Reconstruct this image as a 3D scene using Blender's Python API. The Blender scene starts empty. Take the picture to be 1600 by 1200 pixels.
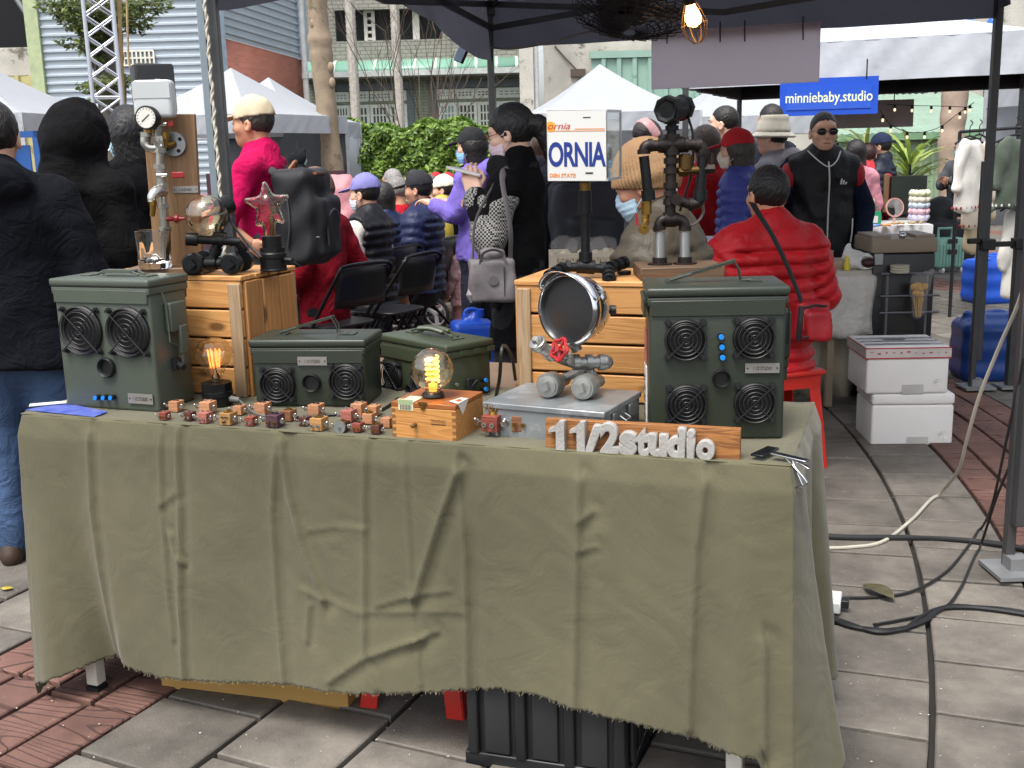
import bpy,bmesh,math,random
import numpy as np
from mathutils import Vector,Matrix,Euler
random.seed(7);np.random.seed(7)
S=bpy.context.scene
COL=S.collection
R=math.radians
PI=math.pi
# ------------ camera, world, sun, exposure
FPX,CAMH,PITCH,ROLL=1710.0,1.40,R(11.9),R(1.54)
_F=Vector((0,math.cos(PITCH),-math.sin(PITCH)))
_R0=Vector((1,0,0));_U0=Vector((0,math.sin(PITCH),math.cos(PITCH)))
_RR=_R0*math.cos(ROLL)-_U0*math.sin(ROLL)
_UU=_U0*math.cos(ROLL)+_R0*math.sin(ROLL)
cd=bpy.data.cameras.new('camera');cam=bpy.data.objects.new('camera',cd);COL.objects.link(cam)
cd.sensor_width=36;cd.lens=36*FPX/1600;cd.clip_start=.05;cd.clip_end=800
cam.matrix_world=Matrix(((_RR.x,_UU.x,-_F.x,0),(_RR.y,_UU.y,-_F.y,0),(_RR.z,_UU.z,-_F.z,CAMH),(0,0,0,1)))
S.camera=cam
SUN_EL,SUN_AZ=64,212
W=bpy.data.worlds.new('World');S.world=W;W.use_nodes=True
_n,_l=W.node_tree.nodes,W.node_tree.links
for q in list(_n):_n.remove(q)
_o=_n.new('ShaderNodeOutputWorld');_b=_n.new('ShaderNodeBackground');_s=_n.new('ShaderNodeTexSky')
_s.sky_type='NISHITA';_s.sun_disc=False;_s.sun_elevation=R(SUN_EL);_s.sun_rotation=R(SUN_AZ)
_s.air_density=1.0;_s.dust_density=4.0;_s.ozone_density=1.0
_h=_n.new('ShaderNodeHueSaturation');_h.inputs['Saturation'].default_value=.38
_l.new(_s.outputs[0],_h.inputs['Color']);_l.new(_h.outputs[0],_b.inputs[0]);_l.new(_b.outputs[0],_o.inputs[0])
_b.inputs[1].default_value=.15
sd=bpy.data.lights.new('sun','SUN');sun=bpy.data.objects.new('sun',sd);COL.objects.link(sun)
sd.energy=1.4;sd.angle=R(20);sd.color=(1,.965,.91)
_az=R(SUN_AZ);_el=R(SUN_EL)
_to=Vector((math.sin(_az)*math.cos(_el),math.cos(_az)*math.cos(_el),math.sin(_el)))
sun.rotation_euler=_to.to_track_quat('Z','Y').to_euler();sun.location=(0,0,20)
S.view_settings.view_transform='Standard';S.view_settings.look='None'
S.view_settings.exposure=1.08;S.view_settings.gamma=1;S.view_settings.use_curve_mapping=False
S.cycles.max_bounces=10;S.cycles.transmission_bounces=10;S.cycles.transparent_max_bounces=10
S.cycles.use_denoising=True
S.cycles.caustics_reflective=False;S.cycles.caustics_refractive=False
# ------------ survey: a photo pixel seen on a plane of the place
def ray(x,y):return _F+_RR*((x-800)/FPX)+_UU*((600-y)/FPX)
def atz(x,y,z):
 d=ray(x,y);t=(z-CAMH)/d.z;return Vector((d.x*t,d.y*t,z))
def aty(x,y,Y):
 d=ray(x,y);t=Y/d.y;return Vector((d.x*t,Y,CAMH+d.z*t))
def proj(P):
 v=Vector(P)-Vector((0,0,CAMH));w=v.dot(_F)
 return 800+FPX*v.dot(_RR)/w,600-FPX*v.dot(_UU)/w
def zat(x,y,py):
 a,b=0.,8.
 for _ in range(40):
  m=(a+b)/2
  if proj((x,y,m))[1]>py:a=m
  else:b=m
 return a
# ------------ materials
def lin(h):
 if not isinstance(h,str):return tuple(h)[:3]
 h=h.lstrip('#');o=[]
 for i in(0,2,4):
  v=int(h[i:i+2],16)/255
  o.append(v/12.92 if v<=.04045 else((v+.055)/1.055)**2.4)
 return tuple(o)
MATS={}
def newmat(name):
 m=bpy.data.materials.new(name);m.use_nodes=True
 n,l=m.node_tree.nodes,m.node_tree.links
 return m,n,l,n['Principled BSDF']
def mat(name,col,rough=.6,metal=0.,var=.14,vs=6.,bump=0.,bs=60.,stretch=None,col2=None,alpha=None,sheen=0.,spec=None,detail=4,coat=0.,wear=None,var2=0.,folds=0.):
 """Plain material with colour variation (noise), optional relief and optional worn patches."""
 if name in MATS:return MATS[name]
 m,n,l,p=newmat(name)
 c=lin(col)
 tc=n.new('ShaderNodeTexCoord');mp=n.new('ShaderNodeMapping');l.new(tc.outputs['Object'],mp.inputs[0])
 if stretch:mp.inputs['Scale'].default_value=stretch
 ns=n.new('ShaderNodeTexNoise');ns.inputs['Scale'].default_value=vs;ns.inputs['Detail'].default_value=detail
 l.new(mp.outputs[0],ns.inputs['Vector'])
 mx=n.new('ShaderNodeMix');mx.data_type='RGBA'
 a=lin(col2)if col2 is not None else tuple(min(1,v*(1-var))for v in c)
 b=c if col2 is not None else tuple(min(1,v*(1+var))for v in c)
 mx.inputs[6].default_value=(*a,1);mx.inputs[7].default_value=(*b,1)
 rp=n.new('ShaderNodeMapRange');rp.inputs[1].default_value=.3;rp.inputs[2].default_value=.7
 l.new(ns.outputs[0],rp.inputs[0]);l.new(rp.outputs[0],mx.inputs[0])
 out=mx.outputs[2]
 if wear is not None:
  wc,amt,wsc=wear
  n2=n.new('ShaderNodeTexNoise');n2 .inputs['Scale'].default_value=wsc;n2 .inputs['Detail'].default_value=8;n2 .inputs['Roughness'].default_value=.7
  l.new(tc.outputs['Object'],n2 .inputs['Vector'])
  r2=n.new('ShaderNodeMapRange');r2 .inputs[1].default_value=1-amt;r2 .inputs[2].default_value=1-amt+.06
  l.new(n2 .outputs[0],r2 .inputs[0])
  m2=n.new('ShaderNodeMix');m2 .data_type='RGBA';l.new(r2 .outputs[0],m2 .inputs[0]);l.new(out,m2 .inputs[6]);m2 .inputs[7].default_value=(*lin(wc),1)
  out=m2 .outputs[2]
 if var2:
  oi=n.new('ShaderNodeObjectInfo');hv=n.new('ShaderNodeHueSaturation')
  r3=n.new('ShaderNodeMapRange');r3 .inputs[3].default_value=1-var2;r3 .inputs[4].default_value=1+var2
  l.new(oi.outputs['Random'],r3 .inputs[0]);l.new(r3 .outputs[0],hv.inputs['Value']);l.new(out,hv.inputs['Color']);out=hv.outputs[0]
 l.new(out,p.inputs['Base Color'])
 p.inputs['Roughness'].default_value=rough;p.inputs['Metallic'].default_value=metal
 if spec is not None:p.inputs['Specular IOR Level'].default_value=spec
 if sheen:p.inputs['Sheen Weight'].default_value=sheen
 if coat:p.inputs['Coat Weight'].default_value=coat
 if bump:
  nb=n.new('ShaderNodeTexNoise');nb.inputs['Scale'].default_value=bs;nb.inputs['Detail'].default_value=5
  l.new(mp.outputs[0],nb.inputs['Vector'])
  bp=n.new('ShaderNodeBump');bp.inputs['Strength'].default_value=min(1,bump);bp.inputs['Distance'].default_value=.02 if bs<30 else.004
  l.new(nb.outputs[0],bp.inputs['Height']);l.new(bp.outputs[0],p.inputs['Normal'])
 if folds:
  nf=n.new('ShaderNodeTexNoise');nf.inputs['Scale'].default_value=9;nf.inputs['Detail'].default_value=3;nf.inputs['Distortion'].default_value=1.6;l.new(tc.outputs['Object'],nf.inputs['Vector'])
  s1=n.new('ShaderNodeMath');s1 .operation='SUBTRACT';s1 .inputs[1].default_value=.5;l.new(nf.outputs[0],s1 .inputs[0]);s2=n.new('ShaderNodeMath');s2 .operation='ABSOLUTE';l.new(s1 .outputs[0],s2 .inputs[0])
  b2=n.new('ShaderNodeBump');b2 .inputs['Strength'].default_value=folds;b2 .inputs['Distance'].default_value=.05;l.new(s2 .outputs[0],b2 .inputs['Height'])
  if p.inputs['Normal'].is_linked:l.new(p.inputs['Normal'].links[0].from_socket,b2 .inputs['Normal'])
  l.new(b2 .outputs[0],p.inputs['Normal'])
 MATS[name]=m
 return m
def wood(name,light,dark,rough=.55,scale=1.,axis=0,knots=True):
 if name in MATS:return MATS[name]
 m,n,l,p=newmat(name)
 tc=n.new('ShaderNodeTexCoord');mp=n.new('ShaderNodeMapping');l.new(tc.outputs['Object'],mp.inputs[0])
 oi=n.new('ShaderNodeObjectInfo');ad=n.new('ShaderNodeVectorMath');ad.operation='ADD'
 sc=n.new('ShaderNodeVectorMath');sc.operation='SCALE';cb=n.new('ShaderNodeCombineXYZ')
 for i in range(3):l.new(oi.outputs['Random'],cb.inputs[i])
 l.new(cb.outputs[0],sc.inputs[0]);sc.inputs['Scale'].default_value=7
 l.new(tc.outputs['Object'],ad.inputs[0]);l.new(sc.outputs[0],ad.inputs[1]);l.new(ad.outputs[0],mp.inputs[0])
 s=[22*scale]*3;s[axis]=1.6*scale
 mp.inputs['Scale'].default_value=s
 n1=n.new('ShaderNodeTexNoise');n1 .inputs['Scale'].default_value=1.0;n1 .inputs['Detail'].default_value=3;n1 .inputs['Distortion'].default_value=1.2
 l.new(mp.outputs[0],n1 .inputs['Vector'])
 wv=n.new('ShaderNodeMath');wv.operation='SINE';ml=n.new('ShaderNodeMath');ml.operation='MULTIPLY';ml.inputs[1].default_value=38
 l.new(n1 .outputs[0],ml.inputs[0]);l.new(ml.outputs[0],wv.inputs[0])
 rr=n.new('ShaderNodeMapRange');rr.inputs[1].default_value=-1;rr.inputs[2].default_value=1
 l.new(wv.outputs[0],rr.inputs[0])
 n2=n.new('ShaderNodeTexNoise');n2 .inputs['Scale'].default_value=4;n2 .inputs['Detail'].default_value=6;l.new(mp.outputs[0],n2 .inputs['Vector'])
 av=n.new('ShaderNodeMix');av.inputs[0].default_value=.55;l.new(rr.outputs[0],av.inputs[2]);l.new(n2 .outputs[0],av.inputs[3])
 mx=n.new('ShaderNodeMix');mx.data_type='RGBA';mx.inputs[6].default_value=(*lin(dark),1);mx.inputs[7].default_value=(*lin(light),1)
 l.new(av.outputs[0],mx.inputs[0]);out=mx.outputs[2]
 if knots:
  vo=n.new('ShaderNodeTexVoronoi');vo.inputs['Scale'].default_value=1
  mk=n.new('ShaderNodeMapping');s2=[9*scale]*3;s2[axis]=4*scale;mk.inputs['Scale'].default_value=s2
  l.new(ad.outputs[0],mk.inputs[0]);l.new(mk.outputs[0],vo.inputs['Vector'])
  kr=n.new('ShaderNodeMapRange');kr.inputs[1].default_value=.07;kr.inputs[2].default_value=.14;l.new(vo.outputs['Distance'],kr.inputs[0])
  km=n.new('ShaderNodeMix');km.data_type='RGBA';l.new(kr.outputs[0],km.inputs[0]);km.inputs[6].default_value=(*[v*.35 for v in lin(dark)],1);l.new(out,km.inputs[7]);out=km.outputs[2]
 hv=n.new('ShaderNodeHueSaturation');r3=n.new('ShaderNodeMapRange');r3 .inputs[3].default_value=.85;r3 .inputs[4].default_value=1.12
 l.new(oi.outputs['Random'],r3 .inputs[0]);l.new(r3 .outputs[0],hv.inputs['Value']);l.new(out,hv.inputs['Color'])
 l.new(hv.outputs[0],p.inputs['Base Color']);p.inputs['Roughness'].default_value=rough
 bp=n.new('ShaderNodeBump');bp.inputs['Strength'].default_value=.25;bp.inputs['Distance'].default_value=.003
 l.new(av.outputs[0],bp.inputs['Height']);l.new(bp.outputs[0],p.inputs['Normal'])
 MATS[name]=m
 return m
def glass(name,col=(1,1,1),rough=.0,ior=1.45):
 if name in MATS:return MATS[name]
 m,n,l,p=newmat(name)
 p.inputs['Base Color'].default_value=(*lin(col),1);p.inputs['Transmission Weight'].default_value=1
 p.inputs['Roughness'].default_value=rough;p.inputs['IOR'].default_value=ior
 MATS[name]=m
 return m
def film(name,col,alpha,rough=.15):
 """thin clear plastic: partly see-through, glossy"""
 if name in MATS:return MATS[name]
 m,n,l,p=newmat(name)
 p.inputs['Base Color'].default_value=(*lin(col),1);p.inputs['Alpha'].default_value=alpha;p.inputs['Roughness'].default_value=rough
 tc=n.new('ShaderNodeTexCoord');nb=n.new('ShaderNodeTexNoise');nb.inputs['Scale'].default_value=35;l.new(tc.outputs['Object'],nb.inputs['Vector'])
 bp=n.new('ShaderNodeBump');bp.inputs['Strength'].default_value=.8;bp.inputs['Distance'].default_value=.01
 l.new(nb.outputs[0],bp.inputs['Height']);l.new(bp.outputs[0],p.inputs['Normal'])
 MATS[name]=m
 return m
def glow(name,col,strength):
 if name in MATS:return MATS[name]
 m,n,l,p=newmat(name)
 p.inputs['Base Color'].default_value=(*lin(col),1);p.inputs['Emission Color'].default_value=(*lin(col),1);p.inputs['Emission Strength'].default_value=strength
 MATS[name]=m
 return m
# ------------ mesh building
def mk(name,data,parent=None,loc=None,rz=None):
 o=bpy.data.objects.new(name,data);COL.objects.link(o)
 if parent is not None:o.parent=parent
 if loc is not None:o.location=loc
 if rz is not None:o.rotation_euler=(0,0,rz)
 return o
def tag(o,label=None,cat=None,group=None,kind=None):
 if label:o['label']=label
 if cat:o['category']=cat
 if group:o['group']=group
 if kind:o['kind']=kind
 return o
def thing(name,label,cat,loc=(0,0,0),rz=0.,group=None):
 return tag(mk(name,None,None,loc,rz),label,cat,group)
def align(a,b):
 """matrix that carries local z onto a->b, origin at a"""
 a=Vector(a);d=Vector(b)-a
 q=d.to_track_quat('Z','Y')if d.length>1e-9 else Euler((0,0,0)).to_quaternion()
 return Matrix.Translation(a)@q.to_matrix().to_4x4()
class B:
 """collects faces of ONE mesh object"""
 def __init__(s):s.v=[];s.f=[];s.M=Matrix.Identity(4);s.mi=[];s.cur=0
 def at(s,M):s.M=M;return s
 def _add(s,vs,fs):
  k=len(s.v);M=s.M
  s.v.extend(tuple(M@Vector(v))for v in vs);s.f.extend(tuple(i+k for i in f)for f in fs);s.mi.extend([s.cur]*len(fs));return s
 def box(s,c,d,rz=0,taper=1.):
  x,y,z=[q/2 for q in d];c=Vector(c);Rm=Matrix.Rotation(rz,3,'Z')if rz else None
  vs=[]
  for k,t in((-1,1.),(1,taper)):
   for i,j in((-1,-1),(1,-1),(1,1),(-1,1)):
    p=Vector((i*x*t,j*y*t,k*z))
    if Rm:p=Rm@p
    vs.append(c+p)
  return s._add(vs,[(3,2,1,0),(4,5,6,7),(0,1,5,4),(1,2,6,5),(2,3,7,6),(3,0,4,7)])
 def bar(s,a,b,w,t,up=(0,0,1)):
  a=Vector(a);b=Vector(b);d=(b-a).normalized();u=Vector(up);x=d.cross(u)
  if x.length<1e-4:x=d.cross(Vector((0,1,0)))
  x.normalize();y=x.cross(d);x*=w/2;y*=t/2
  vs=[a-x-y,a+x-y,a+x+y,a-x+y,b-x-y,b+x-y,b+x+y,b-x+y]
  return s._add(vs,[(3,2,1,0),(4,5,6,7),(0,1,5,4),(1,2,6,5),(2,3,7,6),(3,0,4,7)])
 def lathe(s,prof,n=16,A=None,close=False):
  """prof: (r, z) list; turned about local z of A"""
  old=s.M
  if A is not None:s.M=old@A
  vs=[];fs=[];m=len(prof)
  for r,z in prof:
   for k in range(n):
    a=2*PI*k/n;vs.append((r*math.cos(a),r*math.sin(a),z))
  for i in range(m-1 if not close else m):
   i2=(i+1)%m
   for k in range(n):
    k2=(k+1)%n;fs.append((i*n+k,i*n+k2,i2*n+k2,i2*n+k))
  if not close:
   if prof[0][0]>1e-6:fs.append(tuple(range(n-1,-1,-1)))
   if prof[-1][0]>1e-6:fs.append(tuple((m-1)*n+k for k in range(n)))
  s._add(vs,fs);s.M=old;return s
 def cyl(s,a,b,r,r2=None,n=14):
  L=(Vector(b)-Vector(a)).length
  return s.lathe([(r,0),(r if r2 is None else r2,L)],n,align(a,b))
 def tube(s,pts,r,n=8,closed=False,flat=1.):
  pts=[Vector(p)for p in pts];m=len(pts);rs=r if hasattr(r,'__len__')else[r]*m
  vs=[];fs=[];N=None
  for i,p in enumerate(pts):
   if closed:t=pts[(i+1)%m]-pts[i-1]
   else:t=pts[min(i+1,m-1)]-pts[max(i-1,0)]
   t.normalize()
   if N is None:
    N=t.orthogonal().normalized()
   else:
    N=(N-t*N.dot(t))
    N=N.normalized()if N.length>1e-6 else t.orthogonal().normalized()
   Bn=t.cross(N)
   for k in range(n):
    a=2*PI*k/n;vs.append(p+N*(rs[i]*math.cos(a))+Bn*(rs[i]*flat*math.sin(a)))
  for i in range(m if closed else m-1):
   i2=(i+1)%m
   for k in range(n):
    k2=(k+1)%n;fs.append((i*n+k,i*n+k2,i2*n+k2,i2*n+k))
  if not closed:fs.append(tuple(range(n-1,-1,-1)));fs.append(tuple((m-1)*n+k for k in range(n)))
  return s._add(vs,fs)
 def torus(s,c,R_,r,axis=(0,0,1),n=28,m=6):
  A=align(c,Vector(c)+Vector(axis));pts=[A@Vector((R_*math.cos(2*PI*k/n),R_*math.sin(2*PI*k/n),0))for k in range(n)]
  return s.tube(pts,r,m,closed=True)
 def ball(s,c,r,n=14,m=9):
  r=r if hasattr(r,'__len__')else(r,r,r);c=Vector(c);vs=[];fs=[]
  for i in range(1,m):
   th=PI*i/m
   for k in range(n):
    a=2*PI*k/n;vs.append(c+Vector((r[0]*math.sin(th)*math.cos(a),r[1]*math.sin(th)*math.sin(a),-r[2]*math.cos(th))))
  for i in range(m-2):
   for k in range(n):
    k2=(k+1)%n;fs.append((i*n+k,i*n+k2,(i+1)*n+k2,(i+1)*n+k))
  vs.append(c+Vector((0,0,-r[2])));vs.append(c+Vector((0,0,r[2])));q=len(vs)
  for k in range(n):
   k2=(k+1)%n;fs.append((q-2,k2,k));fs.append((q-1,(m-2)*n+k,(m-2)*n+k2))
  return s._add(vs,fs)
 def prism(s,poly,z0,z1):
  n=len(poly);vs=[(x,y,z0)for x,y in poly]+[(x,y,z1)for x,y in poly]
  fs=[tuple(range(n-1,-1,-1)),tuple(range(n,2*n))]+[(i,(i+1)%n,n+(i+1)%n,n+i)for i in range(n)]
  return s._add(vs,fs)
 def grid(s,P,flip=False):
  nu=len(P);nv=len(P[0]);vs=[p for row in P for p in row];fs=[]
  for i in range(nu-1):
   for j in range(nv-1):
    q=(i*nv+j,(i+1)*nv+j,(i+1)*nv+j+1,i*nv+j+1);fs.append(q[::-1]if flip else q)
  return s._add(vs,fs)
 def mesh(s,name,mats,smooth=35):
  me=bpy.data.meshes.new(name);me.from_pydata(s.v,[],s.f);me.validate()
  for m in(mats if isinstance(mats,(list,tuple))else[mats]):me.materials.append(m)
  if isinstance(mats,(list,tuple))and len(mats)>1 and len(me.polygons)==len(s.mi):me.polygons.foreach_set('material_index',s.mi)
  bm=bmesh.new();bm.from_mesh(me);bmesh.ops.recalc_face_normals(bm,faces=bm.faces)if smooth!='keep' else None;bm.to_mesh(me);bm.free()
  if smooth:
   me.shade_smooth()
   if smooth!='keep' and smooth<180:me.set_sharp_from_angle(angle=R(smooth))
  me.update();return me
 def obj(s,name,mats,parent=None,smooth=35,bevel=0.,seg=2,loc=None,rz=None,thick=0.):
  o=mk(name,s.mesh(name,mats,smooth),parent,loc,rz)
  if thick:
   md=o.modifiers.new('solid','SOLIDIFY');md.thickness=thick;md.offset=0
  if bevel:
   md=o.modifiers.new('bevel','BEVEL');md.width=bevel;md.segments=seg;md.limit_method='ANGLE';md.angle_limit=R(40);md.harden_normals=False
  return o
def rbox(c,d,r=.01,seg=3):
 """rounded box as a plain B (superellipse rings would be overkill): uses bmesh bevel"""
 bm=bmesh.new();bmesh.ops.create_cube(bm,size=1)
 for v in bm.verts:v.co=Vector((v.co.x*d[0]+c[0],v.co.y*d[1]+c[1],v.co.z*d[2]+c[2]))
 bmesh.ops.bevel(bm,geom=list(bm.edges),offset=r,segments=seg,profile=.5,affect='EDGES')
 b=B();bm.verts.index_update();b.v=[tuple(v.co)for v in bm.verts];b.f=[tuple(v.index for v in f.verts)for f in bm.faces];b.mi=[0]*len(b.f);bm.free();return b
def dup(o,parent=None,data=None):
 c=o.copy();COL.objects.link(c);c.parent=parent
 for ch in list(o.children):dup(ch,c)
 return c
def words_mesh(txt,size=1.,extrude=0.,bold=0.,sx=1.,spacing=1.,bevel=0.,align_x='LEFT',shear=0.,res=4):
 cu=bpy.data.curves.new('lettering','FONT');cu.body=txt;cu.size=size;cu.extrude=extrude;cu.offset=bold
 cu.space_character=spacing;cu.bevel_depth=bevel;cu.bevel_resolution=2;cu.align_x=align_x;cu.shear=shear;cu.resolution_u=res
 o=bpy.data.objects.new('lettering',cu);COL.objects.link(o)
 dg=bpy.context.evaluated_depsgraph_get();me=bpy.data.meshes.new_from_object(o.evaluated_get(dg))
 bpy.data.objects.remove(o);bpy.data.curves.remove(cu)
 if sx!=1.:me.transform(Matrix.Diagonal((sx,1,1,1)))
 return me
def lettering(txt,m,parent,M,size,name='lettering',**k):
 """flat words in the local xy plane of M (x right, y up, z towards the reader)"""
 me=words_mesh(txt,size,**k);me.materials.clear();me.materials.append(m);me.transform(M)
 return mk(name,me,parent)
def faceM(o,right,up):
 r=Vector(right).normalized();u=Vector(up).normalized();z=r.cross(u)
 return Matrix(((r.x,u.x,z.x,o[0]),(r.y,u.y,z.y,o[1]),(r.z,u.z,z.z,o[2]),(0,0,0,1)))
def spline(pts,k=8):
 """Catmull-Rom through points"""
 P=[Vector(p)for p in pts];P=[P[0]*2-P[1]]+P+[P[-1]*2-P[-2]];out=[]
 for i in range(1,len(P)-2):
  a,b,c,d=P[i-1:i+3]
  for j in range(k):
   t=j/k;out.append(.5*((2*b)+(c-a)*t+(2*a-5*b+4*c-d)*t*t+(3*b-a-3*c+d)*t**3))
 out.append(P[-2]);return out
# ------------ people: signed-distance figures meshed by surface nets
def snet(D,o,h):
 s=D<0
 a=s[:-1,:-1,:-1].astype(np.int8)
 cnt=np.zeros(a.shape,np.int8)
 for i in(0,1):
  for j in(0,1):
   for k in(0,1):cnt+=s[i:s.shape[0]-1+i,j:s.shape[1]-1+j,k:s.shape[2]-1+k]
 act=(cnt>0)&(cnt<8)
 I=np.argwhere(act)
 if not len(I):return np.zeros((0,3)),np.zeros((0,4),int)
 idm=np.full(act.shape,-1,np.int64);idm[act]=np.arange(len(I))
 cv={}
 for i in(0,1):
  for j in(0,1):
   for k in(0,1):cv[i,j,k]=D[I[:,0]+i,I[:,1]+j,I[:,2]+k]
 acc=np.zeros((len(I),3));n=np.zeros(len(I))
 for c in cv:
  for ax in range(3):
   if c[ax]==0:
    e=list(c);e[ax]=1;A=cv[c];Bv=cv[tuple(e)]
    m=(A<0)!=(Bv<0)
    t=A[m]/(A[m]-Bv[m]);p=np.tile(np.array(c,float),(m.sum(),1));p[:,ax]=t
    acc[m]+=p;n[m]+=1
 V=(I+acc/n[:,None])*h+o
 Q=[]
 for ax in range(3):
  sl0=[slice(1,-1)]*3;sl1=[slice(1,-1)]*3
  sl0[ax]=slice(0,-1);sl1[ax]=slice(1,None)
  A=s[tuple(sl0)];Bv=s[tuple(sl1)]
  u,w=[(1,2),(2,0),(0,1)][ax]
  for sign in(0,1):
   E=np.argwhere((A&~Bv)if sign==0 else(~A&Bv))
   if not len(E):continue
   off=np.ones(3,int);off[ax]=0
   E=E+off
   q=[]
   for du,dw in((-1,-1),(0,-1),(0,0),(-1,0)):
    c=E.copy();c[:,u]+=du;c[:,w]+=dw;q.append(idm[c[:,0],c[:,1],c[:,2]])
   q=np.stack(q,1)
   Q.append(q if sign==0 else q[:,::-1])
 F=np.concatenate(Q);F=F[(F>=0).all(1)]
 return V,F
def smin(a,b,k):
 if k<=0:return np.minimum(a,b)
 h=np.maximum(k-np.abs(a-b),0)/k
 return np.minimum(a,b)-h*h*k*.25
def _v(p):return np.array(p,float)
class Sd:
 """prims joined by smooth union; each prim is a callable on an (n,3) array"""
 def __init__(s):s.ops=[];s.lo=np.full(3,9e9);s.hi=np.full(3,-9e9);s.post=[]
 def _bb(s,*pr):
  for c,r in pr:s.lo=np.minimum(s.lo,_v(c)-r);s.hi=np.maximum(s.hi,_v(c)+r)
 def cap(s,a,b,ra,rb=None,k=.02,flat=1.,w=(0,1,0),quilt=None):
  a=_v(a);b=_v(b);rb=ra if rb is None else rb;s._bb((a,ra),(b,rb));w=_v(w)
  g=1/flat-1
  a2=a+g*a.dot(w)*w;b2=b+g*b.dot(w)*w;ab=b2-a2;L2=max(ab.dot(ab),1e-9);L=math.sqrt(L2)
  def f(P):
   if flat!=1.:P=P+g*(P@w)[:,None]*w
   q=P-a2;t=np.clip(q@ab/L2,0,1)
   d=np.linalg.norm(q-t[:,None]*ab,axis=1)-(ra+(rb-ra)*t)
   if quilt:d=d-quilt[1]*np.abs(np.sin(PI*(t*L+quilt[2]if len(quilt)>2 else t*L)/quilt[0]))**.6+quilt[1]*.5
   return d
  s.ops.append((f,k));return s
 def ell(s,c,r,k=.02,M=None,sub=False):
  c=_v(c);r=_v(r)
  if not sub:s._bb((c,r.max()))
  def f(P):
   q=P-c
   if M is not None:q=q@M
   k0=np.linalg.norm(q/r,axis=1);k1=np.linalg.norm(q/(r*r),axis=1)+1e-9
   return k0*(k0-1)/k1
  s.ops.append((f,-k if sub else k));return s
 def box(s,c,hd,r=.01,k=.01,M=None):
  c=_v(c);hd=_v(hd);s._bb((c,np.linalg.norm(hd)+r))
  def f(P):
   q=P-c
   if M is not None:q=q@M
   q=np.abs(q)-hd
   return np.linalg.norm(np.maximum(q,0),axis=1)+np.minimum(q.max(1),0)-r
  s.ops.append((f,k));return s
 def cut(s,f):s.post.append(lambda d,P:np.maximum(d,f(P)));return s
 def disp(s,f):s.post.append(lambda d,P:d+f(P));return s
 def ev(s,P):
  d=None
  for f,k in s.ops:
   e=f(P)
   if d is None:d=e
   elif k<0:d=np.maximum(d,-e)if k>-1e-6 else-smin(-d,e,-k)
   else:d=smin(d,e,k)
  for f in s.post:d=f(d,P)
  return d
 def net(s,h,zmin=None,zmax=None,pad=.03):
  lo=s.lo-pad;hi=s.hi+pad
  if zmin is not None:lo[2]=max(lo[2],zmin)
  if zmax is not None:hi[2]=min(hi[2],zmax)
  n=np.ceil((hi-lo)/h).astype(int)+1
  ax=[lo[i]+h*np.arange(n[i])for i in range(3)]
  G=np.stack(np.meshgrid(*ax,indexing='ij'),-1).reshape(-1,3)
  D=s.ev(G).reshape(n)
  D[0]=D[-1]=1;D[:,0]=D[:,-1]=1;D[:,:,0]=D[:,:,-1]=1
  return snet(D,lo,h)
def npmesh(name,VF,m,scale=1.,sharp=None):
 vs=[];fs=[];k=0
 for V,F in VF:vs.append(V);fs.append(F+k);k+=len(V)
 V=np.concatenate(vs)*scale;F=np.concatenate(fs)
 me=bpy.data.meshes.new(name);me.vertices.add(len(V));me.vertices.foreach_set('co',V.astype(np.float32).ravel())
 me.loops.add(F.size);me.loops.foreach_set('vertex_index',F.astype(np.int32).ravel())
 me.polygons.add(len(F));me.polygons.foreach_set('loop_start',np.arange(0,F.size,4,dtype=np.int32))
 try:me.polygons.foreach_set('loop_total',np.full(len(F),4,np.int32))
 except Exception:pass
 me.materials.append(m);me.update(calc_edges=True);me.validate();me.shade_smooth();return me
_ph=np.random.RandomState(3).uniform(0,6.28,(8,3))
def rip(P,f,a,seed=0.):
 """wandering cloth folds"""
 x,y,z=P[:,0]*f+seed,P[:,1]*f+seed*1.7,P[:,2]*f+seed*.6
 return a*(np.sin(x*1.3+1.6*np.sin(z*.9+y))*.5+np.sin(z*1.7+1.3*np.sin(x*1.1-y*1.4)+seed)*.6+np.sin(y*2.1+z*.8+np.sin(x*2.3))*.35)
def rotm(yaw=0,pitch=0,roll=0):
 return np.array(Euler((pitch,roll,yaw),'XYZ').to_matrix())
SKIN='#dcab8f'
def head_sd(C,M,fem=False,neck=None,k=1.):
 """skull, jaw, nose, brow, lips, ears; C centre of the skull, M rotation (face towards +y)"""
 T=lambda x,y,z:C+M@_v((x,y,z))
 s=Sd()
 s.ell(T(0,-.008,.025),(.075,.094,.092),0,M)
 s.ell(T(0,.018,-.035),(.063,.072,.082),.03,M)
 s.ell(T(0,.052,-.085),(.030,.030,.026),.03,M)
 s.ell(T(0,.070,.030),(.056,.022,.020),.02,M)
 for x in(-1,1):
  s.ell(T(x*.042,.055,-.025),(.024,.026,.024),.02,M)
 for x in(-1,1):
  s.ell(T(x*.031,.098,.004),(.017,.017,.012),.012,M,sub=True)
  s.ell(T(x*.031,.079,.003),(.0145,.0125,.0115),.005,M)
  s.ell(T(x*.079,-.006,-.012),(.010,.020,.032),.006,M)
  s.ell(T(x*.084,.000,-.010),(.006,.010,.017),.004,M,sub=True)
 s.cap(T(0,.082,.012),T(0,.098,-.028),.008,.0105,.014)
 s.ell(T(0,.086,-.033),(.016,.012,.008),.008,M)
 s.cap(T(-.018,.083,-.060),T(.018,.083,-.060),.0065,.0065,.006)
 s.cap(T(-.015,.082,-.069),T(.015,.082,-.069),.007,.007,.005)
 if neck is not None:s.cap(T(0,-.025,-.05),neck,.054 if not fem else.047,.062 if not fem else.054,.02)
 return s
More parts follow.
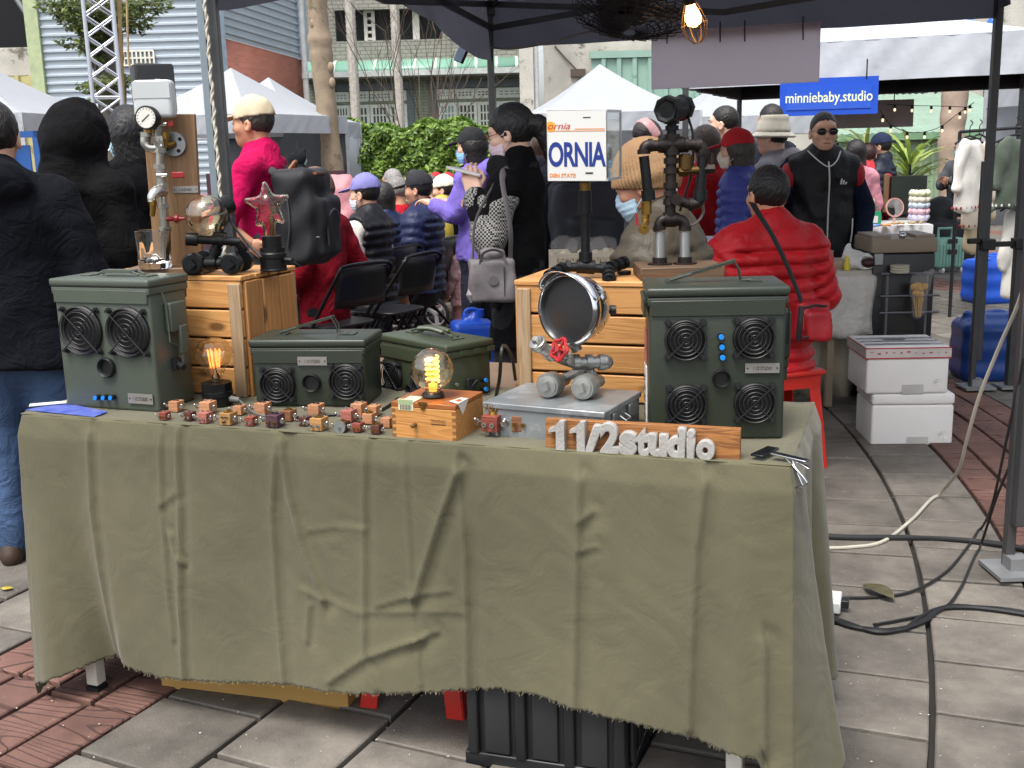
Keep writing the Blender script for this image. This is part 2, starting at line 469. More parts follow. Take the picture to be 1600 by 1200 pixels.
def hand_sd(W,M,curl=.5,s_=1.,side=1):
 """W wrist, M columns: x across the palm (thumb at +x*side), y along the fingers, z out of the back"""
 T=lambda x,y,z:W+M@_v((x*side,y,z))*s_
 s=Sd()
 s.box(T(0,.045,0),np.array((.030,.036,.008))*s_,.008*s_,0,M)
 s.cap(T(0,-.02,0),T(0,.02,0),.024*s_,.026*s_,.015,flat=.8,w=M[:,2])
 L=(.040,.046,.043,.033);xs=(.030,.010,-.010,-.029)
 for i in range(4):
  b=_v((xs[i],.086-.004*abs(i-1),0));c=0.;p=b;r=.0088
  for j,f in enumerate((1.,.72,.55)):
   c-=curl*(.75 if j==0 else.95);q=p+_v((0,math.cos(c),math.sin(c)))*L[i]*f
   s.cap(T(*p),T(*q),r*s_,(r-.001)*s_,.003);p=q;r-=.0009
 p0,p1=_v((.026,.022,-.004)),_v((.054,.052,-.012));p2=p1+_v((.004-.016*curl,.028,-.018*curl));p3=p2+_v((-.004-.01*curl,.022,-.012*curl))
 s.cap(T(*p0),T(*p1),.0125*s_,.010*s_,.008);s.cap(T(*p1),T(*p2),.0098*s_,.009*s_,.003);s.cap(T(*p2),T(*p3),.009*s_,.0078*s_,.003)
 return s
PUFF,SHIRT,HOODIE,COAT='puff','shirt','hoodie','coat'
def person(label,px,top,D,yaw,sit=False,skin=SKIN,hair=('short','#15110f'),upper=('#1b1b20',SHIRT),lower='#20242c',shoes='#1a1a1a',hat=None,mask=None,arms=None,hands=(False,False),curl=(.5,.5),hyaw=0.,hpitch=0.,lean=0.,fem=False,h=.014,wide=1.,group=None,height=None,specs=None,hood=None,vest=None,seat=None,collar=None,extra=None,fur=None,z0=0.,hem=None,hroll=0.,sleeve=1.):
 P0=aty(px,top,D)
 ztop=P0 .z-z0
 if seat is None:seat=.46
 dz=0.
 if sit:dz=(seat/1.0)-.80
 th=1.65+dz
 lean_=R(lean)
 sc=(ztop/(th*math.cos(lean_*.6)))if height is None else height/1.65
 if sit and height is None:sc=min(1.12,max(.8,sc))
 Hip=_v((0,0,.88+dz))
 Lm=rotm(0,-lean_)
 U=lambda x,y,z:Hip+Lm@(_v((x,y,z+dz))-Hip)
 sh=[U(-.162*wide,-.005,1.312),U(.162*wide,-.005,1.312)]
 if arms is None:arms=((-.06,.0,-.26),(-.02,.07,-.24)),((.06,.0,-.26),(.02,.07,-.24))
 el=[sh[i]+_v(arms[i][0])for i in(0,1)];wr=[el[i]+_v(arms[i][1])for i in(0,1)]
 hp=[Hip+_v((x,0,-.03))for x in(-.085,.085)]
 if sit:
  kn=[hp[0]+_v((-.05,.42,-.01)),hp[1]+_v((.05,.42,-.01))];an=[_v((kn[i][0],kn[i][1]-.03,.09))for i in(0,1)]
 else:
  kn=[_v((-.09,.025,.47)),_v((.10,.01,.47))];an=[_v((-.10,-.01,.085)),_v((.11,-.03,.085))]
 Hc=U(0,.02,1.532);nb=U(0,-.015,1.355)
 HM=Lm@rotm(R(hyaw),-R(hpitch),R(hroll))
 kind=upper[1];uc=upper[0]
 q_=Matrix.Rotation(R(yaw),3,'Z')@Vector((Hc[0]*sc,Hc[1]*sc,0))
 root=thing('person',label,'person',(P0 .x-q_.x,P0 .y-q_.y,z0),R(yaw),group)
 b=Sd();Wd=Lm@_v((0,1,0))
 b.cap(U(0,0,.86),U(0,0,1.06),.145*wide,.125*wide,.05,.66,Wd).cap(U(0,0,1.06),U(0,-.005,1.26),.125*wide,.15*wide,.05,.66,Wd)
 b.cap(sh[0]+_v((.02,0,0)),sh[1]-_v((.02,0,0)),.05,.05,.05);b.cap(nb,U(0,0,1.43),.06,.05,.04)
 for i in(0,1):
  b.cap(sh[i],el[i],.047,.038,.03).cap(el[i],wr[i],.037,.025,.02)
  b.cap(hp[i],kn[i],.078,.052,.04).cap(kn[i],an[i],.05,.034,.02)
  b.cap(an[i],an[i]+_v((0,.11,-.05)),.034,.024,.03,.8,(0,0,1))
 parts=[b.net(h*1.35)]
 hs=head_sd(Hc,HM,fem,nb)
 parts.append(hs.net(min(h*.62,.008)))
 for i in(0,1):
  hd=hands[i]
  ax=wr[i]-el[i];ax/=np.linalg.norm(ax)
  up=_v(hd)if hasattr(hd,'__len__')else np.cross(ax,_v((0,0,1))if abs(ax[2])<.8 else _v((0,1,0)))*(-1 if i else 1)
  z=up-ax*up.dot(ax);z/=np.linalg.norm(z)+1e-9;x=np.cross(ax,z)
  hM=np.stack([x,ax,z],1)
  parts.append(hand_sd(wr[i]+ax*.01,hM,curl[i],1.,-1 if i else 1).net(.0048 if hd is not False else.008,pad=.02))
 mk('body',npmesh('body',parts,mat('skin '+skin,skin,.5,var=.10,vs=9,bump=.15,bs=180),sc),root)
 t=Sd()
 t.cap(U(0,0,.84),U(0,0,.98),.162*wide,.15*wide,.05,.70,Wd)
 for i in(0,1):t.cap(hp[i],kn[i],.095*wide,.073,.05).cap(kn[i],an[i]+_v((0,0,.0)),.072,.062,.03)
 sd_=px*.01
 t.disp(lambda P:rip(P,17,.006,sd_))
 mk('trousers',npmesh('trousers',[t.net(h*1.1)],mat('trouser cloth '+lower,lower,.85,var=.22,vs=5,bump=.4,bs=220,folds=.4),sc),root)
 for i in(0,1):
  f=Sd();a=an[i]
  f.cap(a+_v((0,-.035,-.045)),a+_v((0,.14,-.055)),.045,.040,.03,.9,(1,0,0)).cap(a+_v((0,-.01,.0)),a+_v((0,.06,-.035)),.045,.04,.03)
  f.cut(lambda P:-P[:,2]+.002)
  mk('shoe',npmesh('shoe',[f.net(min(h,.012))],mat('shoe '+shoes,shoes,.6,var=.2),sc),root)
 th_={PUFF:.045,SHIRT:.016,HOODIE:.03,COAT:.03}[kind]
 q=(.062,.017)if kind==PUFF else None
 hemz=hem if hem is not None else{PUFF:.80,SHIRT:.82,HOODIE:.80,COAT:.60}[kind]
 def garment(sleeves=True,ex=0.):
  g=Sd();T_=th_+ex
  g.cap(U(0,0,hemz+.02),U(0,0,1.06),(.150+T_+.03*(hemz<.79))*wide,(.135+T_)*wide,.05,.70,Wd)
  g.cap(U(0,0,1.06),U(0,-.005,1.255),(.135+T_)*wide,(.148+T_*.8)*wide,.05,.72,Wd)
  g.cap(sh[0]+_v((.015,0,-.005)),sh[1]-_v((.015,0,.005)),.05+T_,.05+T_,.06)
  if sleeves:
   for i in(0,1):
    g.cap(sh[i],el[i],.052+T_*.95,.045+T_*.8,.035,quilt=q).cap(el[i],el[i]+(wr[i]-el[i])*sleeve,.045+T_*.8,.034+T_*.55,.02,quilt=q)
  if kind in(PUFF,COAT)or collar:g.cap(U(0,-.012,1.36),U(0,-.018,1.415 if not collar else collar),.068+T_*.3,.066+T_*.35,.02,quilt=None)
  g.cap(U(0,-.012,1.33),U(0,-.016,1.38),.088,.068,.06)
  n_=Lm@_v((0,0,1));o_=U(0,0,hemz)
  g.cut(lambda P:-(P-o_)@n_)
  if kind in(SHIRT,HOODIE,COAT):g.disp(lambda P:rip(P,15,.0085 if kind!=SHIRT else.0080,sd_));g.disp(lambda P:rip(P,37,.0030,sd_+4))
  elif extra=='smooth':g.disp(lambda P:rip(P,17,.009,sd_)+rip(P,36,.003,sd_+1))
  else:
   g.disp(lambda P:rip(P,24,.0045,sd_)+rip(P,62,.0022,sd_+1))
   g.disp(lambda P:-.030*(np.abs(np.sin(PI*((P-Hip)@n_+.004*np.sin(P[:,0]*14+sd_))/.060))**.65-.6)*np.clip((.235*wide-np.abs(P[:,0]))/.05,0,1)*np.clip((U(0,0,1.36)[2]-P[:,2])/.05,0,1))
  return g
 cm=lambda c,knd:mat('%s cloth %s'%(knd,c),c,.55 if knd==PUFF else.9,var=.16,vs=7,bump=.25 if knd==PUFF else.5,bs=60 if knd==PUFF else 260,spec=.35 if knd==PUFF else.15,folds=.2 if knd==PUFF else.38)
 nm={PUFF:'puffer_jacket',SHIRT:'shirt',HOODIE:'hooded_top',COAT:'coat'}[kind]
 g=garment()
 if hood=='down' or kind==HOODIE and hood is None:g.ell(U(0,-.105,1.37),(.125,.075,.085),.03).ell(U(0,-.03,1.385),(.105,.09,.035),.03)
 if hood=='up':
  g.ell(Hc+HM@_v((0,-.025,.012)),(.122,.138,.142),.03,HM).cap(Hc+HM@_v((0,-.03,-.07)),U(0,-.02,1.33),.115,.13,.05)
  g.ell(Hc+HM@_v((0,.155,-.02)),(.088,.12,.125),.012,HM,sub=True)
  g.cap(Hc+HM@_v((0,-.06,.10)),Hc+HM@_v((0,.075,.125)),.055,.035,.05)
  g.cap(Hc+HM@_v((0,-.10,-.02)),U(0,-.12,1.30),.09,.10,.05)
  g.disp(lambda P:rip(P,16,.007,sd_+2)*(P[:,2]>U(0,0,1.3)[2]))
 if fur:g.ell(U(0,-.03,1.39),(.12,.11,.04),.02).disp(lambda P:.006*np.sin(P[:,0]*260)*np.sin(P[:,1]*230)*(P[:,2]>U(0,0,1.36)[2]))
 mk(nm,npmesh(nm,[g.net(h)],cm(uc,kind),sc),root)
 if vest:
  k0=kind;kind=PUFF;th_=.05;q=(.06,.017);hemz=.78
  v=garment(False);
  for i in(0,1):v.ell(sh[i]+_v((-.105 if i==0 else.105,0,-.04)),(.085,.13,.17),.01,sub=True)
  mk('puffer_vest',npmesh('puffer_vest',[v.net(h)],cm(vest,PUFF),sc),root)
 def Hd(x,y,z):return Hc+HM@_v((x,y,z))
 def hl(P):return(P-Hc)@HM
 if hair:
  st,hc=hair[0],hair[1]
  f=Sd()
  if st=='short':f.ell(Hd(0,-.012,.028),(.083,.100,.101),0,HM);line=([-.12,-.055,-.012,.022,.06,.12],[-.095,-.075,-.03,.0,.055,.07])
  elif st=='crop':f.ell(Hd(0,-.011,.027),(.079,.096,.097),0,HM);line=([-.12,-.05,.0,.02,.06,.12],[-.07,-.05,-.0,.02,.06,.075])
  elif st=='bob':
   f.ell(Hd(0,-.014,.026),(.090,.106,.104),0,HM).cap(Hd(0,-.035,-.02),Hd(0,-.045,-.115),.095,.085,.03,.85);line=([-.12,.0,.02,.055,.10],[-.15,-.14,-.10,.03,.045])
  elif st=='long':
   f.ell(Hd(0,-.014,.026),(.090,.106,.104),0,HM).cap(Hd(0,-.035,-.02),Hd(0,-.075,-.30),.092,.085,.04,.62);line=([-.14,.0,.02,.055,.10],[-.5,-.16,-.12,.03,.045])
  elif st=='pony':
   f.ell(Hd(0,-.014,.028),(.087,.106,.103),0,HM).ell(Hd(0,-.118,.01),(.036,.034,.036),.012).cap(Hd(0,-.135,.0),Hd(.01,-.15,-.13),.042,.026,.02).cap(Hd(.01,-.15,-.13),Hd(.01,-.14,-.24 if len(hair)<3 else-hair[2]),.028,.012,.02);line=([-.2,-.085,-.04,.0,.03,.06,.10],[-.6,-.08,-.06,-.04,-.005,.045,.05])
  xs,zs=line
  f.cut(lambda P:(np.interp(hl(P)[:,1],xs,zs)-hl(P)[:,2])*.8)
  if hat:f.cut(lambda P:hl(P)[:,2]-.045)
  f.disp(lambda P:.0012*np.sin(hl(P)[:,0]*240+9*np.sin(hl(P)[:,1]*26+hl(P)[:,2]*30))+.0008*np.sin(hl(P)[:,1]*210+5*np.sin(hl(P)[:,2]*50)))
  hm=mat('hair '+hc,hc,.45,var=.5,vs=45,stretch=(5,1.2,.8),bump=1.,bs=80)
  ho=mk('hair',npmesh('hair',[f.net(min(h*.55,.0075))],hm,sc),root)
  if st=='bob' and len(hair)>2:
   f.cut(lambda P:np.abs(hl(P)[:,1]+.03)-.035);f.cut(lambda P:-.02-hl(P)[:,2]);f.disp(lambda P:-.003+0*P[:,0]);mk('dyed_streak',npmesh('dyed_streak',[f.net(.007)],mat('hair '+hair[2],hair[2],.45,var=.2),sc),ho)
 if hat:
  ht,c1=hat[0],hat[1];f=Sd()
  if ht=='cap':
   f.ell(Hd(0,-.012,.030),(.090,.108,.112),0,HM).cut(lambda P:(.030+.14*np.abs(hl(P)[:,1]-.02)*0-.1*hl(P)[:,1]-hl(P)[:,2]))
   f.disp(lambda P:rip(P,40,.0018))
   br=Sd();bM=HM@rotm(0,R(-14));br.ell(Hd(0,.115,.030),(.074,.085,.010),0,bM);br.cut(lambda P:.07-hl(P)[:,1]);br.disp(lambda P:.35*hl(P)[:,0]**2*2)
   parts_=[f.net(.0065),br.net(.0055)]
  elif ht=='beanie':
   f.ell(Hd(0,-.014,.030),(.093,.112,.118),0,HM).ell(Hd(0,-.012,.018),(.098,.116,.05),.01,HM)
   f.cut(lambda P:(-.012-.30*hl(P)[:,1]*-1-hl(P)[:,2]))
   n_=hat[2]if len(hat)>2 else 0
   if n_:f.disp(lambda P:-.0050*np.abs(np.sin(n_*np.arctan2(hl(P)[:,0],hl(P)[:,1]+.012)))*np.clip((.16-hl(P)[:,2])*9,0,1))
   parts_=[f.net(.0036 if n_ and h<.012 else.007)]
  elif ht=='bucket':
   f.cap(Hd(0,-.010,.045),Hd(0,-.014,.10),.112,.092,.02);f.cut(lambda P:hl(P)[:,2]-.135);
   f.cut(lambda P:.03-hl(P)[:,2])
   br=Sd();br.ell(Hd(0,-.012,.02),(.155,.165,.05),0,HM);br.cut(lambda P:np.abs(hl(P)[:,2]+.01-.055*(1-((hl(P)[:,0]**2+hl(P)[:,1]**2)/.0225)))-.012)
   parts_=[f.net(.007),br.net(.0065)]
  mk('hat',npmesh('hat',parts_,mat('%s %s'%(ht,c1),c1,.85,var=.10,vs=9,bump=.4,bs=200),sc),root)
 if mask:
  f=Sd();f.ell(Hd(0,.034,-.058),(.069,.070,.078),0,HM).cap(Hd(0,.084,-.005),Hd(0,.094,-.04),.014,.016,.035)
  f.cut(lambda P:hl(P)[:,2]+.008);f.cut(lambda P:-.112-hl(P)[:,2]);f.cut(lambda P:.028-hl(P)[:,1]-.15*(hl(P)[:,2]+.05))
  f.disp(lambda P:.0015*np.sin(hl(P)[:,2]*330))
  mm=mat('mask '+mask,mask,.8,var=.06,bump=.2,bs=200)
  o=mk('face_mask',npmesh('face_mask',[f.net(.006)],mm,sc),root)
  st=B()
  for x in(-1,1):
   for za,zb in((-.015,.008),(-.085,-.035)):
    st.tube([Vector(Hd(x*.058,.048,za))*sc,Vector(Hd(x*.078,.02,(za+zb)/2))*sc,Vector(Hd(x*.082,-.012,zb))*sc],.0022*sc,5)
  st.obj('mask_strap',mm,o)
 if specs is not None:
  s_=B();gm=mat('spectacle frame '+specs,specs,.3)
  for x in(-1,1):
   s_.tube([Vector(Hd(x*.034+.026*math.cos(a)*1.05,.103-.012*abs(math.cos(a)),.002+.019*math.sin(a)))*sc for a in np.linspace(0,2*PI,17)[:-1]],.0018*sc,5,closed=True)
   s_.tube([Vector(Hd(x*.062,.092,.006))*sc,Vector(Hd(x*.079,.03,.008))*sc,Vector(Hd(x*.080,-.015,.0))*sc],.0018*sc,5)
  s_.tube([Vector(Hd(-.009,.103,.004))*sc,Vector(Hd(.009,.103,.004))*sc],.0018*sc,5)
  fr=s_.obj('spectacles',gm,root)
  if specs=='#0d0b0a':
   ln=B()
   for x in(-1,1):ln.prism([(0,0)]*0 or[(.0255*math.cos(a),.0185*math.sin(a))for a in np.linspace(0,2*PI,17)[:-1]],-.001,.001)if False else ln.ball(Vector(Hd(x*.034,.099,.002))*sc,(.026*sc,.004*sc,.018*sc),12,7)
   ln.obj('dark_lens',mat('sunglass lens','#140f0e',.08),fr)
 if abs(((yaw+hyaw+180)%360)-180)>45 and(specs!='#0d0b0a'):
  em,dm=mat('eye white','#d8d2cc',.25,var=.03),mat('eye dark','#120c0a',.15)
  bw=B()
  for x in(-1,1):
   e=B();e.ball(Vector(Hd(x*.031,.0835,.003))*sc,tuple(v*sc for v in(.0105,.0085,.0062)),10,7)
   eo=e.obj('eye',em,root,smooth=180)
   ir=B();ir.ball(Vector(Hd(x*.031,.0895,.003))*sc,tuple(v*sc for v in(.0052,.004,.0052)),8,6);ir.obj('iris',dm,eo,smooth=180)
   bw.tube([Vector(Hd(x*.016,.094,.024))*sc,Vector(Hd(x*.031,.093,.030))*sc,Vector(Hd(x*.048,.078,.024))*sc],[.003*sc,.0035*sc,.0018*sc],5)
  if hair:bw.obj('eyebrows',mat('hair '+hair[1],hair[1],.5),root)
 if not mask and abs(((yaw+hyaw+180)%360)-180)>100:
  lp=B();lp.tube([Vector(Hd(x,.0885-.13*x*x*9,-.0645-abs(x)*.06))*sc for x in(-.022,-.011,0,.011,.022)],[.002*sc,.0048*sc,.0042*sc,.0048*sc,.002*sc],6);lp.obj('lips',mat('lips','#a86a5c',.45),root)
 frame=dict(root=root,sc=sc,Hc=Hc,HM=HM,U=U,sh=sh,el=el,wr=wr,hp=hp,kn=kn,an=an,Hd=Hd,V=lambda p:Vector(p)*sc)
 return frame
# ------------ ground: ring paving of a round plaza
tag(B().box((0,40,-.06),(320,320,.1)).obj('ground',mat('mortar ground','#24221f',.95,var=.25,vs=3,bump=.6,bs=90),smooth=0),'dark mortar ground under the ring paving',kind='structure')
PC=Vector((-8.381,6.121,0));RW=.3155;R0_=7.558
def slabmat(name,c1,c2,spots,gloss,grooves=False):
 m,n,l,p=newmat(name)
 tc=n.new('ShaderNodeTexCoord');oi=n.new('ShaderNodeObjectInfo')
 ge=n.new('ShaderNodeNewGeometry')
 sc=n.new('ShaderNodeVectorMath');sc.operation='SCALE';cb=n.new('ShaderNodeCombineXYZ')
 for i in range(3):l.new(oi.outputs['Random'],cb.inputs[i])
 l.new(cb.outputs[0],sc.inputs[0]);sc.inputs['Scale'].default_value=30
 ad=n.new('ShaderNodeVectorMath');l.new(tc.outputs['Object'],ad.inputs[0]);l.new(sc.outputs[0],ad.inputs[1])
 n1=n.new('ShaderNodeTexNoise');n1 .inputs['Scale'].default_value=6;n1 .inputs['Detail'].default_value=9;n1 .inputs['Roughness'].default_value=.65
 l.new(ad.outputs[0],n1 .inputs['Vector'])
 r1=n.new('ShaderNodeMapRange');r1 .inputs[1].default_value=.3;r1 .inputs[2].default_value=.7;l.new(n1 .outputs[0],r1 .inputs[0])
 mx=n.new('ShaderNodeMix');mx.data_type='RGBA';mx.inputs[6].default_value=(*lin(c1),1);mx.inputs[7].default_value=(*lin(c2),1);l.new(r1 .outputs[0],mx.inputs[0])
 hv=n.new('ShaderNodeHueSaturation');r3=n.new('ShaderNodeMapRange');r3 .inputs[3].default_value=.76;r3 .inputs[4].default_value=1.18
 l.new(oi.outputs['Random'],r3 .inputs[0]);l.new(r3 .outputs[0],hv.inputs['Value']);l.new(mx.outputs[2],hv.inputs['Color'])
 ns=n.new('ShaderNodeTexNoise');ns.inputs['Scale'].default_value=75;ns.inputs['Detail'].default_value=2;l.new(ad.outputs[0],ns.inputs['Vector'])
 rs=n.new('ShaderNodeMapRange');rs.inputs[1].default_value=.71;rs.inputs[2].default_value=.77;rs.inputs[4].default_value=.6;l.new(ns.outputs[0],rs.inputs[0])
 ms=n.new('ShaderNodeMix');ms.data_type='RGBA';l.new(rs.outputs[0],ms.inputs[0]);l.new(hv.outputs[0],ms.inputs[6]);ms.inputs[7].default_value=(*lin(spots),1)
 out=ms.outputs[2]
 nb=n.new('ShaderNodeTexNoise');nb.inputs['Scale'].default_value=160;nb.inputs['Detail'].default_value=4;l.new(ad.outputs[0],nb.inputs['Vector'])
 h=nb.outputs[0]
 if grooves:
  n2=n.new('ShaderNodeTexNoise');n2 .inputs['Scale'].default_value=1;n2 .inputs['Detail'].default_value=.6
  mp=n.new('ShaderNodeMapping');mp.inputs['Scale'].default_value=(1.0,4.6,4)
  l.new(ad.outputs[0],mp.inputs[0]);l.new(mp.outputs[0],n2 .inputs['Vector'])
  mu=n.new('ShaderNodeMath');mu.operation='MULTIPLY';mu.inputs[1].default_value=170;l.new(n2 .outputs[0],mu.inputs[0])
  si=n.new('ShaderNodeMath');si.operation='SINE';l.new(mu.outputs[0],si.inputs[0])
  rg=n.new('ShaderNodeMapRange');rg.inputs[1].default_value=-1.;rg.inputs[2].default_value=-.7;l.new(si.outputs[0],rg.inputs[0])
  mg=n.new('ShaderNodeMix');mg.data_type='RGBA';l.new(rg.outputs[0],mg.inputs[0]);mg.inputs[6].default_value=(*[v*.55 for v in lin(c1)],1);l.new(out,mg.inputs[7]);out=mg.outputs[2]
  av=n.new('ShaderNodeMath');av.operation='MULTIPLY_ADD';av.inputs[1].default_value=.25;l.new(nb.outputs[0],av.inputs[0]);l.new(rg.outputs[0],av.inputs[2]);h=av.outputs[0]
 n4=n.new('ShaderNodeTexNoise');n4 .inputs['Scale'].default_value=1.7;n4 .inputs['Detail'].default_value=8;n4 .inputs['Roughness'].default_value=.7;l.new(ge.outputs['Position'],n4 .inputs['Vector'])
 r4=n.new('ShaderNodeMapRange');r4 .inputs[1].default_value=.34;r4 .inputs[2].default_value=.6;r4 .inputs[3].default_value=.68;r4 .inputs[4].default_value=1.08;l.new(n4 .outputs[0],r4 .inputs[0])
 h4=n.new('ShaderNodeHueSaturation');l.new(r4 .outputs[0],h4 .inputs['Value']);l.new(out,h4 .inputs['Color']);out=h4 .outputs[0]
 l.new(out,p.inputs['Base Color']);p.inputs['Roughness'].default_value=gloss
 bp=n.new('ShaderNodeBump');bp.inputs['Strength'].default_value=.55;bp.inputs['Distance'].default_value=.004;l.new(h,bp.inputs['Height']);l.new(bp.outputs[0],p.inputs['Normal'])
 return m
M_GREY=slabmat('grey paving concrete','#55504a','#7b756c','#aba69b',.72)
M_RED=slabmat('red wood-stamped concrete','#60423a','#7c5a4f','#a08a7e',.78,True)
def slab(b,r0,r1,a0,a1,z=.012,g=.0078):
 ch=.0035
 ga=g/((r0+r1)/2)
 def pt(r,a,zz):return(PC.x+r*math.cos(a),PC.y+r*math.sin(a),zz)
 zt=z+random.uniform(-.0022,.0022)
 lo=[pt(r0+g,a0+ga,-.02),pt(r1-g,a0+ga,-.02),pt(r1-g,a1-ga,-.02),pt(r0+g,a1-ga,-.02)]
 md=[(x,y,zt-.0035)for x,y,_ in lo]
 gc=g+ch;gac=gc/((r0+r1)/2)
 tp=[pt(r0+gc,a0+gac,zt),pt(r1-gc,a0+gac,zt),pt(r1-gc,a1-gac,zt),pt(r0+gc,a1-gac,zt)]
 fs=[(8,9,10,11)]
 for i in range(4):
  j=(i+1)%4;fs+=[(i,j,4+j,4+i),(4+i,4+j,8+j,8+i)]
 b._add(lo+md+tp,fs)
cand=[]
for k in range(-22,62):
 r0=R0_+k*RW;r1=r0+RW
 n=max(12,int(round(2*PI*(r0+RW/2)/.305)))
 off=random.uniform(0,1)
 for i in range(n):
  a0=2*PI*(i+off)/n;a1=2*PI*(i+1+off)/n;am=(a0+a1)/2;rm=(r0+r1)/2
  x,y=PC.x+rm*math.cos(am),PC.y+rm*math.sin(am)
  if y<1.2 or y>33:continue
  if abs(x)>.56*y+1.0:continue
  q=[proj((PC.x+r*math.cos(a),PC.y+r*math.sin(a),.01))for r,a in((r0,a0),(r1,a0),(r1,a1),(r0,a1))]
  area=abs(sum(q[u][0]*q[(u+1)%4][1]-q[(u+1)%4][0]*q[u][1]for u in range(4)))/2
  inside=-60<sum(p[0]for p in q)/4<1660 and 200<sum(p[1]for p in q)/4<1260
  px,py=sum(p[0]for p in q)/4,sum(p[1]for p in q)/4
  hidden=(60<px<1210 and 640<py<1040)
  red=k%9 in(0,1)or(8.2<rm<8.9 and y>8.0 and x<.4)
  aw=area*(1 if inside and not hidden else.02)
  if red:cand.append((aw/2,r0,(r0+r1)/2,a0,a1,red));cand.append((aw/2,(r0+r1)/2,r1,a0,a1,red))
  else:cand.append((aw,r0,r1,a0,a1,red))
cand.sort(key=lambda c:-c[0])
paving=tag(mk('plaza_paving',None),'ring-laid plaza paving of grey slabs with two bands of reddish wood-grain slabs',kind='structure')
rest={True:B(),False:B()}
for i,(ar,r0,r1,a0,a1,red)in enumerate(cand):
 if i<300:
  b=B();slab(b,r0,r1,a0,a1)
  o=b.obj('paving_slab',M_RED if red else M_GREY,paving,smooth=0)
  am=(a0+a1)/2;c=Vector((PC.x+(r0+r1)/2*math.cos(am),PC.y+(r0+r1)/2*math.sin(am),0))
  Mx=Matrix.Translation(c)@Matrix.Rotation(am,4,'Z');o.data.transform(Mx.inverted());o.matrix_local=Mx
 else:slab(rest[red],r0,r1,a0,a1)
for red in rest:tag(rest[red].obj('paving_slabs',M_RED if red else M_GREY,paving,smooth=0),kind='stuff')
# ------------ buildings across the plaza
tilem=None
def tilemat(name,c1,c2,sx,sy,mortar,rough=.6,axes=(0,2),msize=.02):
 m,n,l,p=newmat(name)
 tc=n.new('ShaderNodeTexCoord');sp=n.new('ShaderNodeSeparateXYZ');cb=n.new('ShaderNodeCombineXYZ');l.new(tc.outputs['Object'],sp.inputs[0])
 l.new(sp.outputs[axes[0]],cb.inputs[0]);l.new(sp.outputs[axes[1]],cb.inputs[1])
 br=n.new('ShaderNodeTexBrick');l.new(cb.outputs[0],br.inputs['Vector'])
 br.inputs['Color1'].default_value=(*lin(c1),1);br.inputs['Color2'].default_value=(*lin(c2),1);br.inputs['Mortar'].default_value=(*lin(mortar),1)
 br.inputs['Scale'].default_value=1;br.inputs['Brick Width'].default_value=sx;br.inputs['Row Height'].default_value=sy;br.inputs['Mortar Size'].default_value=msize
 ns=n.new('ShaderNodeTexNoise');ns.inputs['Scale'].default_value=.9;ns.inputs['Detail'].default_value=7;l.new(tc.outputs['Object'],ns.inputs['Vector'])
 hv=n.new('ShaderNodeHueSaturation');r=n.new('ShaderNodeMapRange');r.inputs[1].default_value=.25;r.inputs[2].default_value=.75;r.inputs[3].default_value=.75;r.inputs[4].default_value=1.15
 l.new(ns.outputs[0],r.inputs[0]);l.new(r.outputs[0],hv.inputs['Value']);l.new(br.outputs[0],hv.inputs['Color']);l.new(hv.outputs[0],p.inputs['Base Color'])
 p.inputs['Roughness'].default_value=rough
 bp=n.new('ShaderNodeBump');bp.inputs['Strength'].default_value=.5;bp.inputs['Distance'].default_value=.01;l.new(br.outputs['Fac'],bp.inputs['Height']);bp.invert=True;l.new(bp.outputs[0],p.inputs['Normal'])
 return m
M_CONC=mat('stained render wall','#b9b5ab',.9,var=.2,vs=1.2,bump=.5,bs=25,wear=('#6f6a60',.44,1.3))
M_DARKIN=mat('dark interior','#0c0e12',.9)
M_BLUEIRON=mat('blue-grey painted iron sheet','#adb7bf',.45,var=.07,vs=.8,wear=('#98a3aa',.34,1.6))
M_GREENIRON=mat('green painted iron sheet','#8cab9d',.5,var=.08,vs=1.2,wear=('#6f8f7e',.4,2))
M_YELIRON=mat('faded yellow-green iron sheet','#b3ab78',.6,var=.12,vs=1.5,wear=('#8e8660',.42,3))
def corrug(b,x0,x1,z0,z1,pitch,depth,along='x',y=0.,nsub=4):
 """trapezoid sheet in the local xz plane facing -y; ribs run along x (stacked) or along z (side by side)"""
 prof=[(0,0),(.55,0),(.66,-depth),(.9,-depth)]
 if along=='x':
  zz=[];k=0;z=z0
  while z<z1:
   for f,d in prof:zz.append((min(z+f*pitch,z1),y+d))
   z+=pitch
  b.grid([[(x,d,zc)for zc,d in zz]for x in(x0,x1)])
 else:
  xx=[];x=x0
  while x<x1:
   for f,d in prof:xx.append((min(x+f*pitch,x1),y+d))
   x+=pitch
  b.grid([[(xc,d,zc)for zc in(z0,z1)]for xc,d in xx])
def wall_at(px,D,top=4.9):
 p=aty(px,100,D);return p
DW=28.0
xa,xb=aty(70,100,DW).x,aty(335,100,DW).x
ws=thing('workshop_building','pale blue corrugated iron workshop with a small white grille window beyond the white tents','building',(xa,DW,0))
L1=xb-xa
b=B();corrug(b,0,L1,0,8,.19,.045);b.obj('wall',M_BLUEIRON,ws,smooth=0)
b=B();b.box((L1/2,.35,4),(L1,.5,7.98));b.obj('wall_core',M_DARKIN,ws)
b=B();b.box((-.17,-.02,4),(.32,.2,8));b.obj('corner_post',mat('pale green paint','#a9b58c',.6),ws)
g0,g1=aty(182,90,DW),aty(242,90,DW)
wz1,wz0=zat(g0 .x,DW,81),zat(g0 .x,DW,103)
wf=thing('dummy',None,None)if False else None
b=B();gx0,gx1=g0 .x-xa,g1 .x-xa
b.box(((gx0+gx1)/2,-.06,(wz0+wz1)/2),(gx1-gx0,.02,wz1-wz0));wn=b.obj('window',mat('grey pane','#6b7270',.2),ws)
b=B()
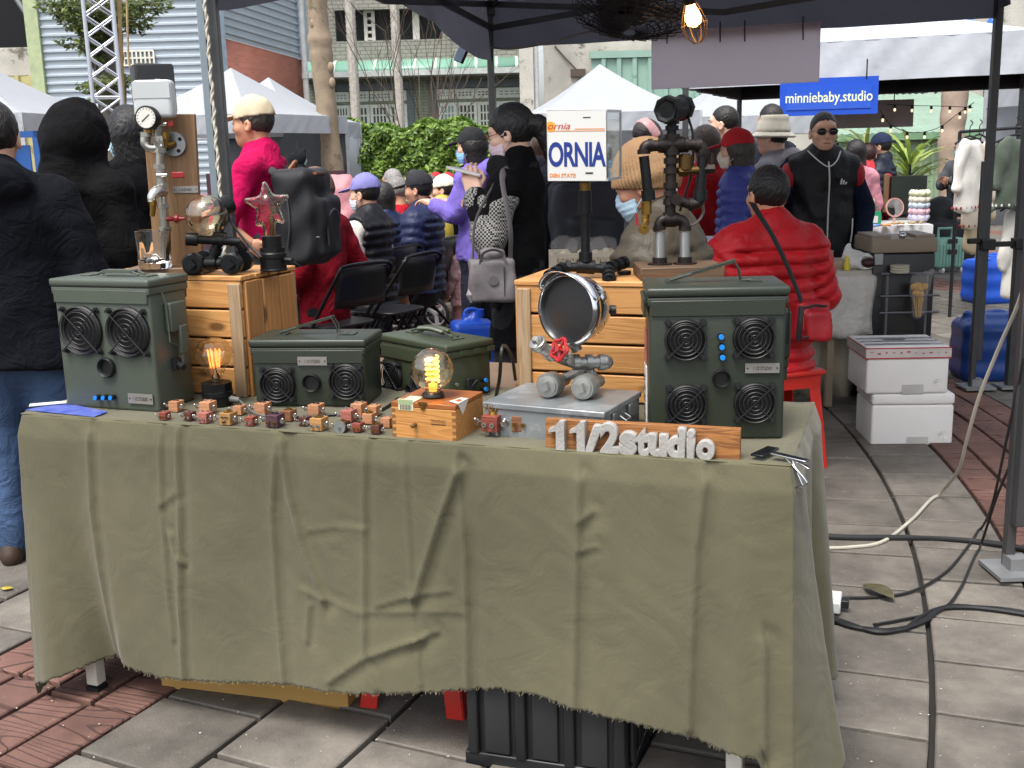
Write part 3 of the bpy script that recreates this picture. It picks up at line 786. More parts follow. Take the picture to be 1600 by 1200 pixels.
for i in range(10):b.box((gx0+(gx1-gx0)*i/9,-.085,(wz0+wz1)/2),(.04,.03,wz1-wz0))
for i in range(3):b.box(((gx0+gx1)/2,-.087,wz0+(wz1-wz0)*i/2),(gx1-gx0,.03,.04))
b.obj('grille',mat('white paint','#d8d5c8',.5),wn)
xc=aty(470,100,32).x
p0,p1=Vector((xb,DW,0)),Vector((xc,32,0));dL=(p1-p0).length;ang=math.atan2(p1 .y-p0 .y,p1 .x-p0 .x)
sw=thing('brick_workshop','red brick lower storey under slanting blue corrugated sheets beside a white drainpipe','building',p0,ang)
zb0=zat(p0 .x,p0 .y,55)
zb1=zat(p1 .x,p1 .y,93)
b=B();b.grid([[(0,0,0),(0,0,zb0)],[(dL,0,0),(dL,0,zb1)]]);b.obj('brick_wall',tilemat('red wall tiles','#a4604f','#94533f',.24,.075,'#8a6a5c',msize=.008),sw,thick=.06)
b=B();xx=[]
b0=B();nrow=26
rows=[]
for i in range(nrow*4):
 k,f=divmod(i,4);fr,dp=[(0,0),(.55,0),(.66,-.03),(.9,-.03)][f]
 t=(k+fr)/nrow
 rows.append([(0,-.05+dp*1.5,zb0+t*5),(dL+.0,-.05+dp*1.5,zb1+t*5)])
b0 .grid(rows,True);b0 .obj('wall',M_BLUEIRON,sw,smooth=0)
b=B();b.box((.1,-.14,4),(.34,.12,8));b.obj('corner_strip',mat('light blue trim','#a7b9c8',.5),sw)
b=B();b.bar((dL+.03,-.1,zb1-.02),(dL+.03,-.1,zb1+4),.34,.14);b.obj('end_strip',mat('light blue trim','#a7b9c8',.5),sw)
dp_=thing('drainpipe','white drainpipe running down the corner where red brick meets grey tiles','pipe',(p1 .x+.14,p1 .y-.2,0))
b=B();b.cyl((0,0,0),(0,0,8),.08);b.obj('pipe',mat('white pvc','#c9cbc8',.4),dp_)
b=B()
b.cyl((0,0,3.6),(0,0,3.75),.10)
b.obj('pipe_collar',mat('white pvc','#c9cbc8',.4),dp_)
x9=aty(66,100,DW).x;x8=x9-8
lb=thing('concrete_building','weathered block with a dark upper opening, render band and faded yellow sheet fence below','building',(x8,DW+.1,0))
zt,zm,zl=zat(x9,DW,72),zat(x9,DW,116),0
b=B();b.box((4,.3,(zt+zm)/2),(8.0,.5,zt-zm));b.obj('render_band',M_CONC,lb)
b=B();corrug(b,0,7.9,0,zm,.32,.06,'z',.06);b.obj('sheet_fence',M_YELIRON,lb,smooth=0)
b=B();b.box((4,.45,zm/2),(7.9,.3,zm-.02));b.obj('backing',M_CONC,lb)
b=B();b.box((4,1.6,zt+1.8),(8,.1,3.6));b.box((4,.9,zt+.02),(8,1.3,.04));b.obj('opening',M_DARKIN,lb)
b=B();b.cyl((7.3,.0,zt+1.5),(7.86,.0,zt+.5),.07);b.obj('brace',mat('galvanised tube','#8f9496',.4,.6),lb)
DG=34.0
ga_=Vector((aty(478,100,DG).x,DG,0));gb_=Vector((aty(836,100,DG).x,DG,0));GL=gb_.x-ga_.x
hall=thing('tiled_hall','grey tiled two-storey hall with white grid windows and a curved green awning','building',ga_)
lx=lambda px:aty(px,100,DG).x-ga_.x
lz=lambda px,py:zat(aty(px,100,DG).x,DG,py)
M_TILE=tilemat('grey wall tiles','#97958a','#8b8a80',.30,.11,'#6d6c64',msize=.012)
M_TILEG=tilemat('greenish wall tiles','#8f9a84','#83907a',.30,.09,'#67705f',msize=.01)
zaw0,zaw1=lz(650,119),lz(650,93)
zop0,zop1=lz(600,63),lz(600,14)
xo0,xo1=lx(527),lx(692)
b=B();zb_=zaw1
b.box((GL/2,.1,(zaw1+zop0)/2),(GL,.2,zop0-zaw1));b.box((xo0/2,.1,(zop0+zop1)/2),(xo0,.2,zop1-zop0));b.box(((xo1+GL)/2,.1,(zop0+zop1)/2),(GL-xo1,.2,zop1-zop0));b.box((GL/2,.1,zop1+1.5),(GL,.2,3))
b.obj('upper_wall',M_TILE,hall)
b=B();b.box(((xo0+xo1)/2,.9,(zop0+zop1)/2),(xo1-xo0+.9,.1,zop1-zop0+.9));b.box(((xo0+xo1)/2,.5,zop0-.03),(xo1-xo0,.8,.04));b.obj('upper_opening',mat('dim balcony','#3c3d3c',.9),hall)
for pxo in(572,584,651):
 b=B();x=lx(pxo);b.box((x,.4,(zop0+zop1)/2),(.10 if pxo!=651 else.20,.08,zop1-zop0));b.obj('mullion',mat('white paint','#d8d5c8',.5),hall)
b=B()
for t in range(5):b.box((lx(578),.41,zop0+(zop1-zop0)*(.1+.22*t)),(lx(584)-lx(572),.06,.07))
b.obj('ladder',mat('white paint','#d8d5c8',.5),hall)
b=B();b.box((GL/2,.1,zaw0/2),(GL,.2,zaw0));b.obj('lower_wall',M_TILEG,hall)
b=B();prof=[(-.75*math.sin(a)*1.,zaw0+(zaw1-zaw0)*math.cos(a))for a in np.linspace(0,PI/2,9)]
prof=[(0-.9*math.sin(a),zaw0+.1+(zaw1-zaw0-.1)*math.cos(a))for a in np.linspace(0,PI/2,9)]
b.grid([[(x,y,z)for y,z in prof]for x in(0,GL)]);b.obj('awning',mat('green awning sheet','#79a691',.35,var=.06,vs=2),hall,smooth=60,thick=.01)
for pxr in range(497,830,31):
 x=lx(pxr);bb=B();bb.grid([[(x+d,y-.012,z+.012)for y,z in prof]for d in(-.045,.045)]);bb.obj('awning_rib',mat('pale rib','#c7d2c6',.4),hall,thick=.015)
b=B();b.box((GL/2,-.48,zaw0+.04),(GL,.96,.16));b.obj('ledge',mat('pale ledge','#b9bfbb',.6),hall)
M_WHITEF=mat('white window paint','#d4dccf',.5);M_PANE=mat('window pane','#39443f',.08,var=.3,vs=2);M_PANE2=mat('pale window pane','#7f9c98',.12,var=.2,vs=3)
def gridwin(x0,x1,z0,z1,nx,nz,pane):
 b=B();b.box(((x0+x1)/2,-.03,(z0+z1)/2),(x1-x0,.05,z1-z0));w=b.obj('window',M_WHITEF,hall)
 fw=.07;cw=(x1-x0-2*fw)/nx;chh=(z1-z0-2*fw)/nz;me=None
 for i in range(nx):
  for j in range(nz):
   if me is None:
    q=B();q.box((0,0,0),(cw-.045,.016,chh-.045));me=q.mesh('pane',pane,0)
   mk('pane',me,w,(x0+fw+cw*(i+.5),-.052,z0+fw+chh*(j+.5)))
ztop_,zmid,zlow=lz(600,142),lz(600,160),lz(600,197)
for(a,c,p1_)in((519,543,1),(545,574,0),(576,581,1),(583,612,0),(613,633,0)):
 gridwin(lx(a),lx(c),zmid+.04,ztop_,max(1,(c-a)//7),2,M_PANE2 if p1_ else M_PANE)
for(a,c)in((519,543),(544,574),(575,604),(605,633)):
 gridwin(lx(a),lx(c),zlow-1.2,zmid-.06,4,7,M_PANE)
for(a,c,p1_)in((681,708,1),(710,740,0),(741,772,0),(774,815,1)):
 gridwin(lx(a),lx(c),zmid+.04,ztop_,4,2,M_PANE2 if p1_ else M_PANE)
for(a,c,p1_)in((682,711,1),(712,743,0),(744,772,0),(774,803,1)):
 gridwin(lx(a),lx(c),zlow-1.2,zmid-.06,4,7,M_PANE2 if p1_ else M_PANE)
mb=B()
for(a,c)in((517,637),(676,818)):
 mb.box(((lx(a)+lx(c))/2,-.04,ztop_+.14),(lx(c)-lx(a)+.3,.06,.22))
 for px_ in(a-1.5,c+1.5):mb.box((lx(px_),-.04,(ztop_+.6)/2),(.2,.06,ztop_-.6))
mb.obj('window_surround',mat('dark blue-grey tile','#5f6b6e',.5),hall)
sx0,sx1=aty(850,100,31).x,aty(1320,100,31).x
st_=thing('stained_wall','grimy pale rendered wall standing behind the pointed middle tent','wall',(sx0,31,0))
zt2=8.5
b=B();b.box(((sx1-sx0)/2,.15,zt2/2),(sx1-sx0,.3,zt2));b.obj('render',M_CONC,st_)
b=B();b.tube([(.3,-.03,zat(sx0+.3,31,72)),(.6,-.05,zat(sx0+.6,31,92)),(.9,-.05,zat(sx0+.9,31,110))],.02);b.box((.92,-.06,zat(sx0+.9,31,114)),(.4,.1,.2));b.obj('wall_bracket',mat('rusty iron','#5b5048',.8),st_)
gx_=aty(924,100,30.6).x;gx2=aty(1160,100,30.6).x
gf=thing('sheet_cladding','pale green ribbed iron sheets fixed to the stained wall behind the tents','cladding',(gx_,30.65,0))
b=B();corrug(b,0,gx2-gx_,0,zat(gx_,30.6,88),.42,.08,'z');b.obj('sheet',M_GREENIRON,gf,smooth=0)
b=B();b.box(((gx2-gx_)/2,-.02,zat(gx_,30.6,86)),(gx2-gx_+.1,.16,.18));b.obj('top_rail',M_GREENIRON,gf)
cp=thing('concrete_pole','square grey concrete pole beside a thin white pipe','pole',aty(829,400,29.5).xy.to_3d())
b=B();b.box((0,0,4),(.36,.36,8));b.obj('shaft',M_CONC,cp)
cp=thing('rain_pipe','thin white rain pipe beside the concrete pole','pipe',aty(843,400,29.5).xy.to_3d())
b=B();b.cyl((0,0,0),(0,0,8),.08);b.obj('pipe',mat('white pvc','#c9cbc8',.4),cp)
shx0,shx1=aty(1310,250,24).x,aty(1640,250,24).x
sh_=thing('green_shed','pale green ribbed metal shed with a sloping green roof at the back','shed',(shx0,24,0))
zs1=zat(shx0+1,24,214)
b=B();corrug(b,0,shx1-shx0,0,zs1,.26,.05,'z');b.obj('wall',mat('shed green sheet','#869c80',.5,var=.08),sh_,smooth=0)
b=B();b.box(((shx1-shx0)/2,.6,zs1/2),(shx1-shx0,.9,zs1-.02));b.obj('core',M_DARKIN,sh_)
b=B();rr_=[]
for i in range(60):
 x=(shx1-shx0+.2)*i/59-.1;dz_=.03*(i%2);rr_.append([(x,-.25,zs1+.05+dz_),(x,4.6,zs1+1.05+dz_)])
b.grid(rr_);b.obj('roof',mat('shed roof green','#7d9484',.5,var=.1,vs=2),sh_,smooth=0,thick=.02)
b=B();b.box(((shx1-shx0)/2,-.22,zs1+.0),(shx1-shx0+.2,.06,.14));b.obj('fascia',mat('shed fascia','#6f9270',.5),sh_)
bh=thing('grey_block','grey rendered building with dark openings seen over the shed roof','building',(aty(1375,200,31).x,31,0))
b=B();b.box((5,.3,4),(13,.6,8));b.obj('wall',M_CONC,bh)
for x in(.9,3.4):
 b=B();b.box((x,-.02,2.7),(1.2,.1,1.4));b.obj('window',M_PANE,bh)
b=B();b.cyl((1.3,-.15,0),(1.3,-.15,6),.09);b.obj('pipe',mat('white pvc','#c9cbc8',.4),bh)
rb_=thing('brick_house','orange brick house end peeping over the long white tent','house',(aty(1440,50,34).x,34,0))
b=B();b.box((3.7,.5,4),(7.6,1,8));b.obj('wall',tilemat('orange bricks','#94553c','#7d4430',.25,.08,'#a89888',msize=.012),rb_)
b=B();b.box((4.2,-.05,4),(1,.2,8));b.obj('grey_pilaster',M_CONC,rb_)
# ------------ hedge, trees
def leafmesh(n,fn,size,seedv):
 rnd=random.Random(seedv);b=B()
 for i in range(n):
  c,nr=fn(rnd);s_=size*rnd.uniform(.6,1.3)
  d=Vector((rnd.gauss(0,1),rnd.gauss(0,1),rnd.gauss(-.3,.7))).normalized();nn=(nr*1.2+Vector((rnd.gauss(0,.6),rnd.gauss(0,.6),rnd.gauss(.4,.6)))).normalized()
  u=d.cross(nn)
  if u.length<.05:continue
  u.normalize();d=nn.cross(u)
  c=Vector(c);a=c-d*s_;e=c+d*s_;w=u*s_*.42
  b._add([a,c+w+nn*s_*.12,e,c-w+nn*s_*.12],[(0,1,2),(0,2,3)])
 return b
def leafmat(name,c,c2):
 m,n,l,p=newmat(name)
 ge=n.new('ShaderNodeNewGeometry');rp=n.new('ShaderNodeMix');rp.data_type='RGBA';rp.inputs[6].default_value=(*lin(c),1);rp.inputs[7].default_value=(*lin(c2),1)
 l.new(ge.outputs['Random Per Island'],rp.inputs[0]);l.new(rp.outputs[2],p.inputs['Base Color']);p.inputs['Roughness'].default_value=.4
 p.inputs['Subsurface Weight'].default_value=0
 tr=n.new('ShaderNodeBsdfTranslucent');l.new(rp.outputs[2],tr.inputs[0]);ad=n.new('ShaderNodeMixShader');ad.inputs[0].default_value=.3
 l.new(p.outputs[0],ad.inputs[1]);l.new(tr.outputs[0],ad.inputs[2]);l.new(ad.outputs[0],n['Material Output'].inputs[0])
 return m
M_LEAF=leafmat('hedge leaf','#3f5f26','#93b04c');M_LEAF2=leafmat('tree leaf','#3c4d22','#7f8c48')
hx0,hx1=aty(522,250,24).x,aty(800,250,24).x
hg=thing('hedge','bushy green hedge behind the seated crowd, below the grid windows','hedge',((hx0+hx1)/2,24,0))
hw=(hx1-hx0)/2;hh=zat(hg.location.x,24,194)
def hfn(r):
 x=r.uniform(-hw,hw);top=hh*(.97+.035*math.sin(x*3.1)+.03*math.sin(x*7.7+1))
 if r.random()<.25:return(x,r.uniform(-.5,.5),top+r.uniform(-.12,.1)),Vector((0,0,1))
 z=r.uniform(.2,top);y=-.55+.07*math.sin(x*5+z*4)+.05*math.sin(x*11-z*9)+r.uniform(-.08,.25);return(x,y,z),Vector((0,-1,.3))
leafmesh(20000,hfn,.075,5).obj('foliage',M_LEAF,hg,smooth=0)
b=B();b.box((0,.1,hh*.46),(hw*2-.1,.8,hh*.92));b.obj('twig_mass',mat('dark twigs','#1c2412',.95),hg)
bark=mat('smooth grey-brown bark','#8d7d69',.85,var=.2,vs=5,bump=.6,bs=30,wear=('#6e6353',.42,4))
def trunk(name,label,pts,r,m,cat='tree',n=12,knots=()):
 base=Vector(pts[0]);t=thing(name,label,cat,base)
 sp=spline([Vector(p)-base for p in pts],10);k=len(sp)
 rs=[r[0]+(r[1]-r[0])*i/(k-1)for i in range(k)]
 rs=[q*(1+.05*math.sin(i*1.3)+.04*math.sin(i*.7+1))for i,q in enumerate(rs)]
 for kn,am in knots:
  for i in range(k):
   rs[i]*=1+am*math.exp(-((i/(k-1)-kn)/.03)**2)
 b=B();b.tube(sp,rs,n);b.obj('trunk',m,t,smooth=80);return t
D_=20.0
tr=trunk('street_tree','tall leaning bare trunk with knots beside the white tents',[tuple(aty(524,420,D_).xy.to_3d()),tuple(aty(520,265,D_)),tuple(aty(505,120,D_)),tuple(aty(497,30,D_)),tuple(aty(490,-80,D_))],(.195,.16),bark,knots=((.58,.35),(.66,.28),(.83,.25)))
b=B()
for py_,dx in((106,.13),(130,.12),(38,-.1)):
 p=aty({106:508,130:511,38:499}[py_],py_,D_)-tr.location;b.ball(p+Vector((dx*.9,-.12,0)),(.06,.05,.09))
tag(b.obj('bark_knots',bark,tr,smooth=80),kind='stuff')
def ring_trunk(label,pts,r):
 base=Vector(pts[0]);t=thing('palm_tree',label,'tree',base,group='pale palm trunks before the hall');sp=spline([Vector(p)-base for p in pts],24)
 b=B();b.tube(sp,[r*(1+.10*(i%2))for i in range(len(sp))],10);b.obj('trunk',mat('pale ringed palm bark','#a9a49b',.8,var=.25,vs=14),t,smooth=30);return t
ring_trunk('thin pale ringed palm trunk in front of the grid windows, nearer the big leaning trunk',[tuple(aty(557,330,29).xy.to_3d()),tuple(aty(556,190,29)),tuple(aty(551,90,29)),tuple(aty(546,0,29))],.12)
ring_trunk('thin pale ringed palm trunk among the bare twigs',[tuple(aty(626,330,29).xy.to_3d()),tuple(aty(625,185,29)),tuple(aty(620,90,29)),tuple(aty(616,0,29))],.11)
def bare_tree(label,px,D,py0,py1,n,spread):
 base=aty(px,300,D);base.z=0;t=thing('bare_shrub',label,'shrub',base);r=random.Random(px)
 zt_=zat(base.x,D,py1);b=B()
 def br(p,d,L,rad,lev):
  pts=[p];q=p.copy();dd=d.copy()
  for i in range(5):
   dd=(dd+Vector((r.gauss(0,.10),r.gauss(0,.10),.06))).normalized();q=q+dd*L/5;pts.append(q.copy())
   if lev<3 and i>0 and r.random()<.75:br(q.copy(),(dd+Vector((r.gauss(0,.55),r.gauss(0,.5),.2))).normalized(),L*.5,rad*.55,lev+1)
  b.tube(pts,[rad*(1-.12*i)for i in range(6)],4)
 for i in range(n):br(Vector((r.uniform(-.1,.1),r.uniform(-.1,.1),0)),Vector((r.uniform(-spread,spread),r.uniform(-.1,.1),1)).normalized(),zt_*r.uniform(.8,1.05),.026,0)
 b.obj('branches',mat('dark twig bark','#54463c',.9),t)
bare_tree('leafless thin-branched shrub in front of the hall windows',650,27,195,40,5,.22)
bare_tree('leafless dark twiggy shrub between the two windows',668,28,195,60,4,.3)
D_=13.5
tb=aty(172,300,D_);tb.z=0
tl=trunk('leafy_tree','leafy tree whose branches hang behind the aluminium truss',[tuple(tb),tuple(aty(176,150,D_)),tuple(aty(172,60,D_)),tuple(aty(166,-60,D_))],(.16,.13),mat('grey tree bark','#6f6a60',.9,var=.25,vs=6,bump=.6,bs=30))
cl=[]
for(px_,py_,rx,rz_)in((95,10,30,20),(125,30,30,18),(150,50,22,20),(145,75,14,18),(110,68,14,9),(215,25,22,22),(235,5,30,14),(205,45,12,8),(150,138,22,10),(165,158,16,8),(185,130,20,16),(140,10,40,14),(175,20,30,20),(160,95,10,6),(128,48,14,8)):
 c=aty(px_,py_,D_-.3)-tb;s_=D_/FPX;cl.append((c,rx*s_*1.0,rz_*s_*1.0))
def lfn(r):
 c,rx,rz_=cl[r.choices(range(len(cl)),[q[1]*q[2]for q in cl])[0]]
 while True:
  v=Vector((r.uniform(-1,1),r.uniform(-1,1),r.uniform(-1,1)))
  if v.length<1:break
 return c+Vector((v.x*rx,v.y*.5,v.z*rz_)),Vector((0,-.3,.8))
leafmesh(3600,lfn,.042,9).obj('crown',M_LEAF2,tl,smooth=0)
b=B()
for c,rx,rz_ in cl:
 p0_=Vector((0,0,max(1.2,c.z-.3)));b.tube([p0_,(p0_+c)/2+Vector((0,0,.1)),c],[.035,.02,.008],5)
b.obj('limbs',mat('grey tree bark','#6f6a60',.9),tl)
trunk('street_tree','smooth pinkish trunk standing before the green shed behind the string lights',[tuple(aty(1488,330,21).xy.to_3d()),tuple(aty(1487,230,21)),tuple(aty(1492,150,21)),tuple(aty(1500,40,21))],(.25,.22),mat('pink-grey bark','#a08c7c',.8,var=.15,vs=5,bump=.4,bs=30))
def leaf_plant(label,px,D,pyt,n,L,m,seedv=1):
 base=aty(px,300,D);base.z=0;t=thing('leafy_plant',label,'plant',base);r=random.Random(seedv);b=B();zt_=zat(base.x,D,pyt)
 for i in range(n):
  a=r.uniform(0,2*PI);p=Vector((0,0,zt_*r.uniform(.45,.75)));d=Vector((math.cos(a)*.7,math.sin(a)*.4,r.uniform(.5,1.2))).normalized();pts=[p]
  for k in range(5):d=(d+Vector((0,0,-.28))).normalized();pts.append(pts[-1]+d*L/5)
  for k in range(5):
   w0,w1=[.035*math.sin(PI*min(.98,(k+j+.3)/5.4))for j in(0,1)];s_=d.cross(Vector((0,0,1))).normalized()
   b._add([pts[k]-s_*w0,pts[k]+s_*w0,pts[k+1]+s_*w1,pts[k+1]-s_*w1],[(0,1,2,3)])
 b.obj('leaves',m,t,smooth=0);b=B();b.cyl((0,0,0),(0,0,zt_*.75),.02);b.obj('stem',M_DARKIN,t)
leaf_plant('lush plant with long yellow-green leaves in front of the green shed',1420,17.0,218,70,1.0,leafmat('long leaf','#4f7030','#a9b95c'),4)
leaf_plant('small yellow-green bush behind the man in the black vest',1350,20,190,90,.9,leafmat('bush leaf','#69823f','#b9c07a'),8)
# ------------ truss, white market tents
tx=aty(172,200,12.2);tx.z=0
ts=thing('truss_tower','aluminium lattice truss tower standing in front of the leafy tree','truss',tx,.35)
alu=mat('aluminium','#c3c7d0',.4,.6,var=.06)
w_=.145
for sx in(-1,1):
 for sy in(-1,1):
  b=B();b.cyl((sx*w_,sy*w_,0),(sx*w_,sy*w_,5.2),.021,n=10);b.obj('chord',alu,ts)
b=B()
for i in range(25):
 z=i*.21
 for(ax,ay,bx,by)in((-1,-1,1,-1),(1,-1,1,1),(1,1,-1,1),(-1,1,-1,-1)):
  b.cyl((ax*w_,ay*w_,z),(bx*w_,by*w_,z+.205),.011,n=6);b.cyl((bx*w_,by*w_,z),(ax*w_,ay*w_,z+.205),.011,n=6)
  if i%5==0:b.cyl((ax*w_,ay*w_,z),(bx*w_,by*w_,z),.013,n=6)
tag(b.obj('lattice',alu,ts),kind='stuff')
rp=spline([aty(198,0,11.8),aty(201,90,11.8),aty(207,120,11.8),aty(214,175,11.8)],8)
tag(B().tube(rp,.012,6).obj('rope',mat('tan rope','#a58d66',.9)),'thin tan rope slanting down beside the aluminium truss','rope')
b=B();b.cyl(aty(185,-20,12.3),aty(193,170,12.3),.02);tag(b.obj('bamboo_pole',mat('bamboo','#a8885a',.6)),'straight tan pole fixed up inside the lattice truss','pole')
sp0=aty(241,160,11.0);zt1,zt0=zat(sp0 .x,11,101),zat(sp0 .x,11,181)
pa=thing('loudspeaker','black loudspeaker box on a stand behind the wooden drink dispenser','speaker',(sp0 .x,11,0),.45)
blk=mat('black plastic','#17181a',.45,var=.2)
b=rbox((0,0,(zt0+zt1)/2),(.36,.34,zt1-zt0),.02);b.obj('cabinet',blk,pa)
b=B();b.box((.02,-.18,(zt0+zt1)/2),(.32,.02,zt1-zt0-.06));b.obj('grille',mat('dark grille','#25272b',.6,bump=.5,bs=300),pa)
b=B();b.box((.02,-.195,zt1-.16),(.05,.006,.025));b.obj('badge',mat('white paint','#d8d5c8',.5),pa)
b=B();b.cyl((0,0,0.02),(0,0,zt0),.02)
for a in range(3):b.cyl((0,0,.7),(.45*math.cos(a*2.1),.45*math.sin(a*2.1),.02),.013)
b.obj('stand',blk,pa)
WHITE_T=mat('white tent cloth','#b4b8be',.75,var=.04,vs=2,bump=.25,bs=14)
def canopy_roof(b,C,ze,zp,n=14,power=1.35,sag=.0,seam=None):
 """C: 4 corners (xy) in order; concave pointed roof surface"""
 cx=sum((Vector(c)for c in C),Vector((0,0)))/4
 for s in range(4):
  a,c=Vector(C[s]),Vector(C[(s+1)%4]);rows=[]
  for i in range(n+1):
   t=i/n;row=[]
   for j in range(n+1):
    u=j/n;e=a.lerp(c,u);p=e.lerp(cx,t)
    z=ze+(zp-ze)*t**power-sag*math.sin(PI*u)*math.sin(PI*t)
    row.append((p.x,p.y,z))
   rows.append(row)
  b.grid(rows)
def valance(b,a,c,z1,drop,wav=.015,n=40,seed=0,rise=None,out=.0):
 a,c=Vector(a),Vector(c);d=(c-a).normalized();nrm=Vector((d.y,-d.x));rows=[]
 for i in range(n+1):
  u=i/n;p=a.lerp(c,u);col_=[]
  for k in range(7):
   t=k/6;w=wav*t*(math.sin(u*23+seed)+.6*math.sin(u*47+seed*2+t*2))+wav*.5*math.sin(u*60+t*7+seed)
   q=p+nrm*(out*t+w);up=0 if rise is None else rise(u)
   col_.append((q.x,q.y,z1-drop*t*(1-up)))
  rows.append(col_)
 b.grid(rows)
def tent(label,corners,ze,zp,drop,m,frame,group=None,walls=(),power=1.35,legs=(0,1,2,3),wallm=None,inner=None):
 c0=sum((Vector(c)for c in corners),Vector((0,0)))/4
 t=thing('market_tent',label,'tent',(c0 .x,c0 .y,0),0,group);L=[Vector(c)-c0 for c in corners]
 b=B();canopy_roof(b,L,ze,zp,power=power);b.obj('roof',m,t,smooth=50)
 b=B()
 for i in range(4):valance(b,L[i],L[(i+1)%4],ze+.005,drop,seed=i*2.1+c0 .x)
 b.obj('valance',m,t,smooth=70)
 for i in legs:
  p=L[i]*.99;b=B();b.box((p.x,p.y,ze/2),(.05,.05,ze));b.box((p.x,p.y,.02),(.14,.14,.012));b.obj('leg',frame,t)
 for i in walls:
  a,c=L[i]*.985,L[(i+1)%4]*.985;bb=B();rows=[]
  for k in range(25):
   u=k/24;p=a.lerp(c,u);nn=Vector((c-a)).normalized();w=.03*math.sin(u*31)+.02*math.sin(u*57)
   rows.append([(p.x-nn.y*w*s,p.y+nn.x*w*s,z)for z,s in((.03,1.),(1.1,.7),(ze-.02,.0))])
  bb.grid(rows);bb.obj('side_wall',wallm or m,t,smooth=80,thick=.004)
 return t
whf=mat('white tent pole','#b9bcc0',.4,.3)
GW='white market tents round the plaza'
def sq(cx,D,w,d,skew=0.):
 ca,sa=math.cos(skew),math.sin(skew);return[(cx+x*ca-y*sa,D+x*sa+y*ca)for x,y in((-w/2,-d/2),(w/2,-d/2),(w/2,d/2),(-w/2,d/2))]
D_=9.2;ca=aty(-60,200,D_).x
ze=zat(ca,D_-1.5,168);tent('white tent with its slope ending by the hooded head, cut by the picture edge',sq(aty(-35,200,16).x,16,3,3.0,-.1),zat(aty(60,200,14.5).x,14.5,176),zat(aty(-35,200,16).x,16,88),.24,WHITE_T,whf,GW)
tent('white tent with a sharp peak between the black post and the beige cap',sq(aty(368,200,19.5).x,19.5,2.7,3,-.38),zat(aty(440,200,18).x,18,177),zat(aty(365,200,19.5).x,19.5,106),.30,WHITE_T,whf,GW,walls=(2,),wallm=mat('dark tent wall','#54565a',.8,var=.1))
tent('white tent with side walls right of the man in pink, touching the bare trunk',sq(aty(425,200,22.5).x,22.5,2.6,2.8,-.3),zat(aty(500,200,21).x,21,187),zat(aty(412,200,22.5).x,22.5,121),.30,WHITE_T,whf,GW,walls=(1,))
D_=21;tent('pointed white tent behind the number-plate lamp',sq(aty(938,200,D_).x,D_,3,3,.12),zat(aty(938,200,D_-1.4).x,D_-1.4,176),zat(aty(938,200,D_).x,D_,100),.32,WHITE_T,whf,GW,walls=(2,))
D_=22;tent('white tent half hidden behind the black pipe figure and the blank grey board',sq(aty(1140,200,D_).x,D_,2.9,2.9,.1),zat(aty(1140,200,D_-1.4).x,D_-1.4,182),zat(aty(1140,200,D_).x,D_,118),.34,WHITE_T,whf,GW,walls=(2,))
D_=17;tent('white tent beyond the clothes rack at the picture edge',sq(aty(1745,200,D_).x,D_,2.8,2.8,.05),zat(aty(1600,200,D_-1.4).x,D_-1.4,120),zat(aty(1640,200,D_).x,D_,60),.34,WHITE_T,whf,GW,walls=(2,))
def thin_cloth(m,c,f):
 n,l=m.node_tree.nodes,m.node_tree.links;t=n.new('ShaderNodeBsdfTranslucent');t.inputs[0].default_value=(*c,1);x=n.new('ShaderNodeMixShader');x.inputs[0].default_value=f
 l.new(n['Principled BSDF'].outputs[0],x.inputs[1]);l.new(t.outputs[0],x.inputs[2]);l.new(x.outputs[0],n['Material Output'].inputs[0])
 return m
thin_cloth(WHITE_T,(.7,.72,.75),.3)
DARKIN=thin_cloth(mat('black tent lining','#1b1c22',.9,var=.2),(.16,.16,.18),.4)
blackf=mat('dark grey tent frame','#4c4d4e',.4,.4,var=.15)
fa,fb=aty(1085,130,10.4),aty(1600,124,9.4)
d_=(fb-fa).xy.normalized();nb_=Vector((-d_.y,d_.x));La=(fb-fa).xy.length
A0=fa.xy-d_*.1;A1=A0+d_*3.05;big=[A0,A1,A1+nb_*3,A0+nb_*3]
zev=zat(fa.x+2,10.,62);zlo=zat(fa.x+2,10.,126)
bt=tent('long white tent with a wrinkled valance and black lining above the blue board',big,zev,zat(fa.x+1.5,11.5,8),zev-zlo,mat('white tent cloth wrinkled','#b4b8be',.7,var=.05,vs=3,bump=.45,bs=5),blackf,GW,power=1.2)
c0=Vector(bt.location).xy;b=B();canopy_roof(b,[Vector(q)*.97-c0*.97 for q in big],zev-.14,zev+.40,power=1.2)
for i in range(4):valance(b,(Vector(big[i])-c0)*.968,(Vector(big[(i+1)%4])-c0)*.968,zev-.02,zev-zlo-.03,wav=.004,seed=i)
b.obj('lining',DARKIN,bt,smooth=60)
BT0,BTd,BTn,BTz=A0,d_,nb_,zlo
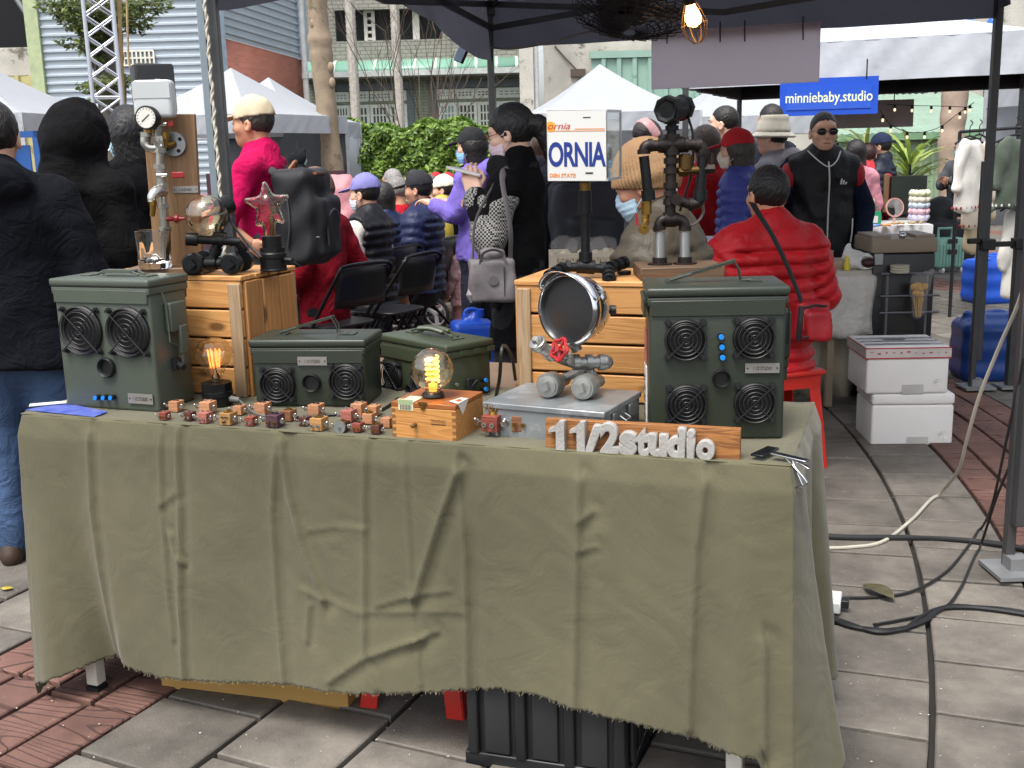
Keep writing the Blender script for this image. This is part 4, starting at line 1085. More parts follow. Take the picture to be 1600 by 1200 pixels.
def blueboard():
 a,c=aty(1219,135,9.75),aty(1373,130,9.60);w=(c-a).length;r=(c-a).normalized()
 zb,zt_=zat(a.x,9.75,182),zat(a.x,9.75,124)
 t=thing('shop_sign','blue hanging sign reading minniebaby.studio in pale lettering','sign',(a.x,a.y,0),math.atan2(r.y,r.x))
 bl=mat('blue sign vinyl','#2a55c4',.25,var=.04)
 b=B();b.box((w/2,.01,(zb+zt_)/2),(w,.02,zt_-zb));b.obj('board',bl,t)
 b=B();b.box((w/2,-.003,(zb+zt_)/2-.01),(w*.86,.006,(zt_-zb)*.62));b.obj('clear_sleeve',mat('blue sign vinyl gloss','#335cc8',.08,var=.02),t)
 lettering('minniebaby.studio',mat('pale yellow lettering','#e4ecc4',.5),t,faceM((w/2,-.0075,(zb+zt_)/2-.045),(1,0,0),(0,0,1)),.122,align_x='CENTER',sx=.82,bold=.0015)
 b=B()
 for x in(.1,w-.1):b.cyl((x,0,zt_-.02),(x,0,zt_+.14),.006,n=6)
 b.obj('hanger',blk,t)
blueboard()
a=aty(1310,190,12.2);t=thing('notice_board','plain grey-brown board hanging behind the blue sign','board',(a.x,a.y,0))
b=B();z0_,z1_=zat(a.x,12.2,201),zat(a.x,12.2,158);b.box((.32,0,(z0_+z1_)/2),(.98,.02,z1_-z0_));b.obj('panel',mat('grey-brown board','#b5abac',.6),t)
b=B();b.cyl((.1,.01,z1_),(.1,.01,z1_+.3),.006);b.cyl((.6,.01,z1_),(.6,.01,z1_+.3),.006);b.obj('hanger',blk,t)
# ------------ the dark tent over the stall
FL,FR=Vector((-.08,7.10)),Vector((2.645,6.10));NL,NR=Vector((-1.125,4.37)),Vector((1.625,3.36))
TC=[NL,NR,FR,FL]
c0=sum(TC,Vector((0,0)))/4
ct=thing('canopy_tent','dark navy pop-up tent over the stall, seen from below','tent',(c0 .x,c0 .y,0))
NAVY=thin_cloth(mat('dark navy tent cloth','#31343f',.75,var=.14,vs=3,bump=.5,bs=16),(.15,.15,.18),.45)
L=[c-c0 for c in TC]
zlow_=zat(FL.x,FL.y,75);zFR=zat(FR.x,FR.y,30);zNL=zat(NL.x,NL.y,14)
ZE=2.32
b=B();canopy_roof(b,L,ZE,3.35,power=1.0);b.obj('roof',NAVY,ct,smooth=50)
drops=[ZE-2.1,ZE-2.1,ZE-(zlow_+zFR)/2,ZE-zlow_]
b=B()
valance(b,L[0],L[1],ZE,.12,seed=1);valance(b,L[1],L[2],ZE,ZE-2.05,seed=2)
valance(b,L[2],L[3],ZE,ZE-(zlow_+zFR)/2,seed=3,wav=.012)
valance(b,L[3],L[0],ZE,ZE-min(zlow_,zNL),seed=4,wav=.010,rise=lambda u:.62*max(0,math.sin(PI*min(1,max(0,(u-.06)/.92))))**1.3)
b.obj('valance',NAVY,ct,smooth=70)
for i,c in enumerate(L):
 b=B();b.box((c.x,c.y,1.28),(.042,.042,2.2));b.box((c.x*.985,c.y*.985,.66),(.032,.032,1.26))
 if i==0:b.v=[];b.f=[];b.mi=[];b.box((c.x+.020,c.y+.012,1.28),(.044,.05,2.2))
 lg_=b.obj('leg',blackf,ct,bevel=.004)
 if i==0:b=B();b.box((c.x-.017,c.y,1.28),(.028,.045,2.2));b.obj('outer_profile',mat('blue-grey aluminium','#7f8b92',.4,.3,var=.06),lg_,bevel=.003)
 b=B();b.box((c.x,c.y,.028),(.17,.17,.012));b.box((c.x,c.y,.05),(.06,.06,.05));b.obj('foot_plate',mat('scuffed steel plate','#8d8f90',.5,.5,var=.2),ct)
 b=B();b.box((c.x,c.y,2.30),(.075,.075,.12));b.obj('corner_bracket',blackf,ct)
for i in range(4):
 a,c=L[i],L[(i+1)%4]
 for k in range(2):
  p,q=a.lerp(c,k*.5),a.lerp(c,k*.5+.5)
  for(za,zb)in((2.30,1.98 if False else 2.16),(2.16,2.30)):
   b=B();b.bar((p.x*.985,p.y*.985,za),(q.x*.985,q.y*.985,zb),.018,.034);b.obj('truss_bar',blackf,ct)
for i in range(4):
 m_=(L[i]+L[(i+1)%4])/2;b=B();b.bar((m_.x*.97,m_.y*.97,2.28),(0,0,2.52),.02,.034);b.obj('truss_bar',blackf,ct)
 b=B();b.bar((L[i].x*.97,L[i].y*.97,2.30),(0,0,3.3),.02,.034);b.obj('roof_pole',blackf,ct)
b=B();b.cyl((0,0,2.42),(0,0,3.36),.025);b.obj('centre_pole',blackf,ct)
TC2=[NR+Vector((.12,.02)),NR+Vector((2.9,-.95)),FR+Vector((2.9,-.98)),FR+Vector((.16,.0))]
c2=sum(TC2,Vector((0,0)))/4;nt=thing('canopy_tent','neighbouring dark tent whose corner cloth hangs at the upper picture corner','tent',(c2 .x,c2 .y,0));L2=[q-c2 for q in TC2]
b=B();canopy_roof(b,L2,ZE,3.3,power=1.0);b.obj('roof',NAVY,nt,smooth=50)
b=B()
for i in range(4):valance(b,L2[i],L2[(i+1)%4],ZE,.27,seed=5+i)
b.obj('valance',NAVY,nt,smooth=70)
for i in(1,2):b=B();b.box((L2[i].x,L2[i].y,1.16),(.045,.045,2.3));b.obj('leg',blackf,nt)
p=FR+Vector((.185,-.02))
t=thing('tent_post','grey tent post strapped beside the other post in front of the blue jerrycan','post',(p.x,p.y,0))
b=B();b.box((0,0,1.35),(.045,.045,2.7));b.obj('post',blackf,t,bevel=.004);b=B();b.box((0,0,.03),(.14,.14,.012));b.obj('foot_plate',mat('scuffed steel plate','#8d8f90',.5,.5,var=.2),t)
t=thing('post_clamp','black clamp joining the two tent posts above the blue drum','clamp',(FR.x+.09,FR.y-.03,zat(FR.x,FR.y,381)))
b=B();b.box((-.09,0,0),(.075,.075,.06));b.box((.095,0,0),(.075,.075,.06));b.box((0,-.01,0),(.12,.02,.03));b.box((-.16,0,.02),(.07,.03,.03));b.box((.17,0,-.01),(.07,.03,.03));b.obj('clamp_body',blk,t,bevel=.005)
zt_=2.28;pts=[(NL.x+.01+.003*math.sin(i*.9),NL.y-.045,.9+i*.012)for i in range(115)]
b=B()
for ph in(0,PI):b.tube([(x+.0035*math.cos(i*1.1+ph),y+.0035*math.sin(i*1.1+ph),z)for i,(x,y,z)in enumerate(pts)],.0042,6)
b.torus((NL.x,NL.y,2.08),.05,.008);tag(b.obj('hanging_rope',mat('white braided rope','#c9c3b2',.9,var=.1)),'white braided rope tied down the near left tent leg','rope')
q=aty(722,82,7.2);t=thing('floodlight','small tilted pale-faced floodlight hung at the tent corner','lamp',q)
Mx=Euler((R(25),R(22),R(15))).to_matrix().to_4x4()
b=B().at(Mx);b.box((0,0,0),(.065,.04,.125));b.obj('housing',blk,t,bevel=.006);b=B().at(Mx);b.box((-.012,-.021,0),(.05,.006,.11));b.obj('lens',mat('pale blue lens','#9fb7cf',.15),t)
b=B();b.tube([(0,.01,.05),(.01,.02,.085),(.03,.02,.10)],.006);b.obj('bracket',blk,t)
ev=(FR-FL).normalized();en=Vector((-ev.y,ev.x))
BOARDM,n_,l_,p_=newmat('translucent signboard');p_.inputs['Base Color'].default_value=(.62,.59,.60,1);p_.inputs['Roughness'].default_value=.7
t_=n_.new('ShaderNodeBsdfTranslucent');t_.inputs[0].default_value=(.85,.80,.83,1);m_=n_.new('ShaderNodeMixShader');m_.inputs[0].default_value=.8;l_.new(p_.outputs[0],m_.inputs[1]);l_.new(t_.outputs[0],m_.inputs[2]);l_.new(m_.outputs[0],n_['Material Output'].inputs[0])
a,c=aty(1018,139,6.62),aty(1258,136,6.62)
a=Vector((a.x,FL.y+(a.x-FL.x)*ev.y/ev.x-.06));c=Vector((c.x,FL.y+(c.x-FL.x)*ev.y/ev.x-.06));w=(c-a).length
zb,zt_=zat(a.x,a.y,140),zat(a.x,a.y,50)
a2=aty(1018,139,a.y);t=thing('blank_board','blank grey signboard seen from behind, hung from the tent edge by cable ties','board',(a2 .x,a.y,0),math.atan2((c-a).y,(c-a).x))
b=B();b.box((w/2,0,(zb+zt_)/2),(w,.004,zt_-zb));b.obj('panel',BOARDM,t)
for f in(.10,.42,.565,.90):
 b=B();b.tube([(w*f,-.013,zt_+.03),(w*f,-.02,zt_-.01),(w*f+.004*f,-.02,zt_-.07-.03*f)],.0045,5);b.obj('cable_tie',blk,t)
fanp=aty(985,22,5.5);t=thing('cage_fan','black caged electric fan slung flat under the tent roof','fan',fanp)
Mx=Euler((R(-14),R(9),0)).to_matrix().to_4x4()
b=B().at(Mx)
for k in range(7):b.torus((0,0,.075-.002*k*k),.28*(1-k*.13),.0035,n=36,m=5)
for k in range(6):b.torus((0,0,-.075+.012*k),.28*(.45+.09*k),.003,n=36,m=5)
for k in range(28):
 a=2*PI*k/28;ca_,sa_=math.cos(a),math.sin(a);b.tube([(.05*ca_,.05*sa_,.045),(.2*ca_,.2*sa_,.07),(.285*ca_,.285*sa_,.03),(.27*ca_,.27*sa_,-.03),(.12*ca_,.12*sa_,-.08),(.04*ca_,.04*sa_,-.09)],.0028,4)
b.obj('cage',mat('black wire','#131316',.5),t)
for k in range(3):
 b=B().at(Mx@Matrix.Rotation(k*2.094,4,'Z'));b.grid([[(.04+.20*i/6,(-.07+.14*j/4)*(.5+.8*math.sin(PI*(i/6)*.8)),.02*(j-2)*.9/2)for j in range(5)]for i in range(7)]);b.obj('blade',mat('dark fan blade','#26272b',.4),t,thick=.004)
b=B().at(Mx);b.cyl((0,0,-.03),(0,0,.2),.07,.05);b.obj('motor',blk,t)
b=B();b.cyl((0,0,.15),(-.02,0,.75),.012);b.obj('hanger',blk,t)
bp_=aty(1083,28,5.2);t=thing('cage_lamp','lit bulb in a small wire cage hanging under the tent','lamp',bp_)
Mx=Euler((R(10),R(-14),0)).to_matrix().to_4x4()
b=B().at(Mx);b.lathe([(.018,.075),(.02,.05),(.034,.02),(.038,0),(.03,-.028),(.012,-.04),(0,-.042)],18);b.obj('bulb',glow('warm bulb glow','#ffc070',9),t,smooth=180)
b=B().at(Mx);b.cyl((0,0,.06),(0,0,.13),.025);b.obj('socket',blk,t)
cg=mat('brass wire','#8a6f4a',.4,.6)
b=B().at(Mx)
for k in range(7):
 a=2*PI*k/7;b.tube([(.022*math.cos(a),.022*math.sin(a),.075),(.042*math.cos(a),.042*math.sin(a),.03),(.062*math.cos(a),.062*math.sin(a),-.03),(.045*math.cos(a),.045*math.sin(a),-.085),(.02*math.cos(a),.02*math.sin(a),-.11)],.0022,5)
b.torus((0,0,-.03),.062,.0022);b.torus((0,0,-.11),.02,.0022);b.torus((0,0,.03),.042,.002);b.obj('wire_cage',cg,t)
b=B();b.tube(spline([(.03,.0,.12),(.05,0,.22),(.1,.1,.5),(.1,.2,.9)]),.005);b.obj('cord',blk,t)
cbl=spline([aty(700,60,7.1),aty(730,72,7.1),aty(762,74,7.1),aty(800,76,6.95),aty(850,68,6.9),aty(900,54,6.85),aty(960,40,6.8)],8)
tag(B().tube(cbl,.007,6).obj('cable',mat('grey cable','#8b8985',.5)),'pale grey cable looped along the far tent edge','cable')
def string(label,pts,n,D=None):
 sp=spline(pts,10);t=thing('string_lights',label,'string lights',sp[0]);o=sp[0]
 B().tube([p-o for p in sp],.0035,5).obj('wire',blk,t);k=len(sp)
 for i in range(n):
  p=sp[int((i+.5)*k/n)]-o;b=B();b.ball(p+Vector((0,0,-.05)),(.013,.013,.018),10,7);bo=b.obj('bulb',glow('small warm bulb','#ffe2b8',.7),t,smooth=180)
  b=B();b.cyl(p+Vector((0,0,-.035)),p,.014,n=8);b.obj('cap',blk,bo)
string('sagging string of little bulbs from the blue sign towards the trunk',[aty(1375,172,10.6),aty(1392,195,10.7),aty(1425,207,10.8),aty(1465,200,11),aty(1500,175,11.2),aty(1522,160,11.4)],7)
string('straight string of little bulbs close under the black lining',[aty(1385,163,11.6),aty(1430,165,11.7),aty(1480,166,11.8),aty(1520,168,11.9)],5)
for(px_,py_,c_,lb)in((1447,40,'#3a62b8','blue pennant nearer the blank board, above the long white tent'),(1488,42,'#e6e8ec','white pennant above the long white tent'),(1512,33,'#5f8ad0','small light blue pennant between the white pennant and the balloon')):
 q=aty(px_,py_-10,12.);t=thing('pennant',lb,'pennant',q);b=B();b.prism([(-.11,0),(.13,.02),(-.01,-.14)],-.003,.003);o=b.obj('cloth',mat('pennant '+c_,c_,.7),t);o.rotation_euler=(R(90),0,0)
q=aty(1552,38,12.);t=thing('balloon','blue balloon beside the tent post above the long white tent','balloon',q);b=B();b.ball((0,0,0),(.07,.07,.08));b.cyl((0,0,-.1),(0,0,-.075),.012,.004);b.obj('skin',mat('blue balloon','#2f62c4',.2),t,smooth=180)
# ------------ the display table and its cloth
TZ=.78
T0=Vector((-1.246,2.724));TA=math.atan2(-.649,1.787);E1=Vector((math.cos(TA),math.sin(TA)));E2=Vector((-E1 .y,E1 .x))
TL,TD=1.90,.57
def tb(s,d,z=TZ):p=T0+E1*s+E2*d;return Vector((p.x,p.y,z))
tab=thing('display_table','long folding display table with white legs under the olive cloth','table',tb(0,0,0),TA)
b=B();b.box((TL/2,TD/2,TZ-.025),(TL-.02,TD-.02,.03));b.obj('table_top',mat('white table top','#c9c7c0',.5),tab)
for s_,d_ in((.092,.045),(TL-.1,.05),(.1,TD-.05),(TL-.1,TD-.05)):
 b=B();b.box((s_,d_,(TZ-.04)/2+.012),(.036,.036,TZ-.075));lg=b.obj('leg',mat('white painted leg','#c8c5ba',.5,var=.1,wear=('#7c776b',.34,14)),tab,bevel=.003)
 b=B();b.box((s_,d_,.012),(.04,.04,.024));b.obj('rubber_foot',blk,lg)
bt2=thing('folding_table','plain side table set behind the cloth table and carrying the crates','table',tb(.05,TD+.01,0),TA)
b=B();b.box((.85,.19,TZ-.02),(1.72,.36,.028));b.obj('table_top',mat('brown table top','#6d5a47',.6),bt2)
for s_ in(.05,1.65):
 for d_ in(.04,.33):b=B();b.box((s_,d_,(TZ-.03)/2),(.03,.03,TZ-.03));b.obj('leg',blackf,bt2)
CL=tag(mk('tablecloth',None,None,tb(0,0,0),TA),'wrinkled olive green cloth with a frayed hem draped over the long table','tablecloth')
def front_st(px,py,off=-.02):
 """pixel on the hanging front -> (s, z)"""
 d=ray(px,py);n=Vector((E2 .x,E2 .y,0));o=tb(0,off,0);c=Vector((0,0,CAMH));t=(o-c).dot(n)/d.dot(n);p=c+d*t
 return(p-o).xy.dot(E1),p.z
creases=[([(138,677),(142,795),(166,1027)],.007,.010),([(249,677),(252,795),(262,930),(270,1000)],.005,.007),([(275,670),(280,795),(280,926),(286,1062)],.008,.009),([(431,694),(424,795),(431,926),(442,1065)],.007,.012),([(437,690),(450,764),(472,847),(507,935)],.011,.013),([(569,690),(571,1027),(590,1075)],.007,.008),([(630,692),(643,926),(656,1070)],.0045,.006),([(714,738),(684,817),(647,934)],.011,.013),([(714,738),(726,864),(728,1078)],.009,.012),([(905,752),(901,873),(896,1107)],.009,.013),([(1101,752),(1087,864),(1076,1139)],.010,.014),([(1185,1000),(1183,1167)],.012,.012),([(518,1062),(569,1027),(620,1010),(660,998)],.007,.012),([(590,945),(640,932),(700,925)],.004,.008),([(470,920),(560,955),(720,958)],.003,.010),([(640,1005),(680,988)],.006,.008),([(905,815),(925,800)],.006,.010),([(905,862),(930,856)],.004,.008),([(480,830),(530,822),(570,826)],.003,.008),([(484,945),(480,1000)],.006,.008),([(249,790),(275,770)],.004,.009),([(265,835),(275,870),(285,880)],.008,.008)]
CR=[([front_st(*q)for q in pts],h,w)for pts,h,w in creases]
hem_px=[(45,1082),(75,1072),(120,1046),(165,1038),(185,1043),(250,1062),(350,1071),(440,1073),(520,1081),(590,1085),(660,1086),(728,1083),(780,1081),(840,1091),(900,1111),(960,1128),(1040,1146),(1110,1163),(1160,1168),(1185,1172)]
hem=sorted(front_st(*q)for q in hem_px);hs_,hz_=[q[0]for q in hem],[q[1]for q in hem]
RB=tb(TL,TD,0);z_rb=zat(RB.x,RB.y,1040)
per=TD+TL+TD;NU=560
def peri(w):
 c=.012
 if w<TD:return Vector((0,TD-w)),Vector((-1,0))
 if w<TD+TL:return Vector((w-TD,0)),Vector((0,-1))
 return Vector((TL,w-TD-TL)),Vector((1,0))
def hemz(w):
 s=w-TD
 if s<0:return np.interp(w,[0,TD-.05,TD],[.06,.05,hz_[0]])
 if s<TL-.10:return np.interp(s,hs_,hz_)
 return np.interp(s,[TL-.10,TL-.055,TL-.03,TL,TL+.06,TL+.14,TL+.22,TL+TD],[hz_[-1],hz_[-1]-.01,-.0+.07,.03,.04,.10,z_rb+.015,z_rb])
rnd=random.Random(4);NV=96;rows=[]
ws=sorted(set(list(np.linspace(0,per,NU))+[TD+.001*k for k in range(-12,13,3)]+[TD+TL+.0015*k for k in range(-20,30,3)]))
pn=_ph
for w in ws:
 p,n=peri(w);s=w-TD;col_=[]
 for wc,n0,n1 in((TD,Vector((-1,0)),Vector((0,-1))),(TD+TL,Vector((0,-1)),Vector((1,0)))):
  q=(w-wc)/.10
  if abs(q)<1:n=(n0*(1-q)/2+n1*(1+q)/2).normalized()
 zh=hemz(w)+rnd.uniform(-.004,.003)
 cornL=math.exp(-((w-TD)/.11)**2);cornR=math.exp(-((w-TD-TL-.01)/.07)**2)
 for j in range(NV+1):
  t=j/NV;z=TZ+.004-(TZ-zh)*t;dr=(TZ-z)
  o=.006+.012*min(1,dr/.05)
  o+=.035*cornL*t+.02*cornR*t+.11*t**1.3*math.exp(-((w-TD-TL-.13)/.075)**2)
  if 0<s<TL:
   o+=t*(.007*math.sin(s*7.5+1.)+.005*math.sin(s*13+2.2))*min(1,s/.1)*min(1,(TL-s)/.1)
   o-=.050*t*t*math.exp(-((s-.125-.05*t)/.045)**2)
   o+=.020*t*t*math.exp(-((s-.055)/.03)**2)
   o+=.030*t*math.exp(-((s-(TL-.09))/.035)**2)
   for pts,h,wd in CR:
    if not(min(q[0]for q in pts)-.06<s<max(q[0]for q in pts)+.06):continue
    best=9;tt=0
    for(x0,z0_),(x1,z1_)in zip(pts[:-1],pts[1:]):
     dx,dz=x1-x0,z1_-z0_;u=max(0,min(1,((s-x0)*dx+(z-z0_)*dz)/(dx*dx+dz*dz)))
     ex,ez=s-x0-u*dx,z-z0_-u*dz;e=math.hypot(ex,ez)
     if e<best:best=e;sg=1 if ex>0 else-1
    if best<.08:o+=h*(math.exp(-(best/wd*2.2)**2)if sg>0 else math.exp(-best/wd*1.2))-h*.5*math.exp(-((best-wd*2)/(wd*1.2))**2)*(sg>0)
  elif s>=TL:
   q=s-TL;o+=t*(.030*math.sin(q*26+.3)+.012*math.sin(q*57))*min(1,q/.12)+.05*t*math.exp(-((q-.52)/.06)**2)
  else:o+=t*.018*math.sin(s*21)
  o+=.0005*math.sin(s*61+z*37+math.sin(z*50))
  col_.append((p.x+n.x*o,p.y+n.y*o,max(z,.016)))
 rows.append(col_)
b=B();b.grid(rows)
topr=[]
for i in range(61):
 u=i/60;r_=[]
 for j in range(25):
  v=j/24;x,y=TL*u,TD*v
  e=min(u*TL,(1-u)*TL,v*TD)
  r_.append((x+(-.006 if u==0 else.006 if u==1 else 0),y-(.006 if v==0 else 0),TZ+.004*(e==0)+.0015*(e>0)*math.sin(x*19+y*7)*min(1,e/.05)*.3+(.001 if e>0 else 0)))
 topr.append(r_)
b.grid(topr)
def clothmat():
 m,n,l,p=newmat('olive cloth');tc=n.new('ShaderNodeTexCoord')
 n1=n.new('ShaderNodeTexNoise');n1 .inputs['Scale'].default_value=2.2;n1 .inputs['Detail'].default_value=6;l.new(tc.outputs['Object'],n1 .inputs['Vector'])
 mx=n.new('ShaderNodeMix');mx.data_type='RGBA';mx.inputs[6].default_value=(*lin('#565340'),1);mx.inputs[7].default_value=(*lin('#64604b'),1)
 r=n.new('ShaderNodeMapRange');r.inputs[1].default_value=.35;r.inputs[2].default_value=.65;l.new(n1 .outputs[0],r.inputs[0]);l.new(r.outputs[0],mx.inputs[0])
 mp=n.new('ShaderNodeMapping');mp.inputs['Scale'].default_value=(1,1,.35);l.new(tc.outputs['Object'],mp.inputs[0])
 def ns(src,sc,det,dis=0.):
  q=n.new('ShaderNodeTexNoise');q.inputs['Scale'].default_value=sc;q.inputs['Detail'].default_value=det;q.inputs['Distortion'].default_value=dis;l.new(src,q.inputs['Vector']);return q.outputs[0]
 a=ns(mp.outputs[0],26,4,2.2);c=ns(tc.outputs['Object'],260,2);d=ns(tc.outputs['Object'],7,3,1.5);nn=None
 ab=n.new('ShaderNodeMath');ab.operation='SUBTRACT';ab.inputs[1].default_value=.5;l.new(a,ab.inputs[0]);ab2=n.new('ShaderNodeMath');ab2 .operation='ABSOLUTE';l.new(ab.outputs[0],ab2 .inputs[0])
 for h,st,ds in((ab2 .outputs[0],.22,.008),(d,.16,.03),(c,.30,.0012)):
  bp=n.new('ShaderNodeBump');bp.inputs['Strength'].default_value=st;bp.inputs['Distance'].default_value=ds;l.new(h,bp.inputs['Height'])
  if nn is not None:l.new(nn,bp.inputs['Normal'])
  nn=bp.outputs[0]
 l.new(nn,p.inputs['Normal']);l.new(mx.outputs[2],p.inputs['Base Color']);p.inputs['Roughness'].default_value=.92;p.inputs['Sheen Weight'].default_value=.15
 p.inputs['Specular IOR Level'].default_value=.2
 return m
M_CLOTH=clothmat()
b.obj('cloth',M_CLOTH,CL,smooth=180,thick=.0016)
fr=B();r_=random.Random(2)
for i in range(0,len(ws)-1):
 if.45<ws[i]<TD+TL+.03:
  for q in range(r_.choice((0,0,1,1,2))):
   u=r_.random();p=Vector(rows[i][-1]).lerp(Vector(rows[i+1][-1]),u);e=p+Vector((r_.uniform(-.006,.006),r_.uniform(-.004,.002),-r_.uniform(.001,.006)));fr.tube([p+Vector((0,0,.003)),e],.0004,3)
tag(fr.obj('frayed_threads',mat('frayed thread','#8a8262',.9),CL,smooth=0),kind='stuff')
# ------------ helpers for faces
def onface(o,rz,px,py):
 """pixel on the vertical plane through o (facing the viewer, running along rz) -> local x, z"""
 ex=Vector((math.cos(rz),math.sin(rz),0));n=Vector((-ex.y,ex.x,0));c=Vector((0,0,CAMH));d=ray(px,py);t=(Vector(o)-c).dot(n)/d.dot(n);p=c+d*t-Vector(o)
 return p.dot(ex),p.z
OD=mat('olive drab paint','#2d332a',.38,var=.10,vs=5,bump=.12,bs=120,wear=('#50564b',.33,24))
OD2=mat('olive drab paint lighter','#3a4131',.38,var=.10,vs=5,bump=.12,bs=120,wear=('#596150',.33,24))
ODL=mat('olive drab paint palest','#4a5147',.40,var=.08,vs=5,bump=.1,bs=120,wear=('#666d62',.33,24))  # palest of the three olive base colours, used on the tall left can
CONE=mat('speaker cone','#141416',.35,var=.2);WIRE=mat('black wire','#131316',.4,.3);RUB=mat('rubber surround','#0e0e0f',.5)
KNOBK=mat('knob black','#101012',.35);KNOBB=mat('knob blue cap','#1d7fd6',.35);PLATE=mat('brushed nameplate','#a9a59f',.35,.7,var=.1,vs=40,stretch=(1,1,12));INK=mat('stamped ink','#2e2b2a',.6)
STEEL=mat('zinc steel','#9a9c9e',.35,.8,var=.1)
def facing(x,z,y=0):return Matrix.Translation((x,y,z))@Matrix.Rotation(R(90),4,'X')
def driver(parent,x,z,r,y0=0.,rings=5):
 A=facing(x,z,y0)
 b=B().at(A);b.lathe([(r,-.004),(r*1.0,.004),(r*.94,.007),(r*.88,.003),(r*.80,.006),(r*.74,-.002),(r*.40,-.018),(r*.26,-.022)],32)
 s=b.obj('speaker',RUB,parent,smooth=50)
 b=B().at(A);b.lathe([(r*.76,-.001),(r*.34,-.017),(r*.32,-.015),(r*.2,-.004),(0,-.001)],28);b.obj('cone',CONE,s,smooth=50)
 b=B().at(A)
 for k in range(rings):b.torus((0,0,.012),r*(.16+.78*k/(rings-1)),.0014,n=28,m=5)
 for a in(45,135):
  c,q=math.cos(R(a)),math.sin(R(a));b.cyl((-c*r*1.16,-q*r*1.16,.013),(c*r*1.16,q*r*1.16,.013),.0014,n=6)
 b.obj('grille',WIRE,s)
 for a in(45,135,225,315):
  c,q=math.cos(R(a)),math.sin(R(a));b=B().at(A);b.cyl((c*r*1.17,q*r*1.17,0),(c*r*1.17,q*r*1.17,.014),.0055,.0045,8);b.cyl((c*r*1.17,q*r*1.17,0),(c*r*1.17,q*r*1.17,.005),.0085,n=6);b.obj('screw',blk,s)
def port(parent,x,z,r,y0=0.):
 b=B().at(facing(x,z,y0));b.lathe([(r,-.002),(r,.006),(r*.9,.010),(r*.76,.006),(r*.72,-.05),(0,-.05)],24);b.obj('bass_port',RUB,parent,smooth=50)
def knob(parent,x,z,r=.007,y0=0.):
 b=B().at(facing(x,z,y0));b.cyl((0,0,0),(0,0,.014),r,r*.85,14);k=b.obj('knob',KNOBK,parent)
 b=B().at(facing(x,z,y0));b.cyl((0,0,.0135),(0,0,.017),r*.8,r*.72,14);b.obj('knob_cap',KNOBB,k)
def nameplate(parent,x,z,w,h,y0=0.,tx='1 1/2 STUDIO',A=None):
 A=A or facing(x,z,y0);b=B().at(A);b.box((0,0,.001),(w,h,.002));p=b.obj('nameplate',PLATE,parent)
 b=B().at(A)
 for s_ in(-1,1):b.cyl((s_*w*.43,0,.001),(s_*w*.43,0,.0032),h*.09,n=8)
 b.obj('rivet',INK,p);lettering(tx,INK,p,A@Matrix.Translation((0,-h*.2,.0024)),h*.52,align_x='CENTER',sx=.62,bold=.0002)
